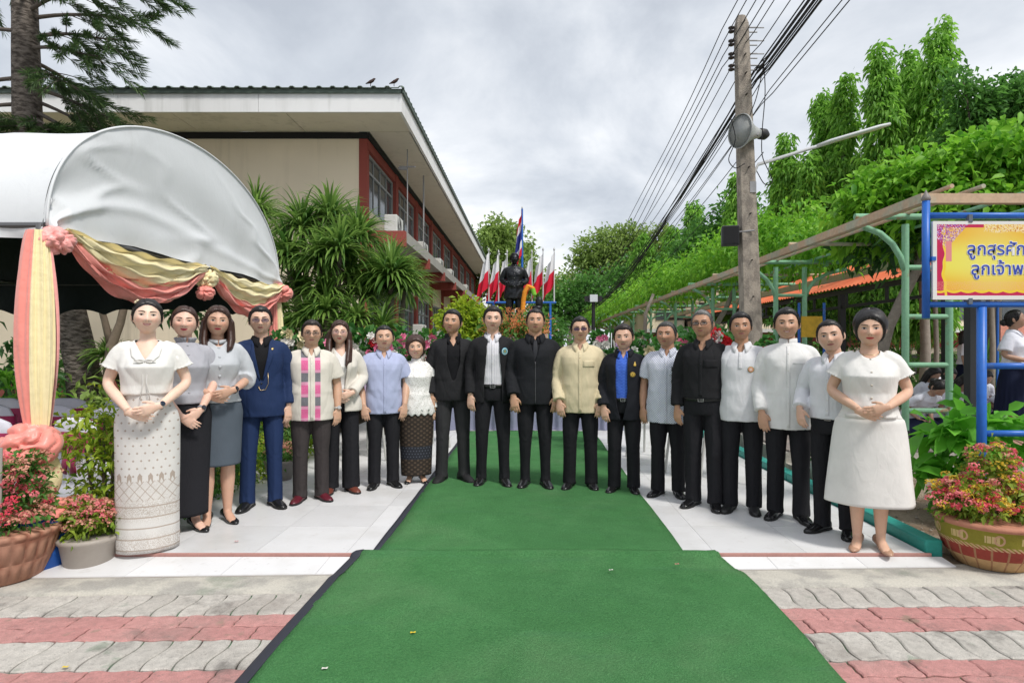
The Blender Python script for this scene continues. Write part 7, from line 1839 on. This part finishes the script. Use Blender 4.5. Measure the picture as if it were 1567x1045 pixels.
# 4 man, navy suit
S, p = place(400, 774, 469, fem=False, seed=4, turn=24, arms=('hang', 'hang'), hair='men', skin=(.60, .39, .30), girth=1.0, broad=1.02, glasses=('wire', (.10, .06, .09), .55), toe=R(20), stance=.01)
r, _ = make_person(S, p, 'man in navy blue suit over black shirt with tinted glasses and pocket chain', GRP)
nv = cloth('navy_suit', (.014, .030, .088), wr=.3, rough=.75)
bs = cloth('black_shirt', (.010, .010, .012), wr=.3)
make_top(S, r, bs, 'shirt', 'none', .95, .010, 0, .0, cut=vneck(.5, 1.37)); make_collar(S, r, bs, .22)
wv = lambda z: np.where(z > 1.08, .012 + (z - 1.08) * .17, .0)
o, sk = make_top(S, r, nv, 'suit_jacket', 'long', .77, .026, .022, .022, cut=lambda x, y, z: (y < .0) & (np.abs(x) < wv(z)), thick=.006)
lapels(sk, r, nv, 1.08); sk.button(0, 1.05, std('dark_button', (.01, .012, .02), .3), r, .008)
ch = MB(); yb = sk.y(.05, 1.03) - .012
ch.sweep([(.05, sk.y(.05, 1.14) - .008, 1.14), (.052, yb, 1.05), (.03, yb, 1.0), (-.01, yb + .002, .995), (-.025, yb + .004, 1.03)], .0025, 6, (0, 1, 0)); ch.build('pocket_chain', std('gold_chain', (.6, .45, .25), .3, metal=1.0), r, True)
sk.disc('lapel_pin', .085, 1.34, .011, std('gold_pin', (.45, .32, .14), .35, metal=1.0), r)
make_trousers(S, r, nv, wide=.004); make_shoes(S, r, leather())

# 5 man, cream shirt with pink woven panels
def pat_panel(m, x, y, z):
    base = (.66, .62, .545)
    pan = ((x + .062).abs() < .030).mx((x - .052).abs() < .024)
    b = z * 9.0; k = b.frac(); alt = ((b * .5).frac() < .5)
    tex = (((x * 120 + z * 120).frac() - .5).abs().mn(((x * 120 - z * 120).frac() - .5).abs()) < .16)
    pk = m.mix(tex * .45, (.58, .035, .20), (.85, .45, .60)); gr = m.mix(tex * .5, (.075, .08, .09), (.42, .40, .44))
    c = m.mix(alt, pk, gr)
    ln = ((k - .06).abs() < .07).mx((k - .94).abs() < .06)
    c = m.mix(ln, c, m.mix(((z * 150).frac() < .5), (.75, .55, .66), (.58, .035, .20)))
    return m.mix(pan, base, c)
S, p = place(476, 765, 490, fem=False, seed=5, turn=22, arms=('hang', 'hang'), hair='men', haircol='dark', skin=(.50, .31, .22), girth=1.12, broad=1.03, glasses=('wire', (.08, .05, .04), .4), toe=R(22), neckw=1.08, facew=1.04)
r, _ = make_person(S, p, 'man in cream short-sleeve shirt with pink woven front panels and maroon shoes', GRP)
cm = cloth('cream_panel_shirt', 0, pat=pat_panel, wr=.3)
o, sk = make_top(S, r, cm, 'shirt', 'elbow', .765, .024, .018, .034, cut=vneck(.5, 1.36), thick=.004)
make_collar(S, r, cloth('cream_collar', (.66, .62, .545)), .30); placket(sk, r, cloth('cream_collar', 0), .775, 1.35)
make_trousers(S, r, cloth('grey_brown_trousers', (.045, .038, .038), **BLK), wide=.008); make_shoes(S, r, leather('maroon_leather', (.11, .014, .024), .3))
watch(S, r, 1, (.5, .48, .45), (.4, .4, .4))
be = MB(); P, a = arm_path(S, -1)
for i in range(16): t = i * PI / 8; be.ball(P[5] + np.array((math.cos(t) * .031, math.sin(t) * .033, .035)), .0075, 8, 6)
be.build('bead_bracelet', std('brown_beads', (.10, .035, .015), .4), r, True)

# 6 woman, ivory blazer
S, p = place(521, 751, 490, fem=True, seed=6, turn=24, arms=('clasp', 'clasp'), hair='long', haircol='brown', hairlen=.34, hairfront=1.0, skin=(.64, .43, .34), lip=(.55, .12, .13), girth=.97, claspz=-.03, glasses=('wire', (.35, .2, .22), .25))
r, _ = make_person(S, p, 'woman with long brown hair in ivory blazer and wide black trousers', GRP)
iv = cloth('ivory_blazer', (0.644, 0.607, 0.543), wr=.3); wt = cloth('white_top', (.74, .73, .72), wr=.2)
make_top(S, r, wt, 'top', 'none', .95, .010, 0, .0, cut=vneck(.8, 1.335))
wv6 = lambda z: np.where(z > .98, .020 + (z - .98) * .10, .02)
o, sk = make_top(S, r, iv, 'blazer', 'long', .80, .028, .024, .024, cut=lambda x, y, z: (y < .0) & (np.abs(x) < wv6(z)), thick=.006)
lapels(sk, r, iv, 1.0, xi=.02)
make_trousers(S, r, trouser_mat(), wide=.030); make_shoes(S, r, leather('brown_leather', (.16, .045, .03), .35))

# 7 man, light blue shirt
S, p = place(587, 743, 499, fem=False, seed=7, turn=18, arms=('hangf', 'hangf'), hair='crop', skin=(.52, .325, .235), girth=1.10, broad=1.05, toe=R(18), headk=1.08, neckw=1.1, facew=1.05)
r, _ = make_person(S, p, 'man in light blue short-sleeve shirt with cropped black hair', GRP)
lb = cloth('light_blue_shirt', (.40, .44, .62), wr=.3)
o, sk = make_top(S, r, lb, 'shirt', 'elbow', .775, .022, .014, .034, cut=vneck(.5, 1.355), thick=.004)
make_collar(S, r, lb, .34); placket(sk, r, lb, .785, 1.345, bmat=std('blue_button', (.3, .33, .5), .4))
make_trousers(S, r, trouser_mat(), wide=.010); make_shoes(S, r, leather())

# 8 older woman, white lace top
S, p = place(637, 737, 516, fem=True, seed=8, turn=12, arms=('hangf', 'hang'), hair='bob', haircol='brown', skin=(.55, .35, .255), lip=(.50, .12, .10), smile=.7, teeth=True, girth=1.15, bare=True, headk=1.12, roll=-4, facew=1.05)
r, _ = make_person(S, p, 'older woman in white lace blouse and dark brown handwoven skirt', GRP)
def pat_lace(m, x, y, z):
    v = m.vor(55); return m.mix(v.smooth(.25, .5), (.60, .58, .55), (.80, .79, .77))
lc = cloth('white_lace', 0, pat=pat_lace, wr=.4)
o, sk = make_top(S, r, lc, 'blouse', 'long', .80, .016, .022, .024, low=lambda x, y: .012 * np.sin(np.arctan2(y, x) * 14))
make_band(S, r, lc, h=.028, gap=.0)
def pat_mudmee(m, x, y, z):
    f = ((x * 90).sin() * (z * 120).sin()).smooth(.1, .5)
    c = m.mix(f * .6, (.035, .027, .022), (.12, .085, .06))
    d = (((x * 30 + ((z * 30).floor() * .5)).frac() - .5).abs() + ((z * 30).frac() - .5).abs()) < .22
    band = ((z - .36).abs() < .075)
    return m.mix(band, c, m.mix(d, (.026, .028, .036), (.10, .11, .14)))
make_skirt(S, r, cloth('mudmee_skirt', 0, pat=pat_mudmee, wr=.25), 1.0, .09, .018, (.175, .14), .012); make_shoes(S, r, leather(), 'pump')

# 9 man, black jacket, charcoal trousers, sneakers
S, p = place(693, 735, 474, fem=False, seed=9, turn=10, look=-12, arms=('hang', 'hang'), hair='men', skin=(.45, .265, .18), girth=1.0, smile=.4, roll=4, toe=R(22), stance=.012)
r, _ = make_person(S, p, 'man in half-zipped black jacket with charcoal trousers and black sneakers', GRP)
jk = cloth('charcoal_jacket', (.019, .019, .021), wr=.45); pk = cloth('black_polo', (.008, .008, .010), wr=.2)
make_top(S, r, pk, 'polo_shirt', 'none', .9, .010, 0, .0, cut=vneck(.55, 1.335)); make_collar(S, r, pk, .38)
w9 = lambda z: np.where(z > 1.0, .012 + np.minimum((z - 1.0) * .30, .055), .0)
o, sk = make_top(S, r, jk, 'jacket', 'long', .80, .030, .008, .022, cut=lambda x, y, z: (y < .0) & (np.abs(x) < w9(z)), thick=.006)
make_band(S, r, jk, 'jacket_collar', h=.04, r=.078, gap=.6)
make_trousers(S, r, cloth('charcoal_trousers', (.032, .032, .034), **BLK), wide=.004); make_shoes(S, r, std('black_mesh_shoe', (.014, .014, .015), .7), 'sneaker')

# 10 tall man, black bomber, striped shirt
def pat_stripe(m, x, y, z): return m.mix(((x * 62).frac() < .3) * .45, (.68, .67, .70), (.30, .30, .42))
S, p = place(754, 740, 469, fem=False, seed=10, turn=3, arms=('hang', 'hang'), hair='men', part=.03, skin=(.58, .375, .285), girth=.96, broad=1.0, toe=R(12), stance=.014)
r, _ = make_person(S, p, 'man in open black bomber jacket with round teal badge over pale striped shirt', GRP)
jb = cloth('black_bomber', (.016, .016, .018), wr=.4); ss = cloth('striped_shirt', 0, pat=pat_stripe, wr=.2)
o, si = make_top(S, r, ss, 'shirt', 'none', .93, .012, 0, .0, cut=vneck(.5, 1.365)); make_collar(S, r, ss, .26); placket(si, r, ss, .95, 1.36, .012)
w10 = lambda z: np.interp(z, [.7, 1.0, 1.3, 1.45], [.085, .085, .058, .05])
o, sk = make_top(S, r, jb, 'bomber_jacket', 'long', .785, .026, .016, .020, cut=lambda x, y, z: (y < .0) & (np.abs(x - .005) < w10(z)), thick=.007)
make_band(S, r, jb, 'jacket_collar', h=.022, r=.08, gap=.75)
badge(sk, 'badge', .115, 1.27, .030, r, [(9, (.03, .32, .48)), (.42, (.55, .6, .55)), (.34, (.02, .22, .30)), (.2, (.35, .32, .12)), (.1, (.02, .05, .05))], .036)
make_trousers(S, r, trouser_mat(), taper=.006); make_belt(S, r); make_shoes(S, r, leather())

# 11 man, zipped black jacket and tie
S, p = place(819, 743, 472, fem=False, seed=11, turn=0, arms=('hangf', 'hangf'), hair='crop', skin=(.47, .275, .185), girth=1.02, broad=1.07, jaw=1.25, toe=R(14), stance=.0, neckw=1.12)
r, _ = make_person(S, p, 'man in plain black zip-up jacket over black shirt and dark tie', GRP)
jz = cloth('black_zip_jacket', (.014, .015, .018), wr=.3); 
o, si = make_top(S, r, bs, 'shirt', 'none', .95, .012, 0, .0, cut=vneck(.35, 1.39)); make_collar(S, r, bs, .2)
tm = cloth('dark_tie', (.022, .023, .028), wr=.1, rough=.6)
si.strip('tie', [(-.018, 1.05), (-.030, 1.15), (-.020, 1.36), (-.014, 1.395)], [(.018, 1.05), (.030, 1.15), (.020, 1.36), (.014, 1.395)], tm, r, .008, .006)
w11 = lambda z: np.where(z > 1.19, (z - 1.19) * .27, -.001)
o, sk = make_top(S, r, jz, 'jacket', 'long', .79, .030, .016, .026, cut=lambda x, y, z: (y < .0) & (np.abs(x) < w11(z)), thick=.007)
make_collar(S, r, jz, .45, .03, .05, .03, r=.078, name='jacket_collar')
sk.strip('zip', [(-.004, .80), (-.004, 1.19)], [(.004, .80), (.004, 1.19)], std('dark_zip', (.06, .06, .065), .4), r, .003, .003, 2, 14)
make_trousers(S, r, trouser_mat(), taper=.008); make_shoes(S, r, leather())

# 12 man, cream long-sleeve shirt
S, p = place(888, 746, 485, fem=False, seed=12, turn=-6, arms=('hangf', 'hangf'), hair='men', skin=(.52, .325, .235), girth=1.06, broad=1.04, glasses=('wire', (.06, .02, .06), .75), toe=R(14), stance=.012, neckw=1.06, facew=1.04)
r, _ = make_person(S, p, 'man in untucked cream long-sleeve shirt with dark tinted glasses', GRP)
cr = cloth('cream_shirt', (0.651, 0.558, 0.372), wr=.35)
o, sk = make_top(S, r, cr, 'shirt', 'long', .755, .026, .016, .026, cut=vneck(.5, 1.36), thick=.004)
make_collar(S, r, cr, .34); placket(sk, r, cr, .765, 1.35, bmat=std('brass_button', (.45, .33, .15), .35)); pocket(sk, r, cr, .085, 1.27)
make_trousers(S, r, trouser_mat(), wide=.008); make_shoes(S, r, leather())

# 13 older man, black zip jacket over blue shirt
def pat_blue(m, x, y, z):
    a = ((x * 42).frac() - .5).abs(); b = ((z * 34 + (x * 42).floor() * .5).frac() - .5).abs()
    return m.mix(((a - .25).abs() < .09).mx((b - .2).abs() < .08), (.012, .05, .42), (.10, .22, .72))
S, p = place(955, 750, 498, fem=False, seed=13, turn=-14, look=-6, arms=('hangf', 'hang'), hair='men', haircol='dark', skin=(.56, .35, .26), girth=1.04, stubble=0, toe=R(14), headk=1.1, roll=-3)
r, _ = make_person(S, p, 'older man in black zip jacket with gold emblems over bright blue patterned shirt', GRP)
bl = cloth('blue_geometric_shirt', 0, pat=pat_blue, wr=.2); jo = cloth('black_twill_jacket', (.015, .016, .021), wr=.4)
o, si = make_top(S, r, bl, 'shirt', 'none', .93, .012, 0, .0, cut=vneck(.5, 1.36)); make_collar(S, r, bl, .36)
w13 = lambda z: np.interp(z, [.7, .9, 1.1, 1.45], [.0, .05, .06, .058])
o, sk = make_top(S, r, jo, 'jacket', 'long', .735, .030, .014, .028, cut=lambda x, y, z: (y < .0) & (np.abs(x + .012) < w13(z)), thick=.007)
make_collar(S, r, jo, .55, .028, .045, .02, r=.078, name='jacket_collar')
gd = std('gold_thread', (.55, .36, .06), .5)
badge(sk, 'emblem', .10, 1.20, .026, r, [(9, (.55, .36, .06)), (.40, (.30, .2, .03)), (.30, (.6, .42, .08)), (.12, (.2, .12, .02))], .026)
sk.strip('crest', [(.110, 1.285), (.108, 1.30), (.118, 1.33)], [(.132, 1.285), (.132, 1.30), (.122, 1.33)], gd, r, .005, .003)
make_trousers(S, r, trouser_mat(), wide=.012); make_belt(S, r); make_shoes(S, r, leather())

# 14 man, white shirt with blue dots
def pat_dots(m, x, y, z):
    a = x * 44; b = z * 44; q = ((a + b).frac() - .5).abs(); w = ((a - b).frac() - .5).abs()
    return m.mix((q.mx(w) < .30) * .75, (.72, .73, .76), (.13, .18, .42))
S, p = place(1022, 757, 493, fem=False, seed=14, turn=-20, look=-14, arms=('hang', 'hang'), hair='crop', haircol='salt', skin=(.43, .24, .16), girth=1.12, broad=1.04, toe=R(18), headk=1.08, neckw=1.12, facew=1.06)
r, _ = make_person(S, p, 'man in white short-sleeve shirt with small blue dots and black trousers', GRP)
dm = cloth('blue_dot_shirt', 0, pat=pat_dots, wr=.25)
o, sk = make_top(S, r, dm, 'shirt', 'elbow', .72, .024, .016, .034, cut=vneck(.5, 1.36), thick=.004)
make_collar(S, r, dm, .32); placket(sk, r, dm, .73, 1.35); pocket(sk, r, dm, .085, 1.25)
sk.strip('phone', [(.055, 1.225), (.055, 1.265)], [(.115, 1.225), (.115, 1.265)], std('phone_black', (.01, .01, .012), .15), r, .008, .006, 2, 2)
make_trousers(S, r, trouser_mat(), wide=.010); make_shoes(S, r, leather())

# 15 man, black shirt tucked in, dark-rimmed glasses, grey hair
S, p = place(1077, 775, 474, fem=False, seed=15, turn=-26, look=-12, arms=('hang', 'hang'), hair='crop', haircol='grey', skin=(.44, .25, .165), girth=1.03, toe=R(16), glasses=('dark', (.10, .10, .10), .35), neckw=1.05)
r, _ = make_person(S, p, 'grey-haired man in tucked black long-sleeve shirt with dark-rimmed glasses', GRP)
b15 = cloth('black_dress_shirt', (.017, .017, .019), wr=.4)
o, sk = make_top(S, r, b15, 'shirt', 'long', .94, .020, .012, .026, cut=vneck(.55, 1.335), thick=.004)
make_collar(S, r, b15, .36); placket(sk, r, b15, .96, 1.35, bmat=std('dark_button', 0)); pocket(sk, r, b15, .08, 1.27)
make_trousers(S, r, trouser_mat(), wide=.012); make_belt(S, r, .935); make_shoes(S, r, leather('patent_black', (.010, .010, .011), .1))

# 16 man, white polo with badge
S, p = place(1135, 781, 478, fem=False, seed=16, turn=-24, look=2, arms=('hang', 'hang'), hair='men', skin=(.41, .23, .15), girth=1.04, toe=R(10), smile=.2)
r, _ = make_person(S, p, 'man in untucked white polo shirt with round gold badge', GRP)
wp = cloth('white_polo', (0.668, 0.668, 0.687), wr=.3)
o, sk = make_top(S, r, wp, 'polo_shirt', 'elbow', .775, .022, .014, .030, cut=vneck(.55, 1.335), thick=.004)
make_collar(S, r, wp, .38); placket(sk, r, wp, 1.22, 1.36, n=2)
badge(sk, 'badge', .085, 1.215, .026, r, [(9, (.10, .07, .03)), (.44, (.55, .40, .12)), (.36, (.62, .25, .2)), (.2, (.7, .6, .45))], .026)
make_trousers(S, r, trouser_mat(), wide=.010); make_shoes(S, r, std('black_dull_shoe', (.016, .016, .017), .45, spec=.5))

# 17 man, white mandarin-collar jacket
S, p = place(1206, 793, 473, fem=False, seed=17, turn=-22, look=0, arms=('hangf', 'hang'), hair='men', skin=(.46, .275, .19), girth=1.02, broad=1.03, smile=.9, teeth=True, toe=R(18), eye=.75, headk=1.06)
r, _ = make_person(S, p, 'smiling man in white stand-collar formal jacket and black trousers', GRP)
wm = cloth('white_formal_jacket', (0.703, 0.699, 0.689), wr=.35)
o, sk = make_top(S, r, wm, 'jacket', 'long', .735, .026, .018, .024)
make_band(S, r, wm, h=.038, r=.066, gap=.05); placket(sk, r, wm, .75, 1.40, .012, n=5); pocket(sk, r, wm, .085, 1.27, .05, .012)
make_trousers(S, r, trouser_mat(), wide=.010); make_shoes(S, r, leather())

# 18 man, white shirt tucked in, partly hidden
S, p = place(1276, 815, 491, fem=False, seed=18, turn=-44, look=-4, arms=('bent', 'hang'), hair='crop', skin=(.56, .355, .265), girth=1.06, toe=R(18), roll=-8, headk=1.1, hx=-.02, facew=1.04)
r, _ = make_person(S, p, 'man in tucked white long-sleeve shirt leaning in beside the woman in white dress', GRP)
w18 = cloth('white_shirt', (0.687, 0.691, 0.725), wr=.4)
o, sk = make_top(S, r, w18, 'shirt', 'long', .92, .020, .010, .026, cut=vneck(.5, 1.36), thick=.004)
make_collar(S, r, w18, .34); placket(sk, r, w18, .95, 1.35)
make_trousers(S, r, trouser_mat(), wide=.008); make_belt(S, r, .93); make_shoes(S, r, leather())

# 19 woman, white dress
S, p = place(1330, 838, 477, fem=True, seed=19, turn=-24, arms=('clasp', 'clasp'), hair='bob', haircol='black', skin=(.56, .36, .265), lip=(.52, .06, .07), smile=.4, girth=1.20, bare=True, claspz=.02, neckw=1.15, headk=1.07, facew=1.05)
r, _ = make_person(S, p, 'woman with short black hair in short-sleeve white dress and nude shoes', GRP)
wd = cloth('white_dress', (0.723, 0.708, 0.679), wr=.25)
o, sk = make_top(S, r, wd, 'dress_bodice', 'short', .94, .018, .012, .026, cut=lambda x, y, z: (y < .02) & ((x / .072) ** 2 + ((z - 1.44) / .075) ** 2 < 1), cuffw=.014, thick=.004)
make_skirt(S, r, wd, .99, .33, .030, (.29, .21), .022, 'dress_skirt', 6)
gb = std('silver_button', (.55, .5, .42), .3, metal=1.0)
for z in (1.36, 1.27, 1.18, 1.09): sk.button(0, z, gb, r, .007)
for s in (-1, 1): sk.strip('pocket_flap', [(s * .07, .955), (s * .07, .975)], [(s * .16, .955), (s * .16, .975)], wd, r, .016, .008, 4, 3)
nk = MB(); nk.sweep([(math.sin(t) * .07, -.006 - math.cos(t) * .085, 1.39 + .03 * (1 - math.cos(t)) / 2) for t in np.linspace(-1.3, 1.3, 17)], .0022, 6, (0, 0, 1)); nk.build('necklace', std('gold_chain', 0), r, True)
make_shoes(S, r, std('nude_leather', (.42, .25, .17), .3), 'pump')
# ================================================================ students and statue
UW = cloth('student_white', (.74, .75, .83), wr=.35); NAVY = cloth('navy_pleats', (.008, .012, .035), wr=.2)
p = Vector((at(1551, 0, 7.3).x, 7.3, .17)); S = dict(fem=True, h=1.62, seed=40, rz=R(35), turn=0, yaw=15, pitch=-14, arms=('clasp', 'clasp'), claspz=.06, hair='up', skin=(.45, .27, .19), lip=(.4, .15, .13), bare=True, smile=.1, headk=1.0)
r, post = make_person(S, p, 'student in white blouse and long navy skirt standing behind the sign', 'students beside the pergola')
o, sk = make_top(S, r, UW, 'blouse', 'elbow', .98, .020, .03, .034, cut=vneck(.5, 1.34), thick=.004); make_collar(S, r, UW, .35)
make_skirt(S, r, NAVY, 1.02, .40, .02, (.24, .19), .05, 'skirt', 18); make_shoes(S, r, leather(), 'pump'); make_belt(S, r, 1.0)
b = MB(); b.box((0, 0, 0), (.24, .16, .02), Euler((R(35), 0, R(35)), 'XYZ')); c = p + Vector((.12, -.28, .98)); o = b.build('clipboard', std('black_board', (.02, .022, .024), .5)); o.location = c; bevel(o, .004); tag(o, 'black clipboard held by the standing student', 'clipboard')
# far student seen between the ladder and the dark post
p = Vector((at(1475, 0, 11.5).x, 11.5, .17)); S = dict(fem=True, h=1.5, seed=41, rz=R(60), yaw=0, arms=('hang', 'hang'), hair='long', skin=(.45, .27, .19), bare=True)
r, post = make_person(S, p, 'distant student in white blouse and navy skirt standing by the palms', 'students beside the pergola', fast=True); make_top(S, r, UW, 'blouse', 'elbow', .98, .02, .03, .034, voxel=.014, ratio=None); make_skirt(S, r, NAVY, 1.02, .42, .02, (.22, .18), .05, 'skirt', 18)
seat = [(1447, 600, 8.3, 5, .55), (1418, 592, 8.6, -20, .75), (1478, 590, 8.9, 10, .45), (1405, 596, 9.6, 15, .4), (1440, 575, 9.9, -10, .45), (1465, 572, 10.3, 20, .6), (1490, 575, 9.7, -15, .5), (1420, 566, 10.9, 0, .35), (1545, 640, 8.4, -10, .9), (1518, 640, 9.0, 10, .9), (1560, 640, 9.4, 0, .9), (1395, 610, 8.2, 10, .7)]
wd_ = ['bowing student in the middle of the seated rows', 'seated student with bent head beside the pergola ladder', 'seated student looking down beside the dark post', 'seated student behind the woman in the white dress', 'seated student in the second row behind the ladder rungs', 'seated student in the third row near the hedge', 'seated student partly hidden by the dark post', 'seated student at the back by the clipped hedge', 'crouched student at the feet of the standing student', 'crouched student beside the blue sign leg', 'crouched student behind the blue sign rail', 'seated student half hidden by the white dress']
for i, (px, py, Y, rz, lean) in enumerate(seat):
    hz_ = at(0, py, Y).z; S = dict(fem=True, h=1.55, seed=50 + i, rz=R(rz), yaw=0, pitch=12, arms=('lap', 'lap'), hair='long' if i % 3 == 0 else 'up', skin=(.46, .28, .20), bend=(lean, .67))
    r, post = make_person(S, Vector((at(px, 0, Y).x, Y, .175)), wd_[i] + ' in white blouse and navy skirt', 'students seated on the raised walk', fast=True)
    o, sk = make_top(S, r, UW, 'blouse', 'elbow', .90, .022, .03, .036, voxel=.015, ratio=.6, wr=.004); vset(o.data, post(vco(o.data)))
    b = MB(); rg = []
    for z, w, d in ((0, .34, .30), (.08, .36, .32), (.18, .28, .26), (.25, .20, .18), (.27, .05, .05)): rg.append(ell((0, -.10, z), (1, 0, 0), (0, 1, 0), w, d, 30, 2.6) * (1 + 0))
    b.loft(rg); b.build('skirt', NAVY, r, True)
# bronze statue
BRZ = Mat('dark_bronze', .38, .5, .75); BRZ.color(BRZ.mul((.030, .032, .036), BRZ.noise(9, 4) * 1.2 + .4)); BRZ.bump(BRZ.noise(25, 3), .3, .02); BRZ = BRZ.m
S = dict(fem=False, h=1.86, seed=60, rz=R(4), yaw=0, arms=('statue', 'statue'), hair='men', broad=1.1, stance=.02)
r, post = make_person(S, Vector((-.37, 14, 1.64)), 'dark bronze statue of a uniformed officer standing on the pedestal', None, name='statue', statue=BRZ, fast=False); r['category'] = 'statue'
o, sk = make_top(S, r, BRZ, 'tunic', 'long', .74, .026, .05, .024); make_band(S, r, BRZ, h=.04, r=.066); make_trousers(S, r, BRZ, wide=.012); make_shoes(S, r, BRZ); make_belt(S, r, 1.0); placket(sk, r, BRZ, .95, 1.38)
for s in (-1, 1): pocket(sk, r, BRZ, s * .085, 1.27, .045, .07)
for ch in r.children:
    if ch.name.startswith('belt'):
        ch.data.materials[0] = BRZ
        for g in ch.children: g.data.materials[0] = BRZ
# garland and offerings on the statue
ga = empty('garland', (-.02, 13.72, 1.70)); tag(ga, 'long orange marigold garland hanging beside the statue', 'garland'); b = MB(); b2 = MB()
P = [at(800, 478, 13.72), at(801, 460, 13.72), at(803, 447, 13.70), at(808, 438, 13.70), at(815, 441, 13.70), at(818, 452, 13.7)]
Q = np.concatenate([np.linspace(P[j], P[j + 1], 9)[:-1] for j in range(5)])
for i, q in enumerate(Q): (b if i < 33 else b2).ball(q - np.array((-.02, 13.72, 1.70)), (.055, .05, .04), 8, 6)
b.build('marigolds', std('marigold', (.80, .30, .03), .8, .2, 30), ga, True); b2.build('green_tie', std('garland_green', (.2, .5, .05), .8), ga, True)
sc_ = empty('satin_ribbons', (.05, 13.70, 1.68)); tag(sc_, 'pink and orange ribbons with a dark hat beside the statue', 'ribbon')
for nm, mat, x0, zz_ in (('pink_ribbon', satin('magenta_ribbon', (.55, .02, .22)), 0, .42), ('orange_ribbon', satin('orange_ribbon', (.75, .22, .05)), .09, .34)):
    b = MB(); b.grid([[(x0 + w * .07 + .015 * math.sin(t * 9), -.02 * math.sin(w * 6 + t * 4), zz_ * (1 - t) + .10) for w in np.linspace(-1, 1, 6)] for t in np.linspace(0, 1, 16)]); b.build(nm, mat, sc_, True)
b = MB(); b.ball((.14, -.03, .66), (.085, .08, .15), 14, 10); b.ball((.10, -.03, .56), (.12, .09, .05), 14, 8); b.build('dark_plume', BRZ, sc_, True)
